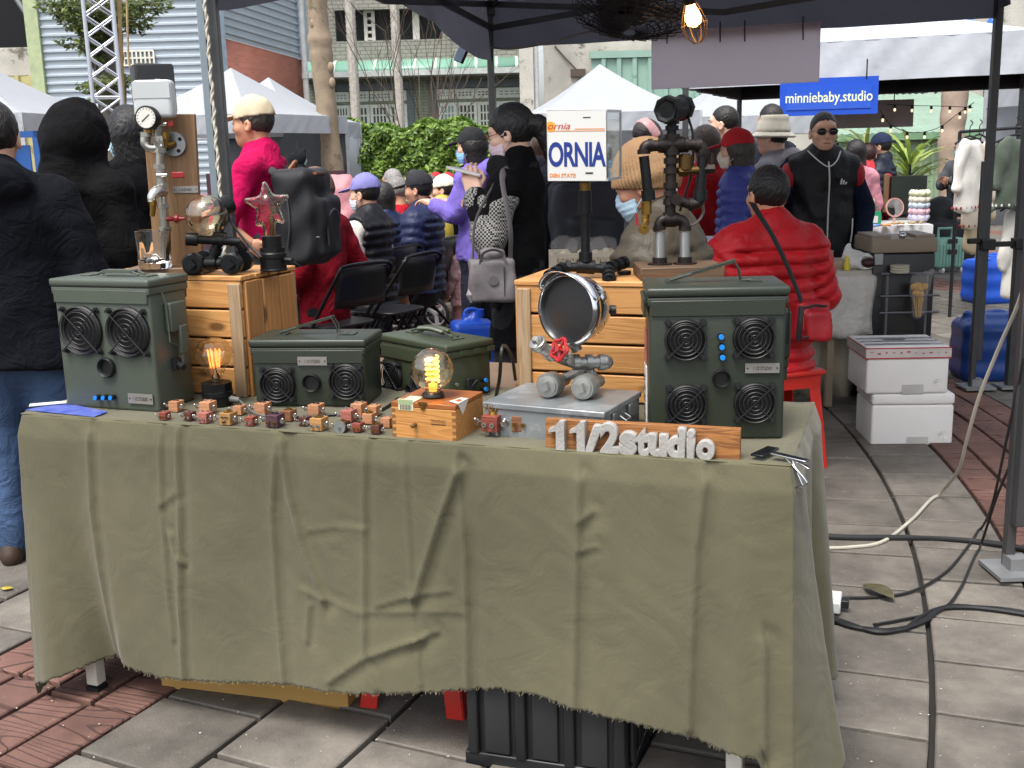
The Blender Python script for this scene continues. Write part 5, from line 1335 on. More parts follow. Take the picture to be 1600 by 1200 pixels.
def can(label,loc,rz,w,d,h,m=OD,handle='flat',cat='speaker',hinge=True):
 """steel ammunition box made into a loudspeaker; local origin at the foot of the front face's left corner"""
 t=thing('ammo_can_speaker',label,cat,loc,rz)
 hb=h-.035
 b=rbox((w/2,d/2,hb/2),(w-.008,d-.008,hb),.009);b.obj('body',m,t,smooth=50)
 b=rbox((w/2,d/2,h-.030),(w,d,.020),.004);b.v+=[];lid=b.obj('lid',m,t,smooth=50)
 b=rbox((w/2,d/2,h-.010),(w+.006,d+.006,.020),.006);b.obj('lid_top',m,lid,smooth=50)
 for y,s_ in((-.001,1),(d+.001,-1)):b=B();b.box((w/2,y+.0015*s_,h-.044),(w-.014,.003,.034));b.obj('lid_lip',m,lid,bevel=.002)
 b=B();b.box((w/2,d/2,.006),(w-.02,d-.02,.012));b.obj('base',m,t)
 if hinge:
  b=rbox((w+.008,d*.55,h*.70),(.02,d*.42,h*.22),.004);la=b.obj('latch',m,t)
  b=B();b.box((w+.016,d*.62,h*.52),(.012,.03,h*.22));b.box((w+.012,d*.62,h*.40),(.016,.022,.05));b.obj('latch_lever',m,la,bevel=.003)
  b=B();b.tube([(w+.004,d*.28,h*.9),(w+.012,d*.30,h*.8),(w+.014,d*.30,h*.52),(w+.014,d*.5,h*.48)],.002,6);b.obj('wire_bail',m,la)
  b=B();b.cyl((-.004,d*.12,h-.03),(-.004,d*.88,h-.03),.005);b.box((-.004,d*.5,h-.05),(.006,d*.7,.03));b.obj('hinge',m,t)
 hx0,hx1,yc,zt_=w*.22,w*.74,d*.5,h+.0
 if handle=='flat':
  b=B();b.box((w*.52,yc,zt_+.012),(w*.30,.028,.008));b.tube([(w*.30,yc-.012,zt_+.004),(w*.37,yc-.01,zt_+.012),(w*.37,yc+.01,zt_+.012),(w*.30,yc+.012,zt_+.004)],.003);b.tube([(w*.74,yc-.012,zt_+.004),(w*.67,yc-.01,zt_+.012),(w*.67,yc+.01,zt_+.012),(w*.74,yc+.012,zt_+.004)],.003)
 elif handle=='up':
  b=B();p=Vector((w*.18,yc,zt_+.006));q=Vector((w*.66,yc,zt_+.046));b.bar(p+(q-p)*.32,q,.024,.006);b.tube([p+Vector((0,-.010,0)),p+(q-p)*.34+Vector((0,-.010,0))],.003);b.tube([p+Vector((0,.010,0)),p+(q-p)*.34+Vector((0,.010,0))],.003)
  for y in(-.010,.010):b.tube([q+Vector((-.004,y,0)),q+Vector((.008,y*1.1,-.02)),(w*.70,yc+y,zt_+.004),(w*.78,yc+y,zt_+.004)],.0022)
 else:
  b=B();p,q=Vector((w*.2,yc,zt_+.006)),Vector((w*.80,yc,zt_+.006))
  for s_ in(-1,1):b.tube([p+Vector((0,s_*.010,0)),p.lerp(q,.2)+Vector((0,s_*.010,.010)),p.lerp(q,.8)+Vector((0,s_*.010,.010)),q+Vector((0,s_*.010,0))],.0028)
  for k in range(15):
   c=p.lerp(q,.22+.56*k/14)+Vector((0,0,.010+.004*math.sin(PI*k/14)))
   for s_ in(-1,1):b.ball(c+Vector((0,s_*.009,0)),(w*.027,.012,.0075),8,6)
 b.obj('handle',m,t)
 for f in(.2,.8):b=B();b.box((w*f,yc,h+.0015),(w*.10,.04,.003));b.obj('lid_plate',m,lid)
 return t
def facepx(t,*pts):return[onface(t.location,t.rotation_euler.z,*q)for q in pts]
a0=atz(100,636,TZ);rz=R(-20.8);cL=can('tall olive can speaker with two drivers side by side, beside the blue flyer',a0,rz,.305,.158,.338,ODL)
for q in((127.5,516),(200.5,519)):x,z=onface(a0,rz,*q);driver(cL,x,z,.064)
x,z=onface(a0,rz,167,574);port(cL,x,z,.026)
for q in((155,620),(167,620),(178.5,620)):x,z=onface(a0,rz,*q);knob(cL,x,z,.0075)
x,z=onface(a0,rz,220,623);nameplate(cL,x,z,.076,.026)
b=B();b.box((.311,.075,.115),(.014,.022,.03));b.cyl((.315,.075,.115),(.34,.065,.108),.008);b.obj('rocker_switch',blk,cL)
a0=atz(1012,689,TZ);rz=R(-4.5);cR=can('large olive can speaker with four round drivers, behind the wooden name sign',a0,rz,.295,.20,.333,OD,'up')
for q in((1071,531),(1178,528),(1072,632),(1179,629)):x,z=onface(a0,rz,*q);driver(cR,x,z,.0445)
x,z=onface(a0,rz,1127,591);port(cR,x,z,.0195)
for q in((1126,525),(1127,541),(1128,557)):x,z=onface(a0,rz,*q);knob(cR,x,z,.0075)
x,z=onface(a0,rz,1191,575);nameplate(cR,x,z,.072,.021)
b=B();b.box((-.0015+.003,.13,.19),(.003,.045,.078));b.obj('pink_label',mat('pink hazard label','#b56a62',.5,var=.3,vs=40),cR)
b=B();b.box((-.0015+.003,.115,.085),(.003,.075,.125));lb_=b.obj('paper_label',mat('white paper label','#d2d0ca',.6),cR)
b=B()
for i in range(9):b.box((-.0015,.115+.02*(i%2-.5),.035+.011*i),(.001,.05-.02*(i%3)*.8,.003))
b.obj('print_line',INK,lb_)
a0=atz(397,637,TZ);rz=R(-8.1);cM=can('low olive can speaker with a nameplate above its port, behind the tiny robots',a0,rz,.300,.17,.176,OD,'up',hinge=False)
for q in((434,601),(542,596)):x,z=onface(a0,rz,*q);driver(cM,x,z,.046)
x,z=onface(a0,rz,487,598);port(cM,x,z,.024)
x,z=onface(a0,rz,488,564);nameplate(cM,x,z,.076,.022)
b=B();b.box((-.005,.07,.115),(.014,.05,.07));b.tube([(-.006,.05,.15),(-.012,.05,.06),(-.006,.06,.01)],.0025);b.obj('latch',OD,cM,bevel=.003)
zt_=.928
c1,c2,c3=atz(592,521,zt_),atz(697,540,zt_),atz(776,529,zt_)
w1,w2=(c2-c1).xy.length,(c3-c2).xy.length;r1=math.atan2((c2-c1).y,(c2-c1).x)
cT=can('olive can speaker turned cornerwise with a braided handle, behind the glowing globe lamp',(c1 .x,c1 .y,TZ),r1,w1,w2,zt_-TZ,OD2,'cord',hinge=False)
for q,rr_ in(((614,587),.040),((660,606),.040)):x,z=onface((c1 .x,c1 .y,TZ),r1,*q);driver(cT,x,z,rr_)
x,z=onface((c1 .x,c1 .y,TZ),r1,642,609);port(cT,x,z,.016)
r2=math.atan2((c3-c2).y,(c3-c2).x)
def side_pt(px,py):x,z=onface((c2 .x,c2 .y,TZ),r2,px,py);return x,z
SM=Matrix.Translation((w1+.001,0,0))@Matrix.Rotation(R(90),4,'Z')
for q in((758,594),(758,608)):
 x,z=side_pt(*q);b=B().at(SM@facing(x,z));b.cyl((0,0,0),(0,0,.014),.0075,.0065);k=b.obj('knob',KNOBK,cT);b=B().at(SM@facing(x,z));b.cyl((0,0,.0135),(0,0,.018),.006,.0055);b.obj('knob_cap',KNOBB,k)
x,z=side_pt(737,602);b=B().at(SM@facing(x,z));b.box((0,0,.004),(.026,.036,.008));b.bar((.0,-.01,.006),(.012,.012,.018),.012,.006);b.obj('rocker_switch',blk,cT,bevel=.002)
x,z=side_pt(714,601);b=B().at(SM@facing(x,z));b.cyl((0,0,0),(0,0,.006),.0045);b.obj('screw',STEEL,cT)
b=B()
for f in(.15,.45,.75):b.box((w1+.003,w2*f+.03,zt_-TZ-.026),(.006,w2*.14,.012))
b.obj('hinge',OD2,cT)
# ------------ crates
PINE=wood('pine board','#cb985d','#ad7640',.5,1.);PINEV=wood('pine board upright','#bd8850','#9c693a',.5,1.,axis=2);POST=wood('rough pale post','#b09a7c','#8a6d4c',.7,1.2,axis=2)
def plank(parent,c,d,m,name='plank',bv=.003):
 b=B();b.box((0,0,0),d);return b.obj(name,m,parent,bevel=bv,loc=c)
def crate(label,loc,rz,w,d,h,end_slats=3,hole=True):
 t=thing('wooden_crate',label,'crate',loc,rz);th=.012
 n=4;gap=.006;hs=(h-.016-gap*n)/n
 for yy in(th/2,d-th/2):
  for i in range(n):plank(t,(w/2-.0,yy+random.uniform(-.001,.001),gap+hs/2+i*(hs+gap)),(w-.002,th,hs),PINE)
 for xx in(.014,w-.014):
  for yy in(th+.014,d-th-.014):plank(t,(xx,yy,(h-.02)/2),(.026,.026,h-.022),POST,'corner_post')
 for yy in(-.004,d+.004):
  plank(t,(.02,yy,(h-.02)/2),(.036,.008,h-.024),POST,'face_post');plank(t,(w-.018,yy,(h-.02)/2),(.036,.008,h-.024),POST,'face_post')
 sw_=(d-2*th-.004*(end_slats-1))/end_slats
 for xx,s_ in((w-.006+.008,1),(-.002,-1)):
  for i in range(end_slats):plank(t,(xx,th+sw_/2+i*(sw_+.004),(h-.018)/2),(th,sw_,h-.018-.003*i),PINEV,'end_slat')
 if hole:b=B();b.box((w+.0145,th+sw_*2.5,h*.16),(.002,sw_*.35,h*.16));b.obj('hand_hole',M_DARKIN,t,bevel=.0)
 k=4;ds=(d+.006-.004*(k-1))/k
 for i in range(k):plank(t,(w/2,-.003+ds/2+i*(ds+.004),h-.009),(w+.01,ds,.014),PINE,'top_plank')
 return t
fr_=Vector((-.702,2.852));rzL=R(-20);wL=.47
oL=fr_-Vector((math.cos(rzL),math.sin(rzL)))*wL
crL=crate('slatted pine crate carrying the whisky dispenser and the star bulb',(oL.x,oL.y,TZ),rzL,wL,.27,1.108-TZ)
crR_o=atz(811,624,TZ);rzR=R(-20)
crR=crate('slatted pine crate behind the chrome headlamp robot, carrying the pipe figure',crR_o,rzR,.40,.30,1.09-TZ,hole=False)
def crtop(t,x,y,h):return t.matrix_basis@Vector((x,y,h))
bpy.context.view_layer.update()
ZL,ZR=1.108+.0,1.09+.0
# ------------ pipe fittings
BLKP=mat('black iron pipe','#191a1b',.42,.55,var=.2,vs=12,bump=.2,bs=90);BRNP=mat('brown-black iron pipe','#2b2522',.45,.6,var=.25,vs=10,bump=.25,bs=80);GALV=mat('galvanised fitting','#9b9c98',.38,.75,var=.15,vs=14,bump=.3,bs=70,wear=('#7c7d7b',.4,20))
BRASS=mat('brass','#8f6f35',.3,.85,var=.15);CHROME=mat('chrome','#c9cacd',.06,1.,var=.02)
def pipe(b,a,c,r,n=16):b.cyl(a,c,r,n=n)
def collar(b,c,d,r,L,n=16):
 d=Vector(d).normalized()*L/2;c=Vector(c);b.cyl(c-d,c+d,r,n=n)
def hexn(b,c,d,r,L):collar(b,c,d,r,L,6)
def elbow(b,a,m,c,r):
 a,m,c=Vector(a),Vector(m),Vector(c);L=min((a-m).length,(c-m).length);p,q=m+(a-m).normalized()*L*.72,m+(c-m).normalized()*L*.72
 pts=[p*(1-t)**2+m*2*t*(1-t)+q*t*t for t in[i/8 for i in range(9)]];b.tube(pts,r,14)
 collar(b,p,a-m,r*1.18,r*.8);collar(b,q,c-m,r*1.18,r*.8)
# ------------ things on the crates
AMB=glass('amber lamp glass','#fdf2da',0,1.75);CLR=glass('clear glass','#f6f8f8',0,1.45);CLT=glass('clear lamp glass','#fbf6e8',0,1.3)
def shell(prof,th=.0008):
 """closed glass shell: outside profile and the same set in by th"""
 out=list(prof);inn=[(max(r-th,0.0001),z+(th if i==len(prof)-1 and False else 0))for i,(r,z)in enumerate(prof)]
 return out+inn[::-1]
def globe(b,R_,neck,nl,n=40,A=None):
 zc=math.sqrt(R_*R_-neck*neck)
 pr=[(neck,-zc-nl)]+[(neck*(1.0),-zc-nl*.4)]+[(R_*math.cos(a),R_*math.sin(a))for a in np.linspace(-math.acos(neck/R_)*1.,PI/2-.02,22)]
 b.lathe(shell(pr),n,A,close=True)
Dd=3.02
o=aty(270,412,Dd);o.z=ZL
ws_=thing('whisky_dispenser','upright brown board with gauge, steel pipe fittings and an upside-down frosted bottle','dispenser',o)
OAK=wood('oak board','#8b6a48','#6b4f35',.5,.8,axis=2,knots=False)
def L_(px,py,D=Dd):return aty(px,py,D)-o
p00,p11=L_(232,412),L_(303,178);tw=Vector((-.020,0,0))
b=B();vs=[(-.064,0,0),(.082,0,0),(.080,.0,p11 .z),(-.068,.0,p11 .z)]
pl_,pr_=L_(240,400),L_(315,400);ql_,qr_=L_(222,178),L_(303,178)
b._add([(pl_.x,0,0),(pr_.x,0,0),(qr_.x,0,qr_.z),(ql_.x,0,ql_.z),(pl_.x,.022,0),(pr_.x,.022,0),(qr_.x,.022,qr_.z),(ql_.x,.022,ql_.z)],[(0,1,2,3),(7,6,5,4),(0,4,5,1),(1,5,6,2),(2,6,7,3),(3,7,4,0)])
b.obj('back_board',OAK,ws_,bevel=.002)
b=B();b.box((.01,-.045,.009),(.21,.15,.018));b.obj('foot_board',wood('oak foot','#87684a','#684d36',.5,.8,axis=0,knots=False),ws_,bevel=.002)
yo=-.05
bl_,br_=L_(214,186,Dd+yo),L_(275,186,Dd+yo);bt_=L_(244,125,Dd+yo)
bc=Vector(((bl_.x+br_.x)/2,yo,0));bw=br_.x-bl_.x
FROST=mat('frosted white glass','#c9cdcd',.35,var=.05);FROSTB=mat('frosted white label','#b9bdbd',.5,var=.05)
b=rbox((bc.x,yo,(bt_.z+bl_.z)/2),(bw,.05,bt_.z-bl_.z),.012,4);b.obj('bottle',FROST,ws_,smooth=60)
b=B();b.box((bc.x,yo-.0255,bt_.z-.026),(bw*.94,.002,.042));b.obj('bottle_label',FROSTB,ws_)
gp=L_(230,184,Dd-.085);gx,gz=gp.x,gp.z
b=B();A_=Matrix.Translation((gx,-.085,gz))@Matrix.Rotation(R(90),4,'X')@Matrix.Rotation(R(-8),4,'Y')
b.at(A_).lathe([(.030,-.018),(.031,.006),(.0285,.010),(.0265,.007)],28);g=b.obj('pressure_gauge',blk,ws_)
b=B().at(A_);b.cyl((0,0,-.002),(0,0,.0088),.0262,n=28);b.obj('dial',mat('gauge dial','#d8d5cd',.4,var=.03),g)
b=B().at(A_)
b.bar((-.012,-.010,.0095),(.010,.008,.0095),.0022,.0008)
for k in range(14):
 a=R(-45+k*270/13);b.bar((.021*math.cos(a),.021*math.sin(a),.0092),(.0245*math.cos(a),.0245*math.sin(a),.0092),.0012,.0006)
b.obj('needle',INK,g)
ch=[L_(247,196,Dd-.05),L_(247,217,Dd-.05),L_(250,235,Dd-.05),L_(250,260,Dd-.05),L_(252,290,Dd-.05),L_(255,322,Dd-.05),L_(258,358,Dd-.05),L_(259,400,Dd-.05)]
NICK=mat('nickel fitting','#b5b2aa',.25,.85,var=.12,vs=20)
b=B()
for i,(r0,r1)in enumerate(((.013,.011),(.015,.013),(.011,.011),(.0135,.013),(.0115,.0115),(.013,.0125),(.009,.008))):
 b.cyl(ch[i],ch[i+1],r0,r1,14)
for i in range(1,7):hexn(b,ch[i],ch[i+1]-ch[i],.0165,.012)
b.obj('valve_column',NICK,ws_)
b=B();pts=[L_(228,210,Dd-.05),L_(228,226,Dd-.05),L_(240,232,Dd-.05),L_(256,228,Dd-.05)];b.tube(spline(pts,5),.013,12);hexn(b,pts[0],(0,0,1),.016,.012);b.obj('u_bend',NICK,ws_)
b=B();f0=L_(271,225,Dd-.012);b.cyl(f0,f0+Vector((0,.012,0)),.032,n=24);fl=b.obj('wall_flange',STEEL,ws_)
b=B()
for k in range(4):a=.6+k*PI/2;b.cyl(f0+Vector((.022*math.cos(a),-.002,.022*math.sin(a))),f0+Vector((.022*math.cos(a),.004,.022*math.sin(a))),.005,n=10)
b.obj('bolt_hole',M_DARKIN,fl)
b=B();q=L_(258,214,Dd-.04);b.tube([q,L_(258,228,Dd-.04),f0],.010,10);hexn(b,L_(258,212,Dd-.04),(0,0,1),.011,.018);hexn(b,L_(233,204,Dd-.06),(0,0,1),.009,.012);b.obj('brass_elbow',BRASS,ws_)
HR=mat('red lever enamel','#8e1c22',.35,var=.1)
for(x0,y0,x1,y1)in((256,194,271,193),(257,274,288,273)):
 b=B();p,q=L_(x0,y0,Dd-.06),L_(x1,y1,Dd-.06);b.cyl(p-Vector((.02,0,0)),p+Vector((.008,0,0)),.006);hv_=b.obj('lever',NICK,ws_);b=B();b.bar(p+(q-p)*.35,q,.016,.005,up=(0,1,0));b.obj('lever_grip',HR,hv_,bevel=.002)
b=B();p=L_(271,342,Dd-.055);b.cyl(p-Vector((.02,0,0)),p,.006);b.lathe([(.004,0),(.011,.004),(.011,.012),(.006,.016),(.003,.03)],10,Matrix.Translation(p)@Matrix.Rotation(R(90),4,'Y'));b.obj('small_valve',HR,ws_)
b=B();pts=[L_(256,300,Dd-.05),L_(247,298,Dd-.09),L_(238,306,Dd-.11),L_(237,316,Dd-.115)];b.tube(spline(pts,5),[.013,.014,.014,.015,.016,.016,.015,.014,.014,.013,.012,.012,.011,.011,.010,.010],14);b.obj('tap',NICK,ws_)
b=B();b.cyl(L_(240,313,Dd-.115),L_(238,338,Dd-.115),.0085,.0065);hexn(b,L_(239,318,Dd-.115),(0,0,1),.0105,.01);b.obj('tap_nozzle',BRASS,ws_)
A_=Matrix.Translation((L_(290,296).x,-.001,L_(290,296).z))@Matrix.Rotation(R(90),4,'X');nameplate(ws_,0,0,.068,.018,tx='1 1/2 STUDIO',A=A_)
g0=aty(243,413,Dd-.10);g0 .z=ZL+.0182
tg=thing('glass_tumbler','clear square-bottomed whisky tumbler standing under the dispenser tap','glass',g0)
hg_=zat(g0 .x,g0 .y,360)-g0 .z;rw=.0425
b=B();nq=28
def sqr(r,k,e):a=2*PI*k/nq;c,s_=math.cos(a),math.sin(a);m_=(abs(c)**e+abs(s_)**e)**(-1/e);return r*m_*c,r*m_*s_
rings=[(rw*.86,0,4),(rw*.90,.004,4),(rw*1.0,hg_,4),(rw*.955,hg_+.0005,4),(rw*.80,.026,4),(rw*.5,.016,2.5),(rw*.1,.017,2)]
vs=[(*sqr(r,k,e),z)for r,z,e in rings for k in range(nq)];fs=[(i*nq+k,i*nq+(k+1)%nq,(i+1)*nq+(k+1)%nq,(i+1)*nq+k)for i in range(len(rings)-1)for k in range(nq)]+[tuple(range(nq-1,-1,-1)),tuple((len(rings)-1)*nq+k for k in range(nq))]
b._add(vs,fs);b.obj('tumbler',CLR,tg,smooth=50)
Dc=2.92
o=aty(335,425,Dc);o.z=ZL
ct_=thing('pipe_cart_lamp','unlit amber globe bulb lamp on a little black pipe cart with plug wheels','lamp',o)
def C_(px,py,D=Dc):return aty(px,py,D)-o
wr_=.0285
for(px_,D)in((301,Dc-.03),(361,Dc-.05)):
 c=C_(px_,410,D);c.z=wr_
 b=B();A_=align(c+Vector((.0,.02,0)),c+Vector((-.002,-.02,0)));b.lathe([(.020,-.005),(.0285,.0),(.0285,.022),(.024,.026),(.018,.026)],26,A_);b.at(A_).box((0,0,.031),(.020,.020,.014),rz=.6);b.obj('wheel',BLKP,ct_)
 c2=c+Vector((.01,.10,0));b=B();b.cyl(c2,c2+Vector((0,-.03,0)),.0285,n=24);b.obj('wheel',BLKP,ct_)
b=B();zc=wr_
a_,c_=C_(301,410,Dc-.01),C_(361,410,Dc-.03);a_.z=c_.z=zc;m_=(a_+c_)/2
pipe(b,a_,c_,.012);collar(b,m_,c_-a_,.017,.03);collar(b,m_+(c_-a_)*.25,c_-a_,.016,.012);collar(b,m_-(c_-a_)*.25,c_-a_,.016,.012)
tp=C_(343,372,Dc-.02);pipe(b,m_,tp,.012);collar(b,m_.lerp(tp,.5),tp-m_,.016,.02)
s1,s2=C_(300,374,Dc-.04),C_(375,378,Dc-.02);pipe(b,s1,s2,.011);collar(b,s1,s2-s1,.017,.03);collar(b,tp,s2-s1,.0165,.035);elbow(b,s2+(s1-s2)*.25,s2,s2+Vector((.004,.01,-.03)),.011);collar(b,s1+(s2-s1)*.6,s2-s1,.015,.012);hexn(b,s1-(s2-s1)*.06,s2-s1,.013,.012)
pipe(b,tp,C_(343,352,Dc),.012)
b.obj('pipe_frame',BLKP,ct_)
gc=C_(323,337,Dc-.03);soc=C_(352,322,Dc+.02);ax_=(gc-soc).normalized()
A_=align(gc,gc+ax_);b=B();globe(b,.0545,.017,.012,A=A_);b.obj('bulb',AMB,ct_,smooth=180)
b=B();b.lathe([(.02,-.085),(.026,-.08),(.026,-.05),(.02,-.046)],20,A_);b.tube([gc-ax_*.07,C_(350,345,Dc+.01),C_(344,356,Dc)],.012,12);b.obj('socket',BLKP,ct_)
b=B();b.lathe([(.010,-.05),(.011,-.03),(.005,-.012),(.006,-.004),(.001,.0)],12,A_);b.obj('glass_stem',mat('brass','#8f6f35'),ct_)
b=B();b.tube(spline([gc-ax_*.078,C_(360,345,Dc+.02),C_(385,378,Dc+.0),C_(408,402,Dc-.02)]),.0035);b.obj('cord',blk,ct_)
Ds=2.95;o=aty(428,424,Ds);o.z=ZL
sb_=thing('star_bulb_lamp','clear star-shaped bulb standing in a black pipe socket on the crate corner','lamp',o)
zk=zat(o.x,Ds,371);zt_=zat(o.x,Ds,285)
hs1=zk-ZL
b=B();b.lathe([(.036,0),(.037,.004),(.035,.006),(.035,.034),(.037,.036),(.037,.046),(.034,.05)],26);b.lathe([(.034,.05),(.034,.062)],6);b.lathe([(.026,.062),(.026,hs1+.004)],20);b.obj('socket_base',BLKP,sb_,smooth=30)
sc_=Vector((-.004,0,(zt_+zk+.026)/2-ZL));ro=(zt_-zk-.026)/1.81
def star(n=80):
 sd=Sd();
 for k in range(5):
  a=R(90+72*k+4);tip=_v((math.cos(a)*ro*.86,0,math.sin(a)*ro*.86));sd.cap((0,0,0),tip,ro*.42,ro*.11,ro*.13,.72)
 sd.cap((0,0,0),(0,0,-ro*1.35),.014,.017,.02)
 return sd
V1,F1=star().net(.0036);s2_=star();s2_.disp(lambda P:.0014+0*P[:,0]);V2,F2=s2_.net(.0036)
me=npmesh('star_bulb',[(V1,F1),(V2,F2[:,::-1])],CLT);so=mk('bulb',me,sb_,sc_)
b=B();b.tube([(0,0,hs1),(.003,0,hs1+.03),(.0,0,hs1+.045)],.004);b.tube([(.006*math.cos(i*.9),.006*math.sin(i*.9),hs1+.035+.0011*i)for i in range(26)],.0008,4);b.obj('filament',BRASS,sb_)
b=B();b.cyl((.03,-.01,.03),(.055,-.02,.028),.006);b.tube(spline([(.05,-.018,.028),(.07,-.0,.01),(.06,.05,.006)]),.003);b.obj('cord',blk,sb_)
Dp=2.74
o=aty(912,420,Dp);o.z=ZR
pl=thing('number_plate_lamp','lamp box of a white number plate with blue ORNIA letters on a black pipe stand','lamp',o)
def P_(px,py,D=Dp):return aty(px,py,D)-o
f1,f2=P_(856,283,Dp-.05),P_(948,283,Dp-.075);ft=P_(856,172,Dp-.05)
rr=f2-f1;wq=rr.length;hq=ft.z-f1 .z;Mf=faceM(f1,rr,(0,0,1));up_=Vector((0,0,1))
WPL=mat('white plate enamel','#d3d2cd',.3,var=.03)
b=B().at(Mf);b.box((wq/2,hq/2,-.0015),(wq,hq,.003));fp=b.obj('front_plate',WPL,pl,bevel=.0008)
b=B().at(Mf);b.box((wq/2,hq-.001,-.05),(wq,.002,.1));b.box((.001,hq/2,-.05),(.002,hq-.004,.1));b.obj('box_side',WPL,pl)
BLU=mat('plate blue','#14307c',.4,var=.02);ORG=mat('plate orange','#d9822f',.4,var=.02);YEL=mat('plate yellow','#e3a032',.4,var=.02)
px2m=wq/92.
def onp(px,py):q=P_(px,py,Dp-.06);d=ray(px,py);n=Vector((Mf[0][2],Mf[1][2],Mf[2][2]));c=Vector((0,0,CAMH));t=(o+f1-c).dot(n)/d.dot(n);w=c+d*t-o-f1;return w.dot(rr.normalized()),w.z
me=words_mesh('ORNIA',.064,bold=.0018,sx=.66,spacing=.92);xs_=[v.co.x for v in me.vertices];tgt=wq-.004;me.transform(Matrix.Diagonal((tgt/(max(xs_)-min(xs_)),1.22,1,1)))
x,y=onp(857,259);me.transform(Mf@Matrix.Translation((.002,y,.0006)));me.materials.append(BLU);mk('lettering',me,fp)
x,y=onp(859,277);lettering('DEN STATE',ORG,fp,Mf@Matrix.Translation((x,y,.0006)),.0125,sx=.98,bold=.0004)
x,y=onp(856,202);lettering('ornia',mat('plate red','#b23a2e',.4),fp,Mf@Matrix.Translation((x,y,.0012)),.023,sx=1.15,shear=.35)
b=B().at(Mf);x,y=onp(862,198);b.prism([(max(.0005,x+.0125*math.cos(a)),y+.0125*math.sin(a))for a in np.linspace(0,2*PI,28)[:-1]],.0002,.0005);b.obj('sun_disc',YEL,fp)
b=B().at(Mf);x,y=onp(900,201);b.box((wq*.72,y+.001,.0004),(wq*.5,.0016,.0006));b.box((wq*.5,y-.0035,.0004),(wq*.96,.0016,.0006));b.obj('stripe',ORG,fp)
b=B().at(Mf);x,y=onp(919,182);b.box((x,y,.0003),(.018,.0025,.0006));x,y=onp(921,269);b.box((x,y,.0003),(.018,.0042,.0006));b.obj('slot',INK,fp)
s0=f2;s1_=P_(970,279,Dp+.045)
Mr=faceM(s0,(s1_-s0),(0,0,1));ws2=(s1_-s0).xy.length
b=B().at(Mr);b.box((ws2/2,hq/2,-.001),(ws2,hq,.002));so_=b.obj('clear_side',glass('acrylic','#eef3f2',.02,1.2),pl)
b=B().at(Mr)
b.box((ws2/2,hq-.003,0),(ws2,.006,.006));b.box((ws2/2,.003,0),(ws2,.006,.006));b.box((ws2-.002,hq/2,0),(.004,hq-.013,.006));b.obj('edge_trim',mat('clear edge','#b9bdc0',.2,.4),so_)
lettering('CALI',mat('embossed grey','#8f9294',.3,.5),so_,Mr@Matrix.Translation((.004,hq*.30,.002)),.055,sx=.28,bold=.001,extrude=.001)
bs_=P_(914,284,Dp);tee=P_(915,417,Dp)
b=B();pipe(b,bs_,tee,.0115);collar(b,bs_+(tee-bs_)*.22,tee-bs_,.016,.05);collar(b,bs_+(tee-bs_)*.34,tee-bs_,.017,.012);collar(b,tee+(bs_-tee)*.12,tee-bs_,.017,.024)
a_,c_=P_(884,417,Dp),P_(948,420,Dp-.0);pipe(b,a_,c_,.0115);collar(b,tee,c_-a_,.0175,.045);hexn(b,tee+(c_-a_)*.42,c_-a_,.016,.012);hexn(b,tee-(c_-a_)*.42,c_-a_,.016,.012)
b.obj('stand_pipe',BLKP,pl)
b=B();collar(b,bs_+Vector((0,0,-.012)),(0,0,1),.0135,.02);b.obj('brass_union',BRASS,pl)
for(m0,e0)in(((884,417,Dp),(858,432,Dp-.05)),((948,420,Dp),(975,410,Dp+.06)),((950,420,Dp-.01),(952,438,Dp-.06))):
 b=B();p,q=P_(*m0),P_(*e0);pipe(b,p,q,.0115);
 for f in(.25,.6,.95):collar(b,p.lerp(q,f),q-p,.0165,.013)
 q2=Vector((q.x,q.y,.0));elbow(b,q-(q-p)*.1,q,q2+Vector((0,0,.004)),.0125);b.cyl(q2,q2+Vector((0,0,.008)),.018);b.obj('foot_elbow',BLKP,pl)
Df=2.72
o=aty(1046,432,Df);o.z=ZR
pm=thing('pipe_figure_lamp','brown iron pipe figure lamp with two silver legs on a thick wooden base','lamp',o)
def G_(px,py,D=Df):return aty(px,py,D)-o
WB=wood('dark oak base','#6b5139','#4c3826',.6,.7,axis=0,knots=False)
b=B();b.box((.022,.01,.015),(.205,.16,.03));b.obj('wood_base',WB,pm,bevel=.003)
zb_=.030
LEG=mat('silver conduit','#b2b3b3',.3,.8,var=.08)
for px_ in(1031,1070):
 p,q=G_(px_,415),G_(px_,362);p.z=zb_;b=B();pipe(b,p,q,.0125);b.obj('leg',LEG,pm)
 b=B();b.cyl(p,p+Vector((0,0,.004)),.030,n=20);b.cyl(p+Vector((0,0,.004)),p+Vector((0,0,.018)),.018);b.obj('leg_flange',BRNP,pm)
b=B();hl_,hr_=G_(1030,345),G_(1070,345);elbow(b,G_(1050,343),G_(1071,343),G_(1070,362),.0135);elbow(b,G_(1050,343),G_(1028,343),G_(1031,362),.0135);collar(b,G_(1047,343),(1,0,0),.019,.028);b.obj('hips',BRNP,pm)
b=B();pts=[G_(1047,343),G_(1049,215)];pipe(b,*pts,.0135);d_=pts[1]-pts[0]
for f in(.05,.22,.42,.60,.72,.97):collar(b,pts[0].lerp(pts[1],f),d_,.018,.014)
hexn(b,pts[0].lerp(pts[1],.32),d_,.018,.012);b.obj('torso',BRNP,pm)
b=B();cr=G_(1050,226);collar(b,cr,(1,0,0),.0195,.055);collar(b,cr,(0,0,1),.0195,.05)
pipe(b,G_(1012,228),G_(1096,226),.0135);collar(b,G_(1032,227),(1,0,0),.018,.010);collar(b,G_(1072,226),(1,0,0),.018,.010);b.obj('shoulders',BRNP,pm)
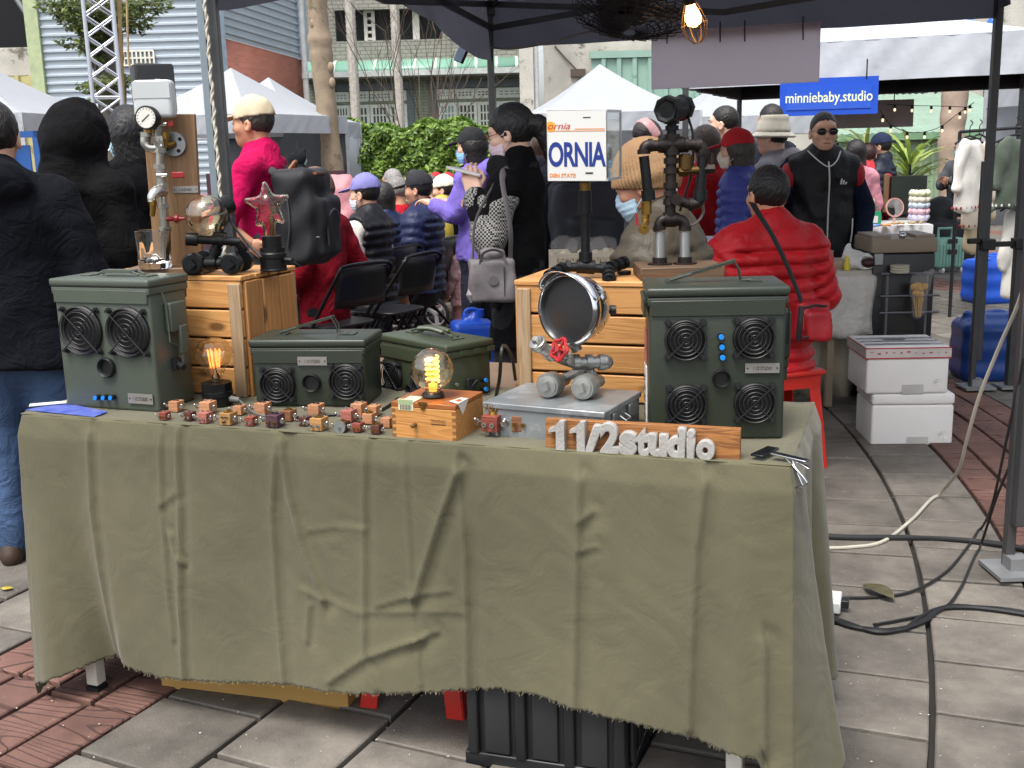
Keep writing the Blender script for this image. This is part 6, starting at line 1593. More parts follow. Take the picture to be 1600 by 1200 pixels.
for(xs_,xe,ye)in((1006,1013,305),(1098,1094,305)):
 b=B();elbow(b,G_(1020 if xs_<1050 else 1085,227),G_(xs_,227),G_(xs_,250),.0135);b.obj('shoulder_elbow',BRNP,pm)
 b=B();pipe(b,G_(xs_,244),G_(xe,ye),.0125);collar(b,G_(xe,ye),G_(xe,ye)-G_(xs_,244),.017,.025);b.obj('arm',BLKP,pm)
b=B();elbow(b,G_(1094,300),G_(1094,320),G_(1074,319),.0135);pipe(b,G_(1076,319),G_(1058,313),.012);collar(b,G_(1056,312,Df-.02),(0,1,0),.0135,.03);b.obj('forearm',BRNP,pm)
b=B();p=G_(1012,312);pipe(b,p,G_(1008,345),.010);hexn(b,G_(1010,325),(0,0,1),.013,.03);pipe(b,G_(1010,345),G_(1005,358,Df-.03),.009);collar(b,G_(1006,358,Df-.025),(0,1,0),.013,.014);b.obj('brass_valve',BRASS,pm)
b=B();b.bar(G_(994,333,Df-.02),G_(996,352,Df-.02),.006,.004,up=(0,1,0));b.obj('red_lever',HR,pm)
b=B();pipe(b,G_(1060,268),G_(1112,264),.010);hexn(b,G_(1068,268),(1,0,0),.014,.02);hexn(b,G_(1071,246),(0,0,1),.017,.012);pipe(b,G_(1071,266),G_(1071,240),.012);collar(b,G_(1071,255),(0,0,1),.017,.03);b.obj('brass_tap',mat('old brass','#5f4a28',.4,.8),pm)
b=B();hexn(b,G_(1108,264),(1,0,0),.012,.025);pipe(b,G_(1112,262),G_(1112,240),.005);b.obj('side_valve',BRNP,pm)
hc_,hb_=G_(1041,172,Df-.05),G_(1068,168,Df+.03);d_=hb_-hc_
b=B();A_=align(hc_,hb_);Lh=d_.length
b.lathe([(.018,.03),(.020,.0),(.028,-.004),(.030,.006)],8,A_);b.lathe([(.0335,.0),(.0335,.024)],8,A_);b.lathe([(.028,.024),(.028,Lh-.02)],20,A_);b.lathe([(.0315,Lh-.02),(.0315,Lh),(.02,Lh+.004)],8,A_)
hd_=b.obj('head',BLKP,pm);b=B();b.lathe([(.0175,.028),(.001,.0285)],16,A_);b.obj('lamp_opening',M_DARKIN,hd_)
b=B();pipe(b,G_(1049,215),G_(1050,186),.012);collar(b,G_(1050,200),(0,0,1),.0165,.012);hexn(b,G_(1050,190),(0,0,1),.018,.012);b.obj('neck',BLKP,pm)
b=B();b.tube(spline([G_(1075,182,Df+.03),G_(1083,215,Df+.03),G_(1080,270,Df+.03),G_(1062,330,Df+.04)]),.0032);b.obj('cable',blk,pm)
b=B();b.tube(spline([G_(1098,318,Df+.02),G_(1098,335,Df+.03),G_(1085,350,Df+.03),G_(1066,352,Df+.03)]),.0035);b.obj('hose',mat('grey hose','#77706a',.4,.4),pm)
# ------------ chrome headlamp robot on the galvanised box
gb0=atz(757,680,TZ);rg=R(-27)
gb=thing('galvanised_box','flat galvanised steel box with a lid under the chrome headlamp robot','box',gb0,rg)
GS=mat('galvanised sheet','#8f9496',.38,.55,var=.14,vs=16,bump=.05,wear=('#a7acae',.45,9))
b=B();b.box((.145,.112,.033),(.286,.22,.066));b.obj('body',GS,gb,bevel=.002)
b=B();b.box((.145,.112,.0705),(.294,.228,.013));b.obj('lid',GS,gb,bevel=.002)
for y in(.055,.15):b=B();b.box((.292,y,.05),(.006,.018,.026));b.obj('clasp',STEEL,gb,bevel=.001)
b=B();b.tube([(.291,.09,.048),(.305,.09,.04),(.305,.12,.04),(.291,.12,.048)],.0025);b.obj('side_handle',STEEL,gb)
zg=TZ+.077
Dh=2.46
o=aty(890,560,Dh);o.z=zg
hr=thing('headlamp_robot','chrome motorcycle headlamp speaker standing on galvanised pipe-cap feet with a red valve wheel','speaker',o)
def H_(px,py,D=Dh):return aty(px,py,D)-o
hc=H_(893,483,Dh-.02);fw=Vector((-.64,-.77,.06)).normalized();rad=.079
A_=faceM(hc,Vector((.77,-.64,0)),Vector((.03,.05,1)))
b=B();b.lathe([(.001,-.098),(.030,-.094),(.056,-.075),(.070,-.045),(.076,-.010),(.0775,.0),(.082,.003),(.0835,.012),(.080,.020),(.074,.022),(.070,.014),(.070,.004)],48,A_);b.obj('bowl',CHROME,hr,smooth=60)
pk=B()
for sgn in(1,):
 rows=[]
 for i in range(25):
  a=R(18+i*(152-18)/24);rows.append([((.0775+.003*k)*math.cos(a),(.0775+.003*k)*math.sin(a),.018+.013*k*math.sin((i/24)*PI)**.6)for k in range(4)])
 pk.at(A_).grid(rows)
pk.obj('visor',CHROME,hr,smooth=80,thick=.0015)
gm_,n_,l_,p_=newmat('black grille mesh');tc_=n_.new('ShaderNodeTexCoord');vo_=n_.new('ShaderNodeTexVoronoi');vo_.voronoi_dimensions='2D';vo_.inputs['Scale'].default_value=230;vo_.inputs['Randomness'].default_value=0
l_.new(tc_.outputs['Object'],vo_.inputs['Vector']);mr_=n_.new('ShaderNodeMapRange');mr_.inputs[1].default_value=.28;mr_.inputs[2].default_value=.42;mr_.inputs[3].default_value=.004;mr_.inputs[4].default_value=.022
l_.new(vo_.outputs[0],mr_.inputs[0]);l_.new(mr_.outputs[0],p_.inputs['Base Color']);p_.inputs['Roughness'].default_value=.45
b=B();b.lathe([(.0715,.008),(.05,.012),(.02,.0145),(.0005,.015)],40);gr_=b.obj('grille',gm_,hr,smooth=80);gr_.matrix_local=A_
b=B();side=A_.to_3x3()@Vector((1,0,0));
kx=H_(953,484,Dh+.02);b.cyl(kx-Vector((.012,0,0)),kx+Vector((.014,-.004,0)),.013,.010,12);b.obj('side_screw',blk,hr)
nk=H_(902,548,Dh);b=B();b.cyl(hc+Vector((0,.02,-.072)),nk,.012,.013);hexn(b,(hc+nk)/2+Vector((0,.01,-.035)),(0,0,1),.016,.012);b.obj('neck',GALV,hr)
b=B();a1,a2,a3,a4=H_(841,538,Dh-.03),H_(862,552,Dh-.02),H_(900,566,Dh-.01),H_(940,566,Dh+.0)
b.tube(spline([a1,a2,a3,a4],6),.0145,14)
for p,d in((a1,a2-a1),(a2,a2-a1),(a3,a4-a3),(a4,a4-a3),((a3+a4)/2,a4-a3)):collar(b,p,d,.019,.014)
b.ball(a4+Vector((.01,0,0)),.017);b.obj('arms',GALV,hr,smooth=40)
b=B();A2=align(a1,a1+Vector((-.35,-.45,.7)));b.lathe([(.017,-.01),(.019,.0),(.019,.008),(.015,.010)],18,A2);b.at(A2).box((0,0,.014),(.013,.013,.012));b.obj('hand_plug',GALV,hr)
b=B();p,q=H_(893,567,Dh-.035),H_(877,550,Dh-.06);b.cyl(p,q,.0095,.008,12);hexn(b,p.lerp(q,.4),q-p,.014,.012);b.obj('valve_stem',GALV,hr)
A3=align(H_(874,546,Dh-.065),H_(874,546,Dh-.065)+Vector((-.55,-.45,.25)));b=B().at(A3)
for k in range(40):
 pass
b.tube([((.0235+.003*math.cos(5*t))*math.cos(t),(.0235+.003*math.cos(5*t))*math.sin(t),0)for t in np.linspace(0,2*PI,41)[:-1]],.0042,8,closed=True)
for k in range(5):a=k*2*PI/5;b.cyl((0,0,0),(.023*math.cos(a),.023*math.sin(a),0),.0035,n=6)
b.cyl((0,0,-.005),(0,0,.008),.007,n=6);b.obj('valve_wheel',mat('red valve enamel','#a31f23',.3,var=.1),hr)
for(px_,py_,D)in((856,588,Dh-.045),(911,597,Dh-.075)):
 c=H_(px_,py_,D);c.z=max(.0285,.0285);f2_=Vector((-.42,-.88,.05)).normalized();A4=align(c+f2_*-.02,c+f2_)
 b=B();b.lathe([(.014,-.055),(.016,-.03),(.026,-.018),(.0285,-.01),(.0285,.022),(.0265,.026),(.022,.026),(.022,.030),(.015,.031)],26,A4);b.at(A4).box((0,0,.038),(.019,.019,.018),rz=.35);b.obj('foot',GALV,hr,smooth=40)
 e=c-f2_*.075;b=B();b.cyl(c-f2_*.07,c-f2_*.10,.015);b.tube([c-f2_*.085,H_(918,572,Dh-.0)],.010);b.obj('leg',GALV,hr)
# ------------ cigar box globe lamp, diamond lamp
cb0=atz(614,683,TZ);rcb=R(-22);cw,cdp,chh=.158,.152,.083
cb=thing('cigar_box_lamp','glowing amber globe bulb with a spiral filament on a wooden cigar box','lamp',cb0,rcb)
CED=wood('cedar box','#c08a4e','#a26e38',.45,1.3,knots=False);CEDT=wood('cedar lid','#a8632f','#8d4f24',.4,1.3,knots=False)
b=B();b.box((cw/2,cdp/2,chh/2-.006),(cw,cdp,chh-.012));b.obj('box',CED,cb,bevel=.001)
b=B();b.box((cw/2,cdp/2,chh-.006),(cw+.0006,cdp+.0006,.0105));b.obj('lid',CEDT,cb,bevel=.001)
for x in(.0045,cw-.0045):
 for k in range(5):b=B();b.box((x,-.0003,.006+k*.0145),(.009,.001,.007));b.obj('finger_joint',mat('end grain','#7d5228',.6),cb)
x,z=onface(cb0,rcb,634,632);b=B();b.box((x,-.0006,z),(.037,.001,.026));b.box((x,.03,chh+.0006),(.036,.06,.001));sl=b.obj('tax_seal',mat('seal paper','#c9c7a8',.6,var=.06),cb)
b=B();b.box((x,-.0014,z+.006),(.034,.0006,.010));b.obj('seal_print',mat('seal green','#8fa078',.6),sl)
b=B()
for k in range(12):b.box((x-.013+.0024*k,-.0014,z-.006),(.0008+.0008*(k%3==0),.0006,.011))
b.obj('barcode',INK,sl)
x,z=onface(cb0,rcb,661,633);b=B();b.box((x,-.002,z+.004),(.022,.002,.006));b.cyl((x,-.004,z-.006),(x,.0,z-.006),.005);b.box((x,-.003,z-.002),(.006,.003,.012));b.obj('clasp',BRASS,cb)
x,z=onface(cb0,rcb,649,663);b=B();b.cyl((x,-.012,z),(x,0,z),.0045);b.ball((x,-.013,z),.0055,10,7);b.obj('switch_knob',mat('knob brown','#6b4526',.4),cb)
x,z=onface(cb0,rcb,685,660);lettering('TRINIDAD',mat('burnt ink','#4a2a14',.6),cb,facing(x-.020,z-.001,-.0006),.0095,sx=.86)
b=B();b.box((x,-.0006,z-.005),(.036,.0006,.0018));b.obj('fine_print',mat('burnt ink','#4a2a14'),cb)
b=B();b._add([(cw-.03,.03,chh+.0012),(cw+.0008,.012,chh+.0012),(cw+.0008,.07,chh+.0012),(cw-.02,.072,chh+.0012)],[(0,1,2,3)]);b._add([(cw+.0012,.012,chh),(cw+.0012,.07,chh),(cw+.0012,.035,chh-.03)],[(0,1,2)]);hb__=b.obj('habano_label',mat('label white','#d6d2c8',.5),cb)
b=B();b._add([(cw-.018,.036,chh+.0018),(cw-.004,.03,chh+.0018),(cw-.004,.05,chh+.0018),(cw-.016,.054,chh+.0018)],[(0,1,2,3)]);b.obj('label_mark',mat('label orange','#b9502a',.5),hb__)
gx_,gy_=cw*.46,cdp*.44
b=B();b.lathe([(.024,0),(.026,.002),(.026,.006),(.022,.012),(.018,.014)],24,Matrix.Translation((gx_,gy_,chh)));b.obj('socket_collar',mat('bakelite','#241c18',.3),cb)
wc=cb.matrix_basis@Vector((gx_,gy_,0));zc_=zat(wc.x,wc.y,577)-TZ;Rg=.0485
A_=Matrix.Translation((gx_,gy_,zc_));b=B();globe(b,Rg,.017,max(.01,zc_-chh-math.sqrt(Rg**2-.017**2)-.010),A=A_);b.obj('bulb',AMB,cb,smooth=180)
coil=[(gx_+.0145*math.cos(t),gy_+.0145*math.sin(t),zc_-.028+.0085*t/(2*PI)*1.3)for t in np.linspace(0,5.2*2*PI,150)]
b=B();b.tube(coil,.0018,6);b.obj('filament',glow('amber filament','#ffa030',10),cb,smooth=180)
b=B();b.lathe([(.009,chh+.012),(.010,chh+.03),(.004,zc_-.034),(.003,zc_-.026)],12,Matrix.Translation((gx_,gy_,0)));b.obj('glass_stem',glow('lit stem','#ffb050',1.2),cb)
d0=atz(341,634,TZ)
dl=thing('diamond_bulb_lamp','diamond-shaped bulb with glowing orange filaments in a black pipe base','lamp',d0)
zk1=zat(d0 .x,d0 .y,597)-TZ;ztp=zat(d0 .x,d0 .y,528)-TZ;hD=ztp-zk1
b=B();b.lathe([(.0375,0),(.0375,.026),(.040,.028),(.040,.040),(.037,.042)],26);b.lathe([(.040,.042),(.040,zk1)],8);b.obj('socket_base',BLKP,dl)
pr=[(.016,0),(.017,hD*.14),(.030,hD*.34),(.052,hD*.62),(.0525,hD*.66),(.036,hD*.92),(.014,hD*.995),(.001,hD)]
A_=Matrix.Translation((0,0,zk1));b=B();b.lathe(shell(pr),10,A_,close=True);b.obj('bulb',CLT,dl,smooth=20)
b=B();b.lathe([(.010,0),(.011,hD*.12),(.004,hD*.25),(.003,hD*.45)],12,A_);b.obj('glass_stem',CLR,dl)
b=B()
for k in range(8):
 a=k*PI/4;c_,s_=math.cos(a)*.016,math.sin(a)*.016;b.tube([(c_*.7,s_*.7,zk1+hD*.34),(c_,s_,zk1+hD*.74)],.0016,5)
b.obj('filament',glow('orange filament','#ff7436',2.4),dl)
b=B();b.cyl((.036,-.01,.02),(.062,-.02,.018),.009,.007);q1,q2=atz(400,646,TZ+.012)-d0,atz(437,653,TZ+.005)-d0;b.tube(spline([(.06,-.02,.018),tuple(q1),tuple(q2)]),.0026);b.obj('cord',mat('grey cord','#5d5c5a',.5),dl)
tag(B().tube(spline([atz(420,650,TZ+.006),atz(470,652,TZ+.006),atz(520,648,TZ+.006),atz(580,645,TZ+.006),atz(604,636,TZ+.006),atz(622,622,TZ+.006)]),.0038,6).obj('cable',mat('black cable','#151515',.5)),'black cable lying behind the tiny robots in front of the middle can','cable')
tag(B().tube(spline([atz(742,640,TZ+.006)+Vector((.05,.12,0)),atz(760,610,TZ+.08)+Vector((.03,.14,0)),atz(785,560,TZ+.16)+Vector((.0,.16,0)),atz(800,575,TZ+.10)+Vector((0,.16,0)),atz(806,610,TZ+.01)+Vector((0,.14,0))]),.0045,6).obj('cable',mat('black cable','#151515',.5)),'looping black cable beside the big pine crate, behind the turned can','cable')
# ------------ name sign
s0=atz(853,701,TZ);rs=R(-18.9)
sg=thing('wooden_name_sign','scorched wooden plank with raised grey concrete letters 11/2studio','sign',s0,rs)
x1,_z=onface(s0,rs,1156,719);hp=zat((s0+Vector((math.cos(rs)*x1,math.sin(rs)*x1,0))).x,(s0+Vector((math.cos(rs)*x1,math.sin(rs)*x1,0))).y,671)-TZ
BURN=wood('scorched cedar','#b77c44','#5e3516',.6,1.7,knots=False)
b=B();b.box((x1/2,.009,hp/2),(x1,.018,hp));b.obj('plank',BURN,sg,bevel=.001)
CONCL=mat('cast concrete letters','#9d9a95',.8,var=.12,vs=30,bump=.4,bs=160)
for chr_,pxa,pxb,pyt,pyb in(('1',862,886,660,706),('1',895,918,661,708),('/',917,946,665,708),('2',942,972,663,711),('s',972,1000,676,712),('t',998,1019,670,714),('u',1017,1048,681,716),('d',1046,1076,671,718),('i',1077,1091,674,720),('o',1092,1122,692,722)):
 xa,za=onface(s0-Vector((0,.02,0)),rs,pxa,pyb);xb_,zb_=onface(s0-Vector((0,.02,0)),rs,pxb,pyt)
 me=words_mesh(chr_,.05,extrude=.0085,bold=.0016,bevel=.0016,res=6)
 if chr_=='1':
  q_=B();q_.prism([(.014,0),(.030,0),(.030,.050),(.020,.050),(.010,.040),(0,.036),(0,.031),(.014,.033)],-.0095,.0095);me=q_.mesh('letter',CONCL,30)
 xs_=[v.co.x for v in me.vertices];ys_=[v.co.y for v in me.vertices]
 sx_,sy_=(xb_-xa)/(max(xs_)-min(xs_)),(zb_-za)/(max(ys_)-min(ys_))
 me.transform(Matrix.Translation((xa,0,0))@Matrix.Diagonal((sx_,sy_,1,1))@Matrix.Translation((-min(xs_),-min(ys_),0)))
 me.transform(Matrix.Translation((0,-.0105,.0006))@Matrix.Rotation(R(90),4,'X'));me.materials.clear();me.materials.append(CONCL);mk('letter',me,sg)
# ------------ tiny wooden-block robots
WOODS={'red':wood('padauk block','#8a4636','#6d2f26',.5,3),'dark':wood('rosewood block','#5b2f28','#40201c',.5,3),'pink':wood('pink wood block','#a86a5c','#8d5044',.5,3),'tan':wood('oak block','#b58a56','#94693c',.5,3),'light':wood('beech block','#c08a66','#a06c4a',.5,3),'purple':wood('purpleheart block','#553640','#3c252e',.5,3),'brown':wood('walnut block','#8f5f40','#6b442c',.5,3)}
SCR=mat('bright screws','#bdbab4',.22,.85);BLKS=mat('black screws','#141414',.4,.3)
def robot(px,py,wpx,wd,label,eyes='bolt',hat=None,rz=-20,arms=True,legs=0.,tall=1.,eyec=None,mouth=False,gear=False):
 p=atz(px,py,TZ+.0018);w=wpx*p.y/FPX*1.06;w=max(.017,w)
 c=p+Vector((E2 .x,E2 .y,0))*w*.55
 t=thing('block_robot',label,'toy robot',(c.x,c.y,TZ+.0045),R(rz),'tiny block robots along the table edge')
 hgt=w*.95*tall;m=WOODS[wd];z0=legs
 if legs:
  b=B()
  for x in(-1,1):b.cyl((x*w*.28,-w*.1,0),(x*w*.28,-w*.1,legs),w*.055);b.cyl((x*w*.28,-w*.14,0),(x*w*.28,-w*.14,w*.12),w*.10,n=10)
  b.obj('legs',SCR,t)
 b=B();b.box((0,0,z0+hgt/2),(w,w*1.15,hgt));b.obj('block',m,t,bevel=w*.03)
 yf=-w*.575
 em={'brass':BRASS,'black':BLKS,None:SCR}[eyec]
 if eyes:
  for x in(-1,1):
   b=B();zz=z0+hgt*(.42 if not legs else.48);b.cyl((x*w*.25,yf-w*.16,zz),(x*w*.25,yf,zz),w*.05);b.cyl((x*w*.25,yf-w*.22,zz),(x*w*.25,yf-w*.12,zz),w*.145,n=12);eo=b.obj('eye',em,t)
   b=B();b.cyl((x*w*.25,yf-w*.225,zz),(x*w*.25,yf-w*.215,zz),w*.05,n=8);b.obj('pupil',BLKS,eo)
 if mouth:
  b=B();b.tube([(-w*.30,yf-.001,z0+hgt*.66),(-w*.15,yf-.003,z0+hgt*.74),(0,yf-.003,z0+hgt*.68),(w*.15,yf-.003,z0+hgt*.74),(w*.32,yf-.001,z0+hgt*.66)],w*.045,5);b.tube([(-w*.22,yf-.002,z0+hgt*.22),(0,yf-.003,z0+hgt*.32),(w*.12,yf-.002,z0+hgt*.34)],w*.06,5);b.obj('moustache',BLKS,t)
 if arms:
  for x in(-1,1):
   b=B();a=Vector((x*w*.5,-w*.1,z0+hgt*.5));e=Vector((x*w*.82,-w*.35,z0+hgt*.55));b.cyl(a,e,w*.08,n=6);b.cyl(e,e+Vector((x*w*.05,-w*.08,0)),w*.19,n=8);f=e+Vector((x*.004,-w*.15,w*.18));b.cyl(e,f,w*.05,n=6);b.ball(f,w*.11,8,6);b.obj('arm',SCR,t)
 zt_=z0+hgt
 b=B()
 if hat=='bolts':
  for x,y in((-.25,0),(.25,.1)):b.cyl((x*w,y*w,zt_),(x*w,y*w,zt_+w*.18),w*.12,n=6)
 elif hat=='antler':
  b.cyl((0,0,zt_),(0,0,zt_+w*.18),w*.26,w*.2,10)
  for x in(-1,1):b.tube([(x*w*.12,0,zt_+w*.18),(x*w*.3,0,zt_+w*.35),(x*w*.34,0,zt_+w*.62)],w*.05,6);b.cyl((x*w*.24,0,zt_+w*.3),(x*w*.12,-.0,zt_+w*.5),w*.04,n=6)
  b.cyl((0,0,zt_+w*.18),(0,0,zt_+w*.55),w*.04,n=6)
 elif hat=='washer':b.cyl((0,0,zt_),(0,0,zt_+w*.05),w*.4,n=14);b.cyl((0,0,zt_+w*.05),(0,0,zt_+w*.22),w*.14,n=6)
 else:
  b.tube([(-w*.3,0,zt_+w*.05),(0,-.1*w,zt_+w*.14),(w*.3,.05*w,zt_+w*.05)],w*.06,6);b.cyl((w*.1,.1*w,zt_),(w*.1,.1*w,zt_+w*.16),w*.09,n=6)
 b.obj('headgear',BRASS if hat in('washer','antler')else(BLKS if hat is None else SCR),t)
 if gear:
  b=B();b.cyl((0,yf-.006,z0+hgt*.5),(0,yf-.001,z0+hgt*.5),w*.62,n=24);g_=b.obj('big_washer',mat('grey washer','#8f9492',.4,.6),t);b=B();b.cyl((0,yf-.012,z0+hgt*.5),(0,yf-.006,z0+hgt*.5),w*.14,n=6);b.obj('bolt_head',STEEL,g_)
 return t
robot(254,658,12,'red','red block robot with brass eyes, leftmost of all the tiny robots',eyec='brass',hat='bolts')
robot(271,645,16,'light','pale block robot with black headgear behind the leftmost red one',eyes=None)
robot(293,659,13,'dark','small dark red block robot between the leftmost pair and the pink one',hat='bolts')
robot(316,663,16,'pink','pink block robot in front of the diamond bulb base',hat='bolts')
robot(320,648,18,'light','pale block robot half hidden behind the pink robot',eyes=None,hat='bolts')
robot(352,666,19,'tan','tan block robot with a black moustache face',eyes=None,mouth=True,hat='washer')
robot(371,650,14,'light','pale block robot behind the moustached tan one',eyes=None)
robot(389,667,14,'red','reddish block robot with white washer eyes between the moustached and purple robots',hat='bolts')
robot(406,650,18,'light','pale block robot directly behind the white-eyed reddish one',eyes=None)
robot(425,670,20,'purple','dark purple block robot with yellow eyes',eyec='brass')
robot(447,660,17,'brown','brown block robot with a wooden hat just right of the purple robot',eyes=None,hat='washer')
robot(473,667,13,'dark','little dark red robot with white disc eyes left of the big tan robot',hat='bolts')
robot(494,675,20,'tan','large tan block robot with screws for eyes and nose in the middle of the row',hat='washer')
robot(490,652,18,'light','pale robot with black knobs on top, behind the large tan robot',eyes=None)
robot(541,661,18,'pink','pinkish block robot behind the one with the big grey washer',eyes=None,hat='bolts')
robot(533,676,15,'dark','dark block robot faced with one big grey washer',eyes=None,gear=True,hat='washer')
robot(557,655,18,'light','tall pale robot with a carved smile, rearmost of the group left of the cigar box',eyes=None,tall=1.25,hat='bolts')
robot(557,677,14,'red','red robot with brass eyes between the washer robot and the darkest one',eyec='brass')
robot(581,652,16,'light','pale robot with a plain face next to the tall smiling one',eyes=None,hat='bolts')
robot(574,664,16,'light','pale robot with a tan knob in the middle of the right-hand cluster',eyes=None,hat='washer')
robot(586,680,14,'dark','darkest red robot with brass eyes nearest the cigar box corner',eyec='brass',hat='washer')
robot(602,670,15,'light','pale robot squeezed against the side of the cigar box',eyes=None,hat='bolts')
robot(766,684,26,'red','antlered red-brown robot on two legs beside the cigar box',hat='antler',legs=.010,rz=-24)
robot(812,684,26,'brown','antlered robot with brass eyes in front of the galvanised box',hat='antler',legs=.010,rz=-18,eyec='brass')
# ------------ flyers, clamp, things under the table
p1,p2,p3,p4=atz(38,642,TZ+.006),atz(96,632,TZ+.006),atz(166,640,TZ+.006),atz(148,650,TZ+.006)
t=thing('flyer','blue printed flyer lying under the left ammo can','flyer',p1);b=B()
q=[p-p1 for p in(atz(40,640,TZ+.006),atz(100,629,TZ+.006),atz(168,643,TZ+.006),atz(147,651,TZ+.006))]
b._add([tuple(v)for v in q]+[tuple(v-Vector((0,0,.001)))for v in q],[(3,2,1,0),(4,5,6,7),(0,1,5,4),(1,2,6,5),(2,3,7,6),(3,0,4,7)]);b.obj('sheet',mat('flyer blue','#3a4fa6',.35,var=.3,vs=25,col2='#6a74b8'),t)
t=thing('flyer','white paper edge lying on the blue flyer beside the left can','paper',atz(60,634,TZ+.010));b=B();b.bar(atz(46,633,TZ+.0095)-t.location,atz(104,628,TZ+.0095)-t.location,.03,.0015);b.obj('sheet',mat('white paper','#d5d3cd',.6),t)
cp0=tb(TL-.03,.03,TZ+.006);t=thing('spring_clamp','black and chrome table clamp gripping the cloth at the table corner','clamp',cp0,TA)
b=B();b.box((-.022,.03,.006),(.028,.075,.005),rz=-.35);b.obj('pressure_plate',mat('black clamp leaf','#16171a',.25,.3),t,bevel=.002)
b=B();b.bar((-.005,.01,.010),(.066,-.02,.006),.018,.004);b.bar((.03,.0,.008),(.072,-.03,-.006),.010,.003);b.tube(spline([(.02,0,.006),(.045,-.02,-.012),(.066,-.03,-.038),(.030,-.02,-.05),(.022,-.012,-.03)]),.0028);b.tube([(.036,-.01,.004),(.06,-.028,-.045)],.0025);b.obj('spring_lever',CHROME,t,bevel=.001)
cbx=atz(545,1112,0);rcx=R(-13);q_=atz(253,1076,0);wx=(cbx-q_).xy.length;ang_=math.atan2((cbx-q_).y,(cbx-q_).x)
t=thing('cardboard_box','long yellow-brown cardboard box on the ground under the table','box',q_,ang_);CARD=mat('cardboard','#b08a4c',.8,var=.06,vs=8)
b=B();b.box((wx/2,.13,.055),(wx,.26,.105));b.obj('carton',CARD,t,bevel=.002);b=B();b.box((wx/2,.13,.109),(wx,.05,.002));b.obj('tape',mat('brown tape','#a37b3f',.3),t)
def stool(label,c,rz,s,h,group='red plastic stools'):
 t=thing('plastic_stool',label,'stool',c,rz,group);RP=mat('red plastic','#c0271c',.35,var=.06,vs=4)
 b=rbox((0,0,h-.012),(s,s,.024),.008);b.obj('seat',RP,t)
 for sx in(-1,1):
  for sy in(-1,1):
   b=B();a,e=Vector((sx*s*.42,sy*s*.42,h-.02)),Vector((sx*s*.54,sy*s*.54,.004));w=s*.17
   for(dx,dy)in((-sx*w/2,0),(0,-sy*w/2)):
    dd=Vector((dx,dy,0));b.bar(a+dd,e+dd,w if dx else.006,w if dy else.006,up=(0,1,0))
   b.obj('leg',RP,t,bevel=.001)
 b=B()
 for k in range(4):
  a=k*PI/2;b.box((math.cos(a)*s*.45,math.sin(a)*s*.45,h-.05),(.006 if k%2==0 else s*.84,s*.84 if k%2==0 else.006,.055))
 b.obj('apron',RP,t)
 return t
s1=atz(569,1122,0);stool('red plastic stool standing under the table beside the cardboard box',(s1 .x+.16,s1 .y+.13,0),R(-16),.26,.27)
bb0=atz(736,1193,0)
t=thing('folding_crate','black ribbed plastic crate under the right half of the table','crate',bb0,R(-18));BP=mat('black crate plastic','#1c1d1f',.4,var=.12)
b=rbox((.185,.13,.135),(.37,.26,.25),.008);b.obj('shell',BP,t)
b=B();b.box((.185,.13,.02),(.39,.28,.035));b.box((.185,.13,.258),(.39,.28,.022));b.obj('rim',BP,t,bevel=.003)
for k in range(3):
 b=rbox((.07+.115*k,-.004,.14),(.062,.012,.20),.005);b.obj('rib_panel',mat('black crate panel','#242527',.5),t);
for k in range(4):
 b=rbox((.0125+.115*k,-.006,.14),(.026,.020,.21),.006);b.obj('rib',BP,t)
for k in range(3):b=rbox((.376,.05+.08*k,.14),(.012,.04,.2),.005);b.obj('side_rib',BP,t)
# ------------ people
SK2,SK3='#cb9576','#e6bba2'
AUD='seated audience facing the stage'
person('man in a dark navy jacket and blue jeans cut off by the left picture edge',-16,160,3.8,15,hair=('short','#191513'),upper=('#0e1017',COAT),lower='#3a5274',shoes='#3b2a20',hood='down',h=.012,wide=1.12,hem=.74,arms=(((-.07,-.02,-.26),(-.0,.06,-.24)),((.09,-.02,-.26),(.00,.05,-.24))))
person('person with a black hood pulled up, seen from behind above the left can',122,171,4.7,-25,hair=None,upper=('#0b0b0d',HOODIE),hood='up',lower='#121318',h=.012,wide=1.1)
person('dark-haired person in a black coat with a pale mask, behind the hooded one',196,167,5.15,48,hair=('bob','#121012'),upper=('#0e0e11',COAT),lower='#14151a',mask='#a9c9d8',h=.012,wide=1.05)
mg=person('man in a magenta polo shirt and beige cap with a backpack, facing left',392,155,5.75,80,skin=SK2,hair=('short','#3c3733'),upper=('#bd1052',SHIRT),lower='#4a4c52',hat=('cap','#cbbd9f'),h=.011,sleeve=.12,collar=1.41,hands=((1,0,0),(0,0,1)),curl=(.7,.6),arms=(((-.09,.11,-.25),(.04,-.12,-.10)),((.06,.07,-.25),(-.04,.23,.03))))
person('masked person in a dark hood standing by the white tent side wall',468,236,17,-70,upper=('#1b1d22',HOODIE),hair=None,hood='up',mask='#8fb0a8',h=.016,lower='#20222a')
pw=person('woman in a violet zip jacket and black cap, facing left',735,203,7.4,72,fem=True,hair=('bob','#1a1513'),upper=('#7d6cc4',HOODIE),lower='#151a2b',hat=('cap','#14161b'),mask='#8fc2dd',h=.013,hood='down',hem=.74,hands=((0,0,1),(0,0,1)),arms=(((-.05,.09,-.23),(.05,.16,.06)),((.05,.09,-.23),(-.05,.16,.06))))
bw=person('woman in black with a ponytail, glasses and pink mask, looking at her phone',797,165,4.75,72,fem=True,skin=SK3,hair=('pony','#0d0b0c'),upper=('#0c0c0e',SHIRT),lower='#0f1118',mask='#e2ccd6',specs='#8a2f36',h=.011,hem=.60,hands=((-1,0,.3),(1,0,.3)),curl=(.55,.6),hpitch=14,collar=1.42,arms=(((-.05,.07,-.23),(.05,.07,.19)),((.04,.07,-.24),(-.13,.10,.12))))
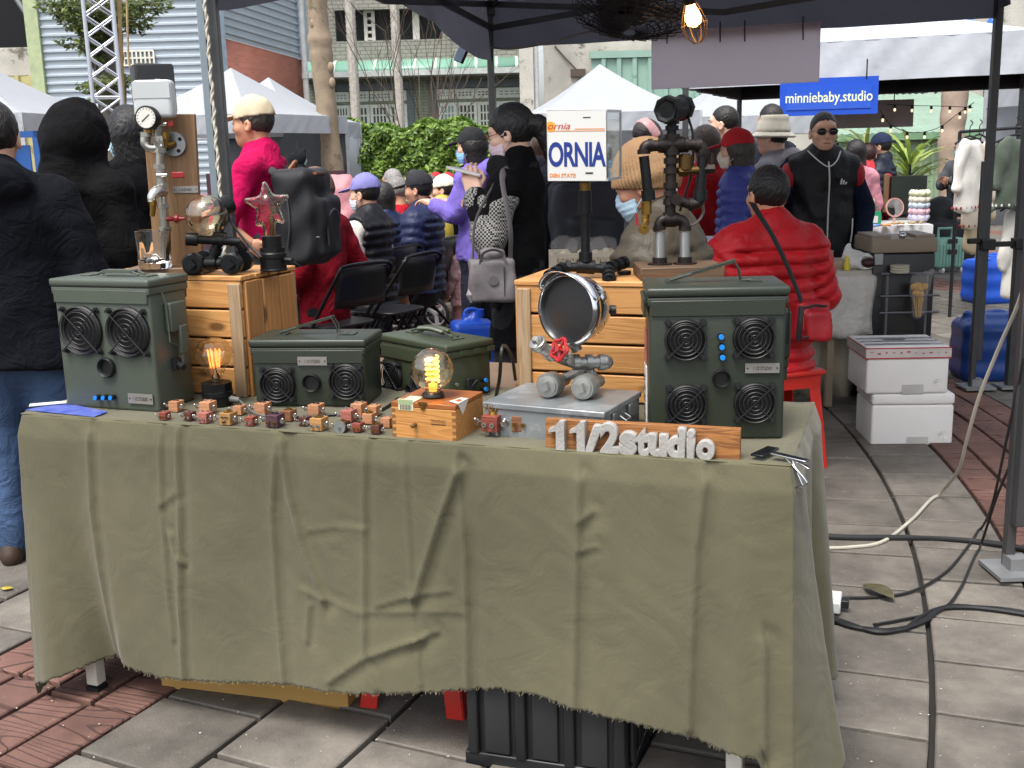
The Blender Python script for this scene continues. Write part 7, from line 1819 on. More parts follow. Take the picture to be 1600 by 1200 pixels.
person('long-haired person with brown hair just right of the woman in black',852,205,7.6,-30,fem=True,hair=('long','#4a3426'),upper=('#2a2c36',COAT),lower='#20222a',h=.014)
bp=person('person in a dark jacket wearing a black backpack, behind the number-plate lamp',898,215,6.1,12,hair=('short','#15120f'),upper=('#1b1e27',HOODIE),lower='#1d2029',h=.014)
person('girl with pink-streaked dark hair bending her head, left of the pipe figure',1010,188,7.9,115,fem=True,skin=SK3,hair=('bob','#231a1d','#b98d8f'),upper=('#3a3c46',COAT),lower='#20222a',hpitch=30,h=.013)
person('man in a tan ribbed beanie, pale blue mask and olive puffer jacket, looking down',1008,226,3.75,68,sit=True,skin='#b88268',hair=('crop','#2a221d'),upper=('#3f382c',PUFF),lower='#23242a',hat=('beanie','#8b6c4b',24),mask='#9fb9c9',h=.011,hpitch=8,lean=9,wide=1.12,seat=.52,arms=(((-.06,.04,-.25),(.10,.14,-.10)),((.06,.06,-.25),(-.06,.14,-.10))))
person('young man with short black hair and an undercut, behind the red cap',1131,166,7.6,62,skin=SK3,hair=('crop','#17130f'),upper=('#1c1e28',SHIRT),lower='#20222a',h=.013)
person('woman in a bright red cap, beige mask and violet-blue puffer jacket',1150,205,6.3,72,fem=True,hair=('bob','#3a3330'),upper=('#3d4590',PUFF),lower='#20222a',hat=('cap','#b81a24'),mask='#d8c9b8',h=.012)
person('person in a red coat with a brown hood of hair, behind the pipe figure',1100,197,7.0,40,fem=True,hair=('bob','#3b2c24'),upper=('#a01d22',COAT),lower='#20222a',h=.014)
person('person in a cream bucket hat and grey jacket, beside the man in the black vest',1207,184,6.9,55,skin=SK3,hair=('short','#2a2420'),upper=('#8d8a90',HOODIE),lower='#2a2c36',hat=('bucket','#e2decc'),hood='down',h=.013)
person('dark-haired person further back, just above the bucket hat',1204,164,8.8,30,hair=('short','#1a1512'),upper=('#2a2c36',SHIRT),h=.016)
vm=person('man in sunglasses, black padded vest and navy sleeves with red shoulders, facing us',1288,175,6.5,178,skin='#e6b496',hair=('crop','#191615'),upper=('#141c30',SHIRT),vest='#101114',lower='#1c2a45',specs='#0d0b0a',h=.010,wide=1.08,hands=((0,0,1),(0,1,0)),curl=(.9,.5),collar=1.40,extra='smooth',arms=(((-.085,.02,-.25),(.03,.14,-.19)),((.09,.0,-.26),(-.02,.10,-.22))))
rm=person('man in a glossy red puffer jacket seated on a red stool, seen from behind',1200,261,4.75,18,sit=True,skin=SK2,hair=('short','#141110'),upper=('#b5161f',PUFF),lower='#2b2d33',shoes='#222222',h=.0085,wide=1.12,seat=.47,hem=.79,fur=None,hands=((0,0,1),(0,0,1)),arms=(((-.12,.06,-.22),(.10,.20,.10)),((.12,.05,-.23),(-.06,.20,-.03))))
person('girl with long dark ponytail in a pink top, behind the black vest',1337,219,9.2,10,fem=True,hair=('long','#1d1615'),upper=('#c88a98',SHIRT),lower='#5b5560',h=.015)
person('person in a coral red coat between the pink top and the navy down jacket',1357,224,9.8,-15,fem=True,hair=('short','#3a1f20'),upper=('#b83a42',COAT),lower='#30303a',h=.016)
person('man in a navy cap, mask and dark quilted down jacket, far back by the plant',1376,210,9.9,62,hair=('short','#1a1614'),upper=('#1b2130',PUFF),lower='#22242c',hat=('cap','#1e2a4a'),mask='#b9c4d2',h=.014)
person('man in a green mask with folded arms and grey-black jacket, seated at the back',1503,219,14.5,118,sit=True,seat=.54,hair=('short','#15110f'),upper=('#4b4d50',HOODIE),lower='#2c2e33',mask='#6fa596',skin='#8a6048',h=.014,hood='none',arms=(((-.08,.08,-.23),(.20,.14,.06)),((.08,.08,-.23),(-.20,.16,.04))))
person('seated man in a lavender-blue cap, mask and black quilted vest with white sleeves',568,275,7.25,68,sit=True,hair=('short','#171311'),upper=('#d6d3cc',SHIRT),vest='#16181d',lower='#2a2d38',hat=('cap','#7a78b4'),mask='#d5dde6',h=.012,group=AUD,collar=1.40)
person('seated person in a dusty pink quilted hood, left of the lavender cap',527,281,8.1,75,sit=True,fem=True,hair=None,hood='up',upper=('#b97f84',PUFF),lower='#2a2d38',h=.014,group=AUD)
person('seated person in a dark red coat and brown knitted hat, partly behind the backpack',489,268,6.55,60,sit=True,hair=('short','#2a211c'),upper=('#8a1626',COAT),lower='#1a1b20',hat=('beanie','#6a5348',18),h=.013,group=AUD,arms=(((-.07,-.02,-.24),(.0,.16,-.16)),((.13,-.03,-.22),(-.02,.16,-.14))))
person('seated dark-haired person in a navy puffer, right of the lavender cap',594,285,8.2,65,sit=True,fem=True,hair=('bob','#171311'),upper=('#1f2a52',PUFF),lower='#2a2d38',h=.015,group=AUD)
person('seated grey-haired man in a red top over a denim collar',617,277,8.9,60,sit=True,hair=('short','#777370'),upper=('#a81c2a',SHIRT),lower='#2a2d38',h=.015,group=AUD,skin=SK2,hyaw=20)
person('balding grey-haired man further back, above the red top',612,264,9.9,45,sit=True,hair=('crop','#8a8683'),upper=('#56627c',SHIRT),lower='#2a2d38',h=.016,group=AUD,skin=SK2)
person('seated man in a patterned black cap and dark blue puffer jacket, by the pushchair',652,271,7.9,75,sit=True,hair=('short','#171311'),upper=('#1c2548',PUFF),lower='#2a2d38',hat=('cap','#1b1c22'),h=.013,group=AUD,skin=SK2,wide=1.1)
person('seated person with a dark brown head of hair, farthest left of the back row',543,276,10.2,50,sit=True,hair=('short','#2c211c'),upper=('#3a3f4c',SHIRT),h=.018,group=AUD)
person('dark-haired person in the back row just above the patterned black cap',645,266,11.3,50,sit=True,hair=('short','#1a1614'),upper=('#30343f',SHIRT),h=.018,group=AUD)
person('grey-haired person in the back row right of the patterned black cap',668,274,9.7,50,sit=True,hair=('short','#5c5856'),upper=('#4a4046',SHIRT),h=.018,group=AUD)
person('person in a red cap in the back row, nearer the patterned black cap',680,272,11.6,50,sit=True,hair=('short','#2c211c'),hat=('cap','#b01a28'),upper=('#7a2630',SHIRT),h=.018,group=AUD)
person('person in a red cap in the back row, nearer the violet jacket',698,272,11.9,40,sit=True,hair=('short','#2c211c'),hat=('cap','#a81f30'),upper=('#55303a',SHIRT),h=.018,group=AUD)
ps=person('seated person in a white cap, black top and olive trousers with black sneakers',691,276,9.15,84,sit=True,hair=('short','#2c211c'),hat=('cap','#dcd6c6'),upper=('#1d1f24',SHIRT),lower='#34362c',shoes='#15161a',h=.013,group=AUD,hands=((0,0,1),(0,0,1)),arms=(((-.06,.10,-.24),(.02,.22,-.07)),((.06,.10,-.24),(-.02,.22,-.07))))
for i in(0,1):
 b=B();a=ps['V'](ps['an'][i]);b.box((a.x,a.y+.06,.014),(.085,.27,.028));b.obj('white_sole',mat('white rubber sole','#d9d7d2',.6),ps['root'],bevel=.008)
 if i==0:b=B();b.tube([(a.x-.048,a.y+.10,.075),(a.x-.05,a.y+.07,.055),(a.x-.05,a.y+.0,.085)],[.003,.009,.002],6);b.obj('swoosh',mat('white rubber sole','#d9d7d2',.6),ps['root'])
person('small child in a pale pink coat standing behind the violet jacket',715,372,8.3,60,fem=True,hair=('bob','#1a1513'),upper=('#c9a2a4',COAT),lower='#c99a94',shoes='#c7b6c0',h=.012)
kid=person('toddler in a white hat lying in the pushchair',645,353,9.2,60,sit=True,hair=('short','#1a1513'),upper=('#c9c4bb',SHIRT),lower='#8f8a86',hat=('bucket','#d8d5cf'),h=.012,height=.98,seat=.50,z0=.24)
person('person in a dark top at the far side between the beanie and the number-plate lamp',965,232,8.6,20,hair=('short','#201a17'),upper=('#1f2a45',SHIRT),h=.016)
r_=vm['root'];V_=vm['V'];U_=vm['U']
zp=B()
pts=[V_(U_(0,.150,1.36)),V_(U_(0,.185,1.24)),V_(U_(0.0,.172,1.06)),V_(U_(0,.178,.84))]
zp.tube(spline([p+Vector((0,.012,0))for p in pts]),.0045,5);zp.obj('zip',mat('pale zip','#c9c9c6',.4),r_)
b=B();b.tube(spline([V_(U_(-.10,.05,1.425)),V_(U_(-.05,.145,1.36)),V_(U_(0,.165,1.33)),V_(U_(.05,.145,1.36)),V_(U_(.10,.05,1.425))]),.0042,5);b.obj('collar_piping',mat('pale zip','#c9c9c6',.4),r_)
lg=mat('white logo','#d9d9d9',.6);c=V_(U_(-.085,.178,1.225));b=B()
for k in range(3):
 x=-.016+.013*k;hh_=.012+.010*k;b._add([(c.x+x,c.y+.011,c.z),(c.x+x+.010,c.y+.011,c.z),(c.x+x+.003,c.y+.006,c.z+hh_),(c.x+x-.005,c.y+.006,c.z+hh_)],[(0,1,2,3)])
b.obj('logo',lg,r_,thick=.002)
for s_ in(-1,1):
 b=B();b.ball(V_(U_(s_*.205,.02,1.275)),tuple(v*vm['sc']for v in(.05,.075,.085)));b.obj('red_shoulder',mat('red panel','#a81822',.7),r_,smooth=180)
b=B();b.tube(spline([V_(U_(-.155,.155,1.02)),V_(U_(-.15,.17,.94)),V_(U_(-.145,.165,.88))]),.004,5);b.obj('pocket_zip',mat('pale zip','#c9c9c6',.4),r_)
w=V_(vm['wr'][0]);b=B();b.torus(w+Vector((0,-.01,.012)),.036,.008,(0.1,.6,-.8));b.cyl(w+Vector((-.036,.0,.012)),w+Vector((-.050,.004,.012)),.019,n=14);b.obj('wristwatch',blk,r_)
def hold(fr,i,name,label,cat,size,m,off=(0,.10,0),rot=(0,0,0)):
 M=fr['root'].matrix_basis;p=M@(fr['V'](fr['wr'][i])+Vector(off));t=thing(name,label,cat,p,fr['root'].rotation_euler.z)
 b=rbox((0,0,0),size,min(size)*.3,2);o=b.obj('case',m,t);o.rotation_euler=rot;return t
hold(vm,0,'phone','dark phone held low by the man in the black vest','phone',(.07,.012,.14),blk,(.0,.075,-.09),(.9,.3,0))
hold(bw,0,'phone','white-cased phone in the raised hand of the woman in black','phone',(.075,.15,.012),mat('white paper','#d5d3cd',.6),(.02,.05,.10),(.25,0,.1))
hold(mg,1,'phone','small phone in the far hand of the man in magenta','phone',(.07,.012,.14),blk,(0,.12,.03),(.3,0,0))
def tweed():
 m,n,l,p=newmat('black and white tweed');tc=n.new('ShaderNodeTexCoord');w=n.new('ShaderNodeTexChecker');w.inputs['Scale'].default_value=120;l.new(tc.outputs['Object'],w.inputs[0])
 w.inputs[1].default_value=(.012,.012,.013,1);w.inputs[2].default_value=(.35,.34,.32,1);l.new(w.outputs[0],p.inputs['Base Color']);p.inputs['Roughness'].default_value=.95;return m
TW=tweed();sd=Sd();e0,w0,s0_=bw['el'][0],bw['wr'][0],bw['sh'][0]
sd.cap(s0_+(e0-s0_)*.25,e0,.070,.066,.03).cap(e0,e0+(w0-e0)*.95,.068,.048,.04);sd.disp(lambda P:rip(P,26,.006,3))
mk('tweed_sleeve',npmesh('tweed_sleeve',[sd.net(.010)],TW,bw['sc']),bw['root'])
sd=Sd();U_=bw['U'];sd.cap(U_(-.09,.06,1.40),U_(-.12,.02,1.02),.045,.05,.03,.5,(1,0,0)).cap(U_(.07,.04,1.40),U_(-.0,-.06,1.38),.036,.036,.03).cap(U_(-.07,.05,1.40),U_(-.0,-.06,1.38),.036,.036,.03);sd.disp(lambda P:rip(P,40,.006,5)+.003*np.sin(P[:,2]*200)*np.sin(P[:,0]*180))
mk('scarf',npmesh('scarf',[sd.net(.009)],mat('black knit scarf','#101014',.95,var=.5,vs=60,bump=.8,bs=80),bw['sc']),bw['root'])
# ------------ bags
def soft(name,sd,m,parent,h=.012,sc=1.):return mk(name,npmesh(name,[sd.net(h)],m,sc),parent)
M=mg['root'].matrix_basis
t=thing('backpack','black and dark grey backpack on the back of the man in magenta','backpack',M@mg['V'](mg['U'](0,-.16,.86)),mg['root'].rotation_euler.z)
BK=mat('black rucksack nylon','#1c1d21',.7,var=.2,bump=.4,bs=180);BG=mat('grey rucksack nylon','#3a3c41',.75,var=.15,bump=.4,bs=180)
s=Sd();s.box((0,-.06,.22),(.13,.06,.19),.05,.01).box((0,-.15,.17),(.10,.03,.12),.035,.03).disp(lambda P:rip(P,18,.008,2));soft('bag_body',s,BK,t)
s=Sd();s.box((0,-.03,.405),(.10,.05,.03),.03).box((-.13,-.06,.24),(.012,.03,.15),.015);soft('grey_panel',s,BG,t)
for x in(-.10,.10):b=B();b.tube(spline([(x,-.02,.40),(x*1.1,.09,.47),(x*1.1,.20,.42),(x*1.1,.24,.3),(x*1.2,.16,.15),(x*1.1,0,.06)]),.022,8,flat=.35);b.obj('strap',BG,t,smooth=60)
b=B();b.cyl((-.10,-.13,.12),(-.135,-.17,.10),.03,n=16);b.obj('white_charm',mat('white rubber sole','#d9d7d2',.6),t);b=B();b.box((-.1,-.08,.33),(.07,.09,.012));b.obj('tan_trim',mat('tan leather','#8a5a35',.5),t)
M=bp['root'].matrix_basis
ZP=mat('zip teeth','#4a4b4e',.4,.4)
for pts in([(-.12,-.15,.10),(-.125,-.155,.26),(-.07,-.15,.36),(0,-.145,.39),(.07,-.15,.36),(.125,-.155,.26)],[(-.09,-.215,.08),(-.095,-.215,.2),(-.03,-.22,.25),(.05,-.215,.25),(.095,-.215,.2)],[(-.185,-.03,.08),(-.19,-.05,.2),(-.182,-.04,.34)]):
 b=B();b.tube(spline(pts),.0055,6);b.obj('zip',ZP,t)
b=B();b.box((-.03,-.16,.44),(.15,.03,.012));b.tube(spline([(-.05,-.01,.46),(0,-.03,.50),(.05,-.01,.46)]),.009);b.obj('top_trim',mat('tan leather','#8a5a35',.5),t)
t=thing('backpack','plain black backpack on the person behind the number-plate lamp','backpack',M@bp['V'](bp['U'](0,-.15,.84)),bp['root'].rotation_euler.z)
s=Sd();s.box((0,-.06,.24),(.14,.06,.20),.05).box((0,-.15,.17),(.10,.03,.11),.03,.02).disp(lambda P:rip(P,16,.007,1));soft('bag_body',s,mat('navy rucksack nylon','#1a1d26',.7,var=.2,bump=.4,bs=180),t)
b=B();b.tube(spline([(-.05,-.04,.49),(0,-.05,.53),(.05,-.04,.49)]),.010);b.obj('top_handle',BK,t)
M=bw['root'].matrix_basis
t=thing('tote_bag','small grey nylon handbag hanging at the hip of the woman in black','handbag',aty(770,470,4.5),R(6))
GN=mat('grey nylon','#6f6a6c',.65,var=.12,vs=14,bump=.5,bs=40)
s=Sd();s.box((0,0,.085),(.075,.035,.07),.02,.01).disp(lambda P:rip(P,24,.005,1)+.10*np.clip(.04-P[:,2],0,1)*0);soft('bag_body',s,GN,t,.007)
for y in(-.05,.03):b=B();b.tube(spline([(-.05,y,.16),(-.04,y-.01,.20),(0,y-.012,.215),(.04,y-.01,.20),(.05,y,.16)]),.010,8,flat=.3);b.obj('handle',GN,t,smooth=60)
s=Sd();s.ell((0,-.01,.19),(.05,.03,.03)).disp(lambda P:rip(P,40,.006,1));soft('scarf_inside',s,GN,t,.007)
b=B();b.cyl((.0,-.062,.09),(.0,-.058,.09),.020,n=18);b.obj('round_badge',mat('grey badge','#5d595b',.6),t)
b=B();b.box((.045,-.058,.085),(.004,.004,.12));b.obj('zip',BK,t)
sp=aty(776,280,4.52)-Vector(t.location);b=B();sp.rotate(Euler((0,0,-R(6))));b.tube(spline([(.078,0,.17),(.075,-.05,.30),tuple(sp+Vector((.02,-.03,.0))),tuple(sp+Vector((.06,.10,.04)))]),.016,8,flat=.22);b.tube(spline([(-.078,0,.17),(-.06,.0,.33),tuple(sp+Vector((-.01,.02,-.02)))]),.008,8,flat=.3);b.obj('shoulder_strap',GN,t,smooth=60)
b=B();b.tube([(-.088,-.02,.06),(-.094,-.03,.03),(-.09,-.03,.0)],[.012,.018,.006]);b.obj('fluffy_charm',mat('grey fluff','#8d888a',.9),t)
t=thing('waist_bag','red and black sling bag worn at the hip of the man in the red puffer','bag',aty(1266,535,4.55),R(12))
RN=mat('red nylon','#9a1822',.55,var=.15,vs=10,bump=.4,bs=60);RN2=mat('bright red nylon','#b8262a',.5)
s=Sd();s.box((0,.02,.09),(.052,.035,.065),.022).box((.01,-.03,.075),(.038,.02,.045),.02,.015).disp(lambda P:rip(P,26,.004,1));soft('bag_body',s,RN,t,.007)
b=B();b.ball((-.045,-.035,.095),(.022,.012,.045));b.obj('bright_panel',RN2,t,smooth=180)
b=B();b.tube(spline([(-.06,-.055,.03),(-.02,-.058,.04),(.03,-.056,.035),(.065,-.045,.05)]),.006,6);b.tube(spline([(-.06,-.03,.15),(-.01,-.05,.165),(.05,-.035,.155)]),.005,6);b.tube(spline([(.065,.0,.02),(.07,-.02,.08),(.06,-.01,.14)]),.010,6);b.tube(spline([(-.07,-.03,.02),(-.073,-.045,.09),(-.06,-.03,.16)]),.012,6);b.box((.02,-.062,.10),(.085,.006,.008));b.obj('black_trim',BK,t)
loc=Vector(t.location);Mi=t.matrix_basis.inverted()
pts=[aty(1252,470,4.52),aty(1232,420,4.50),aty(1208,370,4.48),aty(1186,335,4.50),aty(1176,318,4.62)]
b=B();b.tube(spline([Mi@p for p in pts]),.020,8,flat=.25);b.obj('strap',mat('black webbing','#101012',.7),t,smooth=60)
q=rm['root'].location;stool('red plastic stool carrying the man in the red puffer jacket',(q.x+.05,q.y-.0,0),R(18),.30,.45)
bn=[o for o in COL.objects if 'tan ribbed' in o.get('label','')][0];stool('red plastic stool under the man in the tan beanie, hidden by the big crate',(bn.location.x,bn.location.y,0),bn.rotation_euler.z,.30,.48)
t=thing('plush_toy','pale yellow plush toy carried in front of the white-capped person','toy',aty(693,400,8.85),R(70));YP=mat('yellow plush','#b9a63f',.95,var=.1,bump=.5,bs=200)
s=Sd();s.ell((0,0,.20),(.09,.09,.17)).ell((0,0,.40),(.085,.085,.09),.03).ell((-.08,.02,.28),(.04,.03,.08),.03).ell((.08,.02,.28),(.04,.03,.08),.03);soft('body',s,YP,t,.013)
b=B();b.ball((-.07,.05,.37),(.02,.02,.04));b.obj('dark_patch',BK,t);b=B();b.ball((-.03,.07,.2),(.05,.03,.05));b.ball((-.05,.06,.0),(.035,.03,.03));b.obj('pale_belly',mat('pale plush','#c7cdbd',.9),t)
# ------------ folding chairs, pushchair, jug
CHB=mat('black chair plastic','#1c1d20',.42,var=.15);CHM=mat('black chair tube','#131417',.35,.4)
def fchair():
 t=thing('folding_chair','x','chair',(0,0,0),0,'black folding chairs')
 rows=[]
 for i in range(13):
  u=i/12;rows.append([((u-.5)*.40,-.20-.03*(1-(2*u-1)**2)-.05*v,.56+.22*v+.012*math.cos((u-.5)*3)*(v>.5))for v in(0,.25,.5,.75,1)])
 b=B();b.grid(rows);b.obj('backrest',CHB,t,smooth=80,thick=.012)
 sp=[]
 for i in range(28):
  a=2*PI*i/28;c,s_=math.cos(a),math.sin(a);e=4;m_=(abs(c)**e+abs(s_)**e)**(-1/e);sp.append((.20*c*m_,.20*s_*m_+.02))
 b=B();b.prism(sp,.435,.452);b.obj('seat',CHB,t,bevel=.005)
 for x in(-.215,.215):
  b=B();b.tube(spline([(x*.86,-.265,.795),(x,-.25,.74),(x,-.02,.44),(x,.27,.0)],6),.0115,8);b.obj('front_leg',CHM,t)
  b=B();b.tube([(x*.93,.13,.44),(x*.93,-.28,.0)],.0115,8);b.obj('rear_leg',CHM,t)
 b=B();b.tube(spline([(-.185,-.265,.795),(-.1,-.275,.805),(.1,-.275,.805),(.185,-.265,.795)],5),.0115,8);b.obj('top_rail',CHM,t)
 b=B();b.cyl((-.215,.20,.12),(.215,.20,.12),.009);b.cyl((-.2,-.18,.12),(.2,-.18,.12),.009);b.obj('cross_bar',CHM,t)
 return t
ch0=fchair()
def put(px,D,rz,label,first=[True]):
 p=aty(px,400,D);o=ch0 if first[0]else dup(ch0);first[0]=False
 o.location=(p.x,p.y,0);o.rotation_euler=(0,0,R(rz));o['label']=label
put(605,6.95,62,'empty black folding chair nearest the middle can')
put(520,6.45,52,'black folding chair holding the dark red coat, right of the left crate')
put(582,7.55,66,'black folding chair holding the lavender-capped man')
put(652,8.2,72,'black folding chair under the man in the dark blue puffer')
put(700,9.5,80,'black folding chair holding the white-capped person')
put(1512,14.6,118,'black folding chair of the man with folded arms')
st0=aty(650,470,9.3);st0 .z=0
seats=[Vector(o.location).xy for o in COL.objects if o.name.startswith('folding_chair')]
for o in list(COL.objects):
 if o.name.startswith('person')and o.get('group')==AUD and all((Vector(o.location).xy-q).length>.32 for q in seats):
  c=dup(ch0);c.location=(o.location.x,o.location.y,0);c.rotation_euler=o.rotation_euler;c['label']='black folding chair almost hidden among the seated audience rows'
t=thing('pushchair','black pushchair with grey frame and big front wheel, beside the black sneakers','pushchair',st0,R(60));GF=mat('grey pushchair tube','#8f9296',.35,.6);BF=mat('black pushchair fabric','#17181b',.8,var=.2,bump=.4,bs=60)
s=Sd();s.box((0,-.02,.50),(.19,.20,.03),.03).box((0,-.26,.74),(.19,.03,.26),.03,.05,rotm(0,R(20))).cut(lambda P:.42-P[:,2]);s.disp(lambda P:rip(P,14,.01,1));soft('seat_shell',s,BF,t,.016)
rows=[]
for i in range(15):
 a=R(10+i*100/14);rows.append([(x,-.30-.0+.36*math.cos(a)*-1+.34,.62+.42*math.sin(a))for x in np.linspace(-.22,.22,7)])
b=B();b.grid(rows);b.obj('sunshade',BF,t,smooth=80,thick=.01)
for x in(-.24,.24):
 b=B();b.tube([(x,-.50,1.0),(x,-.30,.7),(x,.36,.14)],.014);b.tube([(x,.10,.48),(x,-.36,.10)],.012);b.obj('frame_tube',GF,t)
 for y,r in((.36,.15),(-.36,.13)):
  b=B();b.torus((x,y,r),r-.016,.016,(1,0,0),28,8);w_=b.obj('wheel',mat('tyre','#141414',.8),t)
  b=B();b.torus((x,y,r),r-.035,.007,(1,0,0),24,6)
  for k in range(3):a=k*2.094+.4;b.bar((x,y,r),(x,y+(r-.035)*math.cos(a),r+(r-.035)*math.sin(a)),.028,.02,up=(1,0,0))
  b.obj('rim',mat('pale wheel spokes','#b9bbbd',.4),w_)
b=B();b.tube([(-.24,-.50,1.0),(0,-.53,1.02),(.24,-.50,1.0)],.016);b.obj('handlebar',BK,t)
b=rbox((0,-.05,.24),(.40,.46,.14),.03);b.obj('basket',BF,t)
j0=aty(738,520,6.0);j0 .z=0
t=thing('water_jug','blue plastic water jug with a white label, standing behind the turned can','jug',j0,R(10));JB=mat('blue jug plastic','#1b4fc0',.3,var=.05)
jt=zat(j0 .x,j0 .y,487);s=Sd();s.box((0,0,jt*.5-.03),(.085,.07,jt*.5-.05),.03,.01).cap((0,0,jt-.10),(.02,0,jt-.03),.07,.035,.04);s.box((-.035,0,jt-.035),(.014,.012,.03),.004,.01);soft('body',s,JB,t,.011)
b=B();b.cyl((.045,0,jt-.03),(.045,0,jt+.012),.024,n=14);b.obj('cap',JB,t);b=B();b.tube(spline([(-.05,0,jt-.04),(-.03,0,jt+.008),(.02,0,jt+.012),(.04,0,jt-.01)]),.011);b.obj('handle',JB,t)
b=B();b.box((.045,-.104,jt-.17),(.09,.006,.07));b.obj('label',mat('white paper label','#d2d0ca',.6),t)
# ------------ neighbour's table with snacks
nl,nr=aty(855,420,5.55),aty(1362,425,5.75);nr.z=nl.z=0;nd=nr-nl;na=math.atan2(nd.y,nd.x);nw=nd.xy.length
t=thing('trestle_table','neighbouring long table with tan legs behind the seated men','table',nl,na);TAN=mat('tan painted leg','#9b8a72',.5,var=.08)
b=B();b.box((nw/2,.30,.735),(nw,.60,.03));b.obj('table_top',mat('pale table top','#b9b3a6',.5),t)
for x,y in((nw-.20,.04),(nw-.18,.55),(.08,.05),(.08,.55)):b=B();b.box((x,y,.362),(.036,.03,.72));lg_=b.obj('leg',TAN,t);b=B();b.box((x,y,.008),(.038,.032,.016));b.obj('rubber_foot',blk,lg_)
PLS=mat('creased white plastic cloth','#c7c3ba',.5,var=.06,vs=6,bump=.9,bs=18)
t=thing('table_cover','creased pale plastic cover hanging over the corner of the neighbouring table','tablecloth',nl,na)
rows=[]
for i in range(60):
 u=i/59;x=nw*.30+(nw*.71)*u;r=[]
 r.append((x,.6,.7525));r.append((x,.02,.7525))
 dr=.28+.03*math.sin(u*9)+.05*(u>.55)
 for k in range(1,9):v=k/8;r.append((x+.01*math.sin(v*5+u*20),-.006-.02*v*(1+math.sin(u*40+v*3))*.7,.752-dr*v))
 rows.append(r)
b=B();b.grid(rows);b.obj('front_drape',PLS,t,smooth=80,thick=.002)
rows=[[(nw+.012+.025*v*(1+math.sin(i*1.3)),.6*i/20,.752-v*.40*(1+.1*math.sin(i)))for v in(0,.1,.3,.5,.75,1)]for i in range(21)]
b=B();b.grid(rows);b.obj('end_drape',PLS,t,smooth=80,thick=.002)
t=thing('ground_sheet','cream sheet hanging behind the tan table leg down to the paving','sheet',aty(1290,560,6.0).xy.to_3d());rows=[[(-.35+.7*i/24,.05*math.sin(i*1.1)*(1-z),.02+.70*z)for z in(0,.25,.5,.75,1)]for i in range(25)]
b=B();b.grid(rows);b.obj('cloth',mat('cream sheet','#c3bba6',.8,var=.08,bump=.5,bs=14),t,smooth=80,thick=.003)
BGC=mat('cream crate plastic','#e6dcc4',.45,var=.04)
def lattice_crate(label,px,D,w,rz,z=.752,h=.15,d=.25):
 p=aty(px,420,D);p.z=z;t=thing('lattice_crate',label,'crate',p,rz,'cream lattice crates of snacks')
 b=B();b.box((w/2,d/2,.005),(w,d,.01));b.obj('floor_panel',BGC,t)
 b=B()
 for y in(0,d):b.box((w/2,y,h-.012),(w,.012,.024));b.box((w/2,y,.012),(w,.012,.024))
 for x in(0,w):b.box((x,d/2,h-.012),(.012,d-.013,.024));b.box((x,d/2,.012),(.012,d-.013,.024))
 for x in(0,w):
  for y in(0,d):b.box((x,y,h/2),(.022,.022,h))
 b.obj('rim',BGC,t);b=B();n=int(w/.024)
 for y in(0,d):
  for k in range(n):
   x=(k+.5)*w/n;s_=1 if k<n/2 else-1;b.bar((x-.012*s_,y,.022),(x+.012*s_,y,h-.022),.007,.006);b.bar((x+.010*s_,y,h*.5),(x-.010*s_,y,h-.022),.005,.006)
 n=int(d/.024)
 for x in(0,w):
  for k in range(n):y=(k+.5)*d/n;b.bar((x,y-.01,.022),(x,y+.01,h-.022),.007,.006,up=(1,0,0))
 tag(b.obj('lattice',BGC,t,smooth=0),kind='stuff')
 return t
BAG=film('clear snack bag','#f4f1ec',.10);PUFFS=mat('cream snacks','#efe0c4',.8,var=.15,vs=30)
def snackbag(label,p,w,h,rz,m=PUFFS,tilt=0.):
 t=thing('snack_bag',label,'bag',p,rz,'clear bags of snacks');rn=random.Random(int(p[0]*1000))
 s=Sd();s.ell((0,0,h*.45),(w*.5,w*.28,h*.42)).cap((-w*.40,0,h*.82),(w*.40,0,h*.84),.012,.012,.10);s.disp(lambda P:rip(P,45,.006,p[0]*9));soft('bag',s,BAG,t,.011)
 b=B()
 for k in range(13):b.ball((rn.uniform(-.3,.3)*w,rn.uniform(-.12,.12)*w,h*rn.uniform(.15,.6)),tuple(rn.uniform(.02,.032)for _ in range(3)),8,6)
 tag(b.obj('snacks',m,t,smooth=180),kind='stuff')
cz=.764
lattice_crate('cream lattice crate of bagged snacks behind the number-plate lamp',867,5.5,.31,R(2))
for i,(px,D,lb)in enumerate(((882,5.62,'clear bag of pale snacks at the left end of the cream crate'),(905,5.66,'clear bag of pale snacks just left of the black lamp pipe'),(927,5.62,'clear bag of pale snacks right of the black lamp pipe'),(944,5.68,'clear bag of pale snacks close to the blue mask of the beanie man'))):
 p=aty(px,400,D);snackbag(lb,(p.x,p.y,cz),.105,.205 if i else.22,R(8*(-1)**i))
lattice_crate('cream lattice crate between the silver pipe legs and the red puffer',1076,5.55,.20,R(-3))
p=aty(1094,400,5.68);snackbag('clear bag of brown snacks in the small cream crate',(p.x,p.y,cz),.12,.20,.1,mat('brown snacks','#8a5a3a',.7))
p=aty(1128,380,5.35);t=thing('menu_card','pale handwritten menu card standing beside the red puffer jacket','card',(p.x,p.y,.752),R(4));b=B();b.box((0,0,.12),(.19,.006,.22));cdb=b.obj('card',mat('pale lilac card','#c9c6d6',.6),t);cdb.rotation_euler=(R(-10),0,0)
b=B()
for k in range(4):b.box((-.01+.01*(k%2),-.012-.004*k*-1,.19-.035*k),(.11-.02*(k%2),.001,.006))
cdl=b.obj('written_line',mat('pink ink','#b98aa0',.7),t);cdl.rotation_euler=(R(-10),0,0);cdl.location=(0,-.004,0)
p=aty(946,330,5.9);t=thing('garland','bright blue paper garland hanging beside the dark backpack','garland',(p.x,p.y,.752));b=B();rn=random.Random(3)
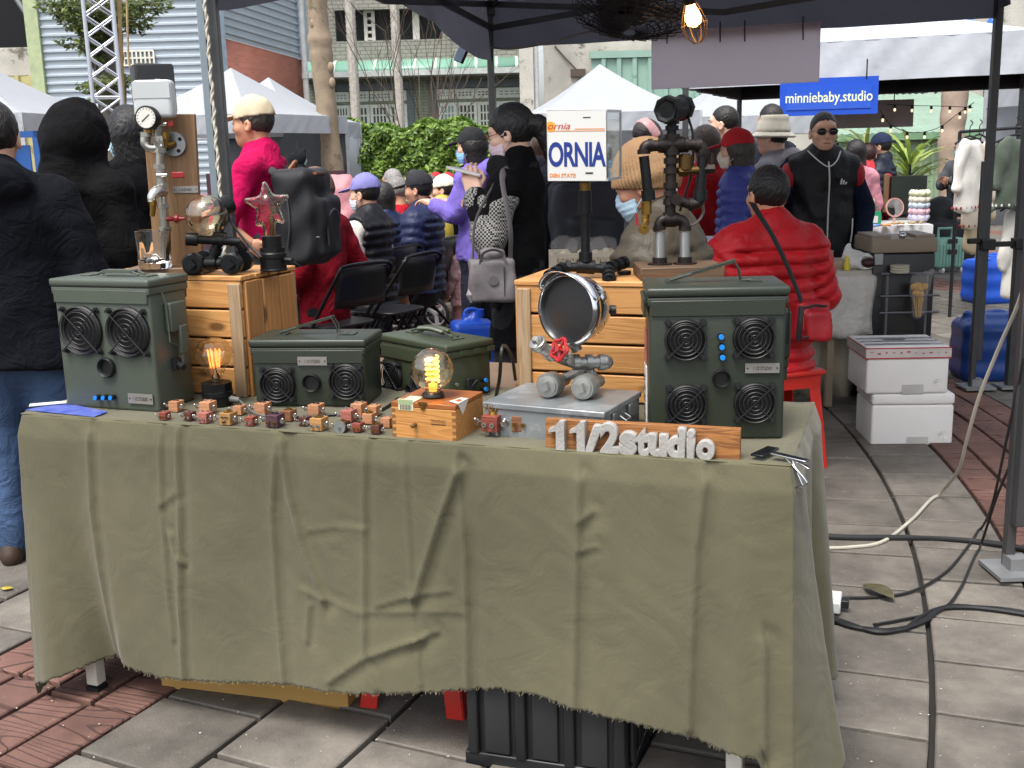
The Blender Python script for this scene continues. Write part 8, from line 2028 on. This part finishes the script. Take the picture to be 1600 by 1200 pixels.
for k in range(14):z=.04+.042*k;b.ball((rn.uniform(-.03,.03),rn.uniform(-.02,.02),z),(.035,.02,.03),8,6)
b.obj('paper_tufts',mat('sky blue paper','#2d9fc9',.7,var=.15,vs=20),t);b=B();b.cyl((0,.0,0),(0,.0,.66),.006);b.obj('pole',blk,t)
def cyl_thing(name,label,cat,px,D,z,prof,m,part):p=aty(px,400,D);t=thing(name,label,cat,(p.x,p.y,z));b=B();b.lathe(prof,20);b.obj(part,m,t);return t
cyl_thing('paper_cup','small paper cup behind the tray on the plastic-covered table','cup',1292,5.95,.753,[(.028,0),(.036,.085),(.033,.085),(.026,.004),(0,.004)],mat('kraft cup','#b9a58a',.7),'cup')
p=aty(1307,420,5.8);t=thing('foam_tray','rounded grey-brown tray lying at the table corner','tray',(p.x,p.y,.753));b=rbox((0,0,.03),(.11,.09,.06),.025);b.obj('tray',mat('grey-brown tray','#a3917c',.6,var=.2,vs=20),t)
p=aty(1343,420,5.78);t=thing('paper_bag','white paper bag open on dark contents, on the table corner','bag',(p.x,p.y,.753));s=Sd();s.ell((0,0,.04),(.075,.07,.045)).cap((-.06,.0,.06),(-.05,.02,.13),.035,.012,.04).ell((.035,-.06,.035),(.045,.05,.032),.01,sub=True).disp(lambda P:rip(P,40,.008,2));s.cut(lambda P:-P[:,2]);soft('paper',s,mat('white paper','#d5d3cd',.6),t,.008);b=B();b.ball((.032,-.035,.035),(.036,.03,.026));b.obj('contents',mat('dark meat','#33140f',.5),t)
cyl_thing('sauce_bottle','little yellow tipped sauce bottle between tray and paper bag','bottle',1324,5.74,.753,[(.016,0),(.017,.03),(.006,.075),(0,.08)],mat('yellow plastic','#d8c23a',.4),'bottle')
# ------------ black cabinet with rack, foam boxes
cb_=aty(1358,515,5.75);cb_.z=0;t=thing('insulated_cabinet','tall black insulated box with a tan lid and metal latch behind the white foam boxes','box',cb_,R(-3))
w_=aty(1454,515,5.75).x-cb_.x;ht=zat(cb_.x,5.75,396);hl_=zat(cb_.x,5.75,380)
BKC=mat('black cabinet plastic','#111114',.35,var=.2)
b=rbox((w_/2,.17,ht/2),(w_,.34,ht),.012);b.obj('body',BKC,t);b=rbox((w_/2,.17,(ht+hl_)/2+.01),(w_+.01,.36,hl_-ht+.02),.008);b.obj('lid',mat('tan lid plastic','#8d7f6d',.5,var=.06),t)
b=B();b.box((.05,.17,hl_+.025),(.10,.3,.025));b.box((w_-.05,.17,hl_+.025),(.10,.3,.025));b.obj('lid_rail',mat('tan lid plastic','#8d7f6d',.5),t,bevel=.004)
b=B();b.box((.03,-.012,ht-.03),(.045,.02,.06));b.obj('latch',STEEL,t,bevel=.003);b=B();b.ball((w_*.48,.02,hl_+.035),(.02,.02,.018));b.obj('lid_knob',CHROME,t)
t=thing('wire_rack','grey wire rack hooked on the front of the black insulated box','rack',(cb_.x,cb_.y-.06,0),R(-3));WR=mat('grey rack wire','#6f7276',.4,.5)
z0_,z1_,z2_=zat(cb_.x,5.69,516),zat(cb_.x,5.69,428),zat(cb_.x,5.69,463)
b=B()
for x in(.065,w_-.06):b.cyl((x,0,.0),(x,0,z1_),.0065,n=8)
for z in(z1_,z2_,zat(cb_.x,5.69,489)):b.cyl((.03,-.006,z),(w_+.005,-.006,z),.006,n=8)
for z in(z1_,):b.cyl((.065,0,z),(.065,.055,z),.006,n=8);b.cyl((w_-.06,0,z),(w_-.06,.055,z),.006,n=8)
b.obj('wires',WR,t)
t=thing('plate_stack','small stack of round cream lids resting on the wire rack','dish',(cb_.x+.12,cb_.y-.08,z1_+.006));b=B()
for k in range(3):b.lathe([(0,.014*k),(.045,.014*k),(.05,.014*k+.010),(.046,.014*k+.012),(0,.014*k+.006)],22)
b.obj('lids',mat('cream enamel','#c9c2b0',.4),t)
t=thing('skewer_bag','clear plastic bag of wooden sticks hanging on the wire rack','bag',(cb_.x+.215,cb_.y-.11,zat(cb_.x,5.65,502)));hb=z1_-zat(cb_.x,5.65,502)
s=Sd();s.cap((-.0,0,.04),(0,0,hb*.8),.03,.055,.03,.5).cap((.02,0,hb*.8),(.06,0,hb+.02),.03,.014,.04).disp(lambda P:rip(P,40,.006,4));soft('bag',s,BAG,t,.009);b=B();rn=random.Random(5)
for k in range(12):x=rn.uniform(-.02,.02);b.cyl((x*.5,rn.uniform(-.01,.01),.02),(x*1.4,0,hb*.5),.003,n=5)
for k in range(6):b.ball((rn.uniform(-.025,.025),0,hb*rn.uniform(.55,.75)),(.022,.015,.02),8,6)
tag(b.obj('sticks',mat('bamboo sticks','#b98f45',.6),t),kind='stuff')
FOAM=mat('white expanded foam','#efede8',.7,var=.03,vs=3,bump=.5,bs=200,wear=('#bcb8ad',.33,5))
def foambox(label,p,w,d,h,rz,tape):
 t=thing('foam_box',label,'box',p,rz,'stacked white foam boxes');hl=.055
 b=rbox((w/2,d/2,(h-hl)/2),(w,d,h-hl),.012);b.obj('body',FOAM,t);b=rbox((w/2,d/2,h-hl/2+.0005),(w+.004,d+.004,hl-.003),.012);ld=b.obj('lid',FOAM,t)
 b=B();b.box((w*.57,-.0005,.022),(w*.26,.004,.044));b.obj('grip_recess',mat('foam recess','#b9b7b1',.8),t,bevel=.001)
 b=B();b.cyl((w*.92,.001,.03),(w*.92,-.003,.03),.012,n=14);b.obj('mould_mark',FOAM,t)
 if tape:
  TM=mat('printed packing tape','#cfc8c2',.25);RT=mat('tape red','#b5202c',.35)
  b=B();b.box((w/2,-.004,h-.03),(w+.012,.003,.05));b.box((-.005,d/2,h-.03),(.003,d,.05));tp_=b.obj('tape',TM,t)
  b=B()
  for z in(h-.006,h-.053):b.box((w/2,-.006,z),(w+.013,.002,.005));b.box((-.0065,d/2,z),(.002,d,.005))
  b.obj('tape_stripe',RT,tp_);b=B();rn=random.Random(2)
  for k in range(11):x=.02+k*(w-.04)/10;b.box((x,-.0062,h-.028+rn.uniform(-.004,.004)),(rn.uniform(.006,.018),.001,rn.uniform(.003,.012)))
  b.obj('tape_print',mat('tape pink','#b8606a',.4),tp_)
  b=B()
  for k in range(3):b.box((w/2,d*.2+.08*k,h+.0012),(w*.97,.045,.0016))
  b.obj('top_tape',film('clear tape','#aeb4ba',.55,.2),t)
  b=B();b.box((w*.47,d*.6,h+.003),(.10,.05,.001));b.obj('shipping_print',mat('grey print','#6f7076',.6),t)
 return t
f0=atz(1360,697,0);wf=(atz(1490,698,0)-f0).length;hf=zat(f0 .x,f0 .y,616);foambox('lower white foam box, standing on the paving beside the table leg',f0,wf,.30,hf,R(-4),False)
f1=f0+Vector((-.035,-.005,hf+.001));wt=zat(f1 .x,f1 .y,543);foambox('upper white foam box with red printed tape round its lid',f1,wf*1.0,.34,wt-hf,R(-3),True)
# ------------ blue cans
def jerry(label,p,w,d,h,rz,m,neck=-1):
 t=thing('jerrycan',label,'can',p,rz,'blue plastic cans');s=Sd();rr_=.055
 s.box((0,0,h*.46),(w/2-rr_,d/2-rr_,h*.46-rr_),rr_).box((w*.12,0,h*.94),(w*.26,d*.22,.012),.02,.05);s.cap((neck*w*.33,0,h*.86),(neck*w*.33,0,h*.97),.036,.032,.03)
 s.disp(lambda P:.006*(np.abs(P[:,0])<.012)*(P[:,1]<0)*0+.004*np.cos(P[:,2]*2*PI/h*3)*(np.abs(P[:,2]-h*.45)<h*.33));soft('body',s,m,t,.013)
 b=B();b.lathe([(.026,h*.97),(.030,h*.965),(.030,h*1.0),(.022,h*1.0),(.022,h*.97)],18,Matrix.Translation((neck*w*.33,0,0)));b.obj('neck_ring',m,t);b=B();b.tube(spline([(-w*.10,0,h*.93),(-.0,0,h*1.0),(w*.22,0,h*1.005),(w*.36,0,h*.90)]),.018,10);b.obj('grip',m,t);return t
JD=mat('deep blue can plastic','#23468c',.35,var=.1,vs=4);JL=mat('bright blue can plastic','#1a55c8',.35,var=.06,vs=4)
jp=aty(1537,612,6.42);jp.z=0;wj=98*6.3/FPX;jerry('dark blue plastic jerrycan standing behind the strapped tent posts',jp,wj,.30,zat(jp.x,6.42,489),R(-4),JD)
jp=aty(1541,475,9.55);jp.z=0;t=jerry('brighter blue can under the clothes rail, further back',jp,62*9.55/FPX,.34,zat(jp.x,9.55,399),R(8),JL,1)
# ------------ white cosmetics table far right
wl,wr2=aty(1322,350,8.9),aty(1458,350,8.8);wl.z=wr2 .z=0;dw=wr2-wl;aw=math.atan2(dw.y,dw.x);ww=dw.xy.length
t=thing('market_table','small white-clothed table of cosmetics behind the man in the black vest','table',wl,aw);b=B();b.box((ww/2,.3,.735),(ww,.6,.03));b.obj('table_top',mat('pale table top','#b9b3a6',.5),t)
for x in(.05,ww-.05):
 for y in(.05,.55):b=B();b.box((x,y,.36),(.03,.03,.72));b.obj('leg',whf,t)
t=thing('white_cloth','white cloth hanging down the front of the cosmetics table','tablecloth',wl,aw);rows=[]
for i in range(40):u=i/39;rows.append([(ww*u,.6,.753),(ww*u,-.005,.753)]+[(ww*u,-.01-.03*v*(1+math.sin(u*30)),.752-.62*v)for v in(.2,.5,.8,1)])
b=B();b.grid(rows);b.obj('cloth',mat('white table cloth','#cfd0d2',.8,var=.04),t,smooth=70,thick=.003)
def onw(px,dy):p=aty(px,345,9.0+dy);return(p.x,p.y,.754)
t=thing('table_mirror','round mirror with a pink rim on the white cosmetics table','mirror',onw(1397,-.05),R(8));b=B();A_=faceM((0,0,.135),(1,0,0),(0,.15,1));b.lathe([(.066,-.006),(.078,-.004),(.078,.006),(.066,.006)],28,A_,close=True);b.obj('rim',mat('rose rim','#b98a84',.4),t);b=B();b.lathe([(.067,.002),(.0005,.0025)],28,A_);b.obj('glass',mat('mirror glass','#c9ccd0',.03,1.,var=.0),t);b=B();b.cyl((0,0,0),(0,0,.06),.012);b.cyl((0,0,0),(0,0,.008),.05);b.obj('stand',mat('rose rim','#b98a84',.4),t)
t=thing('gift_bag','little green gift bag with a white label on the cosmetics table','bag',onw(1366,-.12));b=B();b.box((0,0,.055),(.10,.05,.11),taper=.92);b.obj('bag',mat('green card','#1f8f62',.5),t);b=B();b.box((0,-.027,.05),(.04,.003,.055));b.obj('label',mat('white paper label','#d2d0ca',.6),t);b=B();b.tube(spline([(-.03,0,.11),(-.02,0,.15),(.02,0,.15),(.03,0,.11)]),.003);b.obj('handle',mat('green card','#1f8f62',.5),t)
t=thing('postcard','cream picture card standing at the near end of the cosmetics table','card',onw(1344,-.1));b=B();b.box((0,0,.075),(.085,.006,.15));b.obj('card',mat('cream card','#c4b08f',.6,var=.3,vs=30),t,bevel=.001)
t=thing('scrunchie_stand','clear stand stacked with pastel hair scrunchies on the cosmetics table','hair ties',onw(1435,.0))
for k,c_ in enumerate(('#b9b6d0','#d7b3bd','#b7c6d6','#e2dcc8','#cfd8b6')):
 b=B();n_=40
 b.tube([((.055+.010*math.sin(7*q))*math.cos(q),(.055+.010*math.sin(7*q))*math.sin(q),.05+.048*k+.006*math.sin(9*q))for q in np.linspace(0,2*PI,n_+1)[:-1]],.026,8,closed=True);b.obj('scrunchie',mat('scrunchie '+c_,c_,.85),t,smooth=80)
b=B();b.cyl((0,0,0),(0,0,.30),.02);b.obj('rod',blk,t)
for k,(px,c_,lb)in enumerate(((1349,'#b0413e','red-blue compact lying beneath the postcard'),(1368,'#3f6fae','blue compact lying before the green gift bag'),(1384,'#c9803a','orange compact lying before the mirror'))):
 t=thing('compact',lb,'cosmetics',onw(px,-.2));b=B();b.lathe([(.04,0),(.042,.008),(.036,.016),(0,.018)],18);b.obj('case',mat('compact '+c_,c_,.4,var=.4,vs=25),t)
for px,lb in((1404,'clear-lidded tray of hair clips before the mirror'),(1432,'clear-lidded tray of hair clips before the scrunchies')):
 t=thing('clip_tray',lb,'tray',onw(px,-.2));b=B();b.box((0,0,.03),(.13,.10,.06));b.obj('lid',BAG,t,bevel=.006);b=B();rn=random.Random(px)
 for k in range(10):b.ball((rn.uniform(-.05,.05),rn.uniform(-.03,.03),.02),(.016,.01,.01),8,5)
 tag(b.obj('clips',mat('gold clips','#b99b62',.4,.5),t),kind='stuff')
t=thing('perfume_bottle','brown glass bottle with a pale cap behind the green gift bag','bottle',onw(1363,.15));b=B();b.lathe([(.03,0),(.032,.09),(.012,.12),(.012,.16)],18);b.obj('bottle',mat('brown glass','#5a3a22',.1),t);b=B();b.cyl((0,0,.155),(0,0,.2),.016);b.obj('cap',mat('pale cap','#c8b9a0',.5),t)
p=aty(1420,300,9.6);t=thing('display_case','dark green display case with an open wooden lid behind the cosmetics','case',(p.x,p.y,0),R(-6));z0_,z1_=zat(p.x,9.6,335),zat(p.x,9.6,275);b=B();b.box((0,.1,(z0_+z1_)/2),(.30,.2,z1_-z0_));b.obj('case',mat('dark green case','#1a231d',.5),t);b=B();b.box((0,.1,z0_/2),(.26,.18,z0_-.01));b.obj('stand',blk,t);b=B();b.box((-.19,.12,(z0_+z1_)/2+.02),(.04,.26,z1_-z0_));b.obj('open_lid',mat('brown lid','#6a5138',.5),t,bevel=.004)
sp_=aty(1478,425,11.9);sp_.z=0;MN=mat('mint suitcase shell','#7fae9f',.4,var=.05);hS=zat(sp_.x,11.9,371)-.06;wS=44*11.9/FPX
t=thing('suitcase','mint green ribbed cabin suitcase with black badges','suitcase',sp_,R(6));b=rbox((0,0,.06+hS/2),(wS,.2,hS),.03);b.obj('shell',MN,t)
for k in range(8):b=B();b.box((-wS*.40+k*wS*.8/7,-.103,.06+hS*.42),(.016,.014,hS*.72));b.obj('rib',MN,t,bevel=.004)
b=B();b.tube([(-wS*.36,0,.06+hS),(-wS*.36,0,.06+hS+.10),(wS*.15,0,.06+hS+.10),(wS*.15,0,.06+hS)],.016);b.obj('handle',MN,t)
for z in(.9,.55):b=B();b.box((0,-.113,.06+hS*z),(.11,.01,.05));b.obj('badge',blk,t,bevel=.004)
for x in(-.3,.38):b=B();b.cyl((x*wS,-.06,.035),(x*wS+.03,-.06,.035),.035,n=16);b.obj('wheel',mat('pale wheel spokes','#b9bbbd',.4),t)
p=aty(1476,400,12.4);p.z=0;t=thing('trolley_bag','black wheeled trolley stacked with a soft black bag behind the mint suitcase','trolley',p,R(4));zt2_=zat(p.x,12.4,338)
s=Sd();s.box((0,0,zt2_*.5),(.26,.14,zt2_*.5-.08),.03).ell((-.08,0,zt2_+.06),(.2,.15,.15),.05).disp(lambda P:rip(P,12,.014,1));soft('bag',s,BK,t,.02);b=B();b.tube([(.10,.1,.3),(.10,.1,zt2_+.45),(.32,.1,zt2_+.45),(.32,.1,.3)],.016);b.obj('handle',blk,t)
for x in(-.2,.2):b=B();b.cyl((x,-.12,.05),(x+.04,-.12,.05),.05,n=14);b.obj('wheel',blk,t)
def garment(label,px0,px1,pyt,pyb,D,m,trim=None,group='clothes on the rail',rz=60):
 a,c=aty(px0,pyt,D),aty(px1,pyt,D);zt_,zb_=zat(a.x,D,pyt),zat(a.x,D,pyb);w=(c.x-a.x)/max(.35,abs(math.cos(R(rz))));cx=(a.x+c.x)/2
 t=thing('hanging_garment',label,'clothes',(cx,D,zb_),R(rz),group);h_=zt_-zb_;s=Sd()
 s.cap((0,0,.06),(0,0,h_*.72),w*.5,w*.36,.05,.30).cap((-w*.2,0,h_*.9),(w*.2,0,h_*.9),.05,.05,.06,.6)
 for x in(-1,1):s.cap((x*w*.30,0,h_*.88),(x*w*.52,-.02,h_*.35),.06,.05,.03,.6)
 s.cut(lambda P:.02-P[:,2]);s.disp(lambda P:rip(P,16,.012,px0*.1)+.008*np.sin(P[:,0]*38+2*np.sin(P[:,2]*5)));soft('cloth',s,m,t,.016)
 b=B();b.tube(spline([(-.18,0,h_*.93),(0,0,h_*1.02),(.18,0,h_*.93)]),.008);b.tube(spline([(0,0,h_*1.02),(.0,.0,h_+.08),(.03,0,h_+.11),(.0,0,h_+.13)]),.004);b.obj('hanger',mat('black wire','#131316'),t)
 if trim:
  b=B();tm=mat('garment trim '+trim,trim,.8,var=.3,vs=60)
  for k in range(16):a_=2*PI*k/16;b.ball((w*.5*math.cos(a_),w*.15*math.sin(a_),.05),(.008,.008,.012),8,5)
  tag(b.obj('hem_trim',tm,t),kind='stuff')
CRM=mat('cream knit','#d8cbb8',.9,var=.08,vs=20,bump=.6,bs=70);IVY=mat('ivory knit','#e2ddd4',.9,var=.06,vs=20,bump=.6,bs=70);GRN=mat('grey-green knit','#4f594e',.9,var=.12,vs=20,bump=.6,bs=70);WHC=mat('white skirt cloth','#cdcac2',.85,var=.05)
garment('ivory cardigan foremost on the rail, left of the strapped posts',1488,1542,216,335,8.6,IVY,'#8a2f34',rz=35)
garment('cream cardigan with red stitching just behind the ivory one',1500,1560,214,362,8.9,CRM,'#9a3a3f',rz=35)
garment('long beige coat hanging lowest, seen just left of the strapped posts',1508,1556,230,398,9.2,mat('beige coat','#b8a98c',.9,var=.1),rz=30)
garment('grey-green knitted cardigan with a pale dotted hem right of the strapped posts',1552,1622,214,332,8.0,GRN,'#c9cac2',rz=20)
garment('long white skirt below the grey-green cardigan',1566,1622,318,470,8.1,WHC,rz=20)
b0=aty(1500,206,8.75);e0=aty(1640,196,8.2);t=thing('clothes_rail','black metal clothes rail crossing behind the strapped posts','rail',b0);b=B();d=e0-b0;b.cyl((0,0,0),d,.013);b.obj('bar',blk,t)
for f in(.0,1.):b=B();b.cyl((d.x*f,d.y*f,d.z*f),(d.x*f,d.y*f,-b0 .z+.0),.014);b.obj('upright',blk,t)
p=aty(1590,480,9.4);p.z=0;t=thing('storage_box','white plastic drawer box at the picture edge beside the bright blue can','box',p,R(-3));b=rbox((.06,.15,.15),(.26,.3,.30),.012);b.obj('shell',FOAM,t);b=B();b.box((.06,-.004,.21),(.21,.01,.09));b.box((.06,-.004,.09),(.21,.01,.09));b.obj('drawer',mat('white drawer','#c6c8ca',.4),t,bevel=.004)
p=aty(45,250,7.4);p.z=0;t=thing('blue_frame','blue metal rack frame glimpsed between the first two people on the left edge','rack',p,R(-12));BM=mat('blue enamel','#234f8f',.45);zt_=zat(p.x,7.4,205);b=B()
for x,y in((-.14,0),(.08,0),(.08,.3),(-.14,.3)):b.box((x,y,zt_/2),(.03,.03,zt_))
b.box((-.03,0,zt_-.02),(.25,.03,.04));b.box((.08,.15,zt_-.02),(.03,.3,.04));b.obj('frame',BM,t);b=B();b.box((-.06,.02,zt_*.72),(.13,.01,zt_*.45));b.obj('panel',BM,t)
for k in range(6):b=B();b.box((.09,.18,zt_-.10-.09*k),(.02,.26,.012));b.obj('shelf_bar',mat('pale shelf','#a9abad',.5),t)
p=aty(420,330,9.0);p.z=0;t=thing('toy_stall','stall shelf of small pink and blue toys behind the man in magenta','stall',p,R(-10));b=B();b.box((0,0,.5),(1.2,.5,1.0));b.obj('counter',mat('dim plum cloth','#3a2430',.8),t);b=B();b.box((0,.2,1.15),(1.2,.05,.3));b.obj('back_board',mat('dim maroon','#40202c',.8),t);rn=random.Random(6)
for k in range(14):
 c_=rn.choice(('#a83a5c','#c98aa0','#3f78c0','#d8c8c0'));x=-.5+k*.075;b=B();b.ball((x,-.1+.1*(k%2),1.05),(.04,.04,.05),10,7);b.ball((x,-.1+.1*(k%2),1.12),.03,8,6);b.obj('toy',mat('toy '+c_,c_,.5),t,smooth=180)
# ------------ cables, leaf, power strip on the paving
zf=.020
def fl(*pts):return[atz(x,y,zf)for x,y in pts]
CBL=mat('black rubber cable','#141416',.55,var=.2);CW=mat('white cord','#b3aea0',.5)
def cable(label,pts,r,m,n=1,k=8):
 t=thing('cable',label,'cable',pts[0]);o=Vector(pts[0]);
 for i in range(n):
  q=[Vector(p)-o+Vector((random.uniform(-1,1)*r*1.4*(n>1),random.uniform(-1,1)*r*2.4*(n>1),0))for p in pts]
  sp_=spline(q,k)
  for v in sp_:v.z=max(v.z,.014+r-o.z)
  b=B();b.tube(sp_,r,7);b.obj('strand',m,t)
cable('bundle of thick black cables lying straight across the paving by the cloth',fl((1240,835),(1320,840),(1400,842),(1480,845),(1560,852),(1640,866)),.008,CBL,3)
cable('black cables curling in an S across the nearest grey paving',fl((1280,958),(1320,975),(1370,984),(1410,982),(1440,966),(1475,948),(1530,949),(1600,960),(1680,980)),.007,CBL,3)
up1=fl((1310,934),(1380,932),(1430,922),(1480,892),(1515,850),(1533,826));cable('thin black cable rising from the paving to the right tent post',up1+[aty(1550,790,3.5),aty(1570,700,3.42),aty(1600,560,3.36)],.0045,CBL)
up2=fl((1365,976),(1410,968),(1470,953),(1500,920),(1530,858));cable('second thin black cable climbing beside the first one',up2+[aty(1556,780,3.45),aty(1590,690,3.38),aty(1612,560,3.34)],.0045,CBL)
cable('long white cord sweeping up from the paving to the top of the tent post',fl((1270,857),(1330,855),(1380,846),(1425,812),(1465,775))+[aty(1497,735,3.9),aty(1510,690,3.8),aty(1530,620,3.7),aty(1562,540,3.6),aty(1592,470,3.5),aty(1606,400,3.4),aty(1612,200,3.38)],.0065,CW)
t=thing('power_strip','white power strip end peeping out beside the hem of the cloth','power strip',atz(1302,950,.02),R(70));b=B();b.box((0,0,.02),(.10,.045,.035));b.obj('strip',mat('white pvc','#c9cbc8',.4),t,bevel=.004);b=B();b.box((.0,-.03,.02),(.03,.03,.025));b.obj('plug',blk,t,bevel=.003)
t=thing('fallen_leaf','curled brown-green leaf lying on the grey paving among the cables','leaf',atz(1372,930,.016),R(-65));rows=[]
for i in range(11):u=i/10;w=.030*math.sin(PI*min(1,u*.96+.02))**.8;rows.append([(.13*(u-.5),w*v,.006+.009*v*v+.010*math.sin(u*3))for v in(-1,-.5,0,.5,1)])
b=B();b.grid(rows);b.obj('leaf',mat('dry leaf','#4a4630',.7,var=.35,vs=30),t,smooth=80,thick=.001)
t=thing('fallen_leaf','small yellow leaf on the pale paving left of the cloth','leaf',atz(11,922,.014));b=B();b.grid([[(.04*(u-.5),.014*v*math.sin(PI*min(.97,u+.02)),.004+.004*v*v)for v in(-1,0,1)]for u in np.linspace(0,1,7)]);b.obj('leaf',mat('yellow leaf','#b5a23a',.6),t,thick=.001)
lt=B();rn=random.Random(11)
for k in range(60):
 px,py=rn.choice(((rn.uniform(1250,1600),rn.uniform(640,1190)),(rn.uniform(0,700),rn.uniform(1060,1195))));p=atz(px,py,.0155);lt.ball(p,(rn.uniform(.001,.0035),rn.uniform(.001,.003),.001),6,4)
tag(lt.obj('paving_crumbs',mat('pale crumbs','#c2bbab',.8)),'pale crumbs and grit scattered on the paving',kind='stuff')
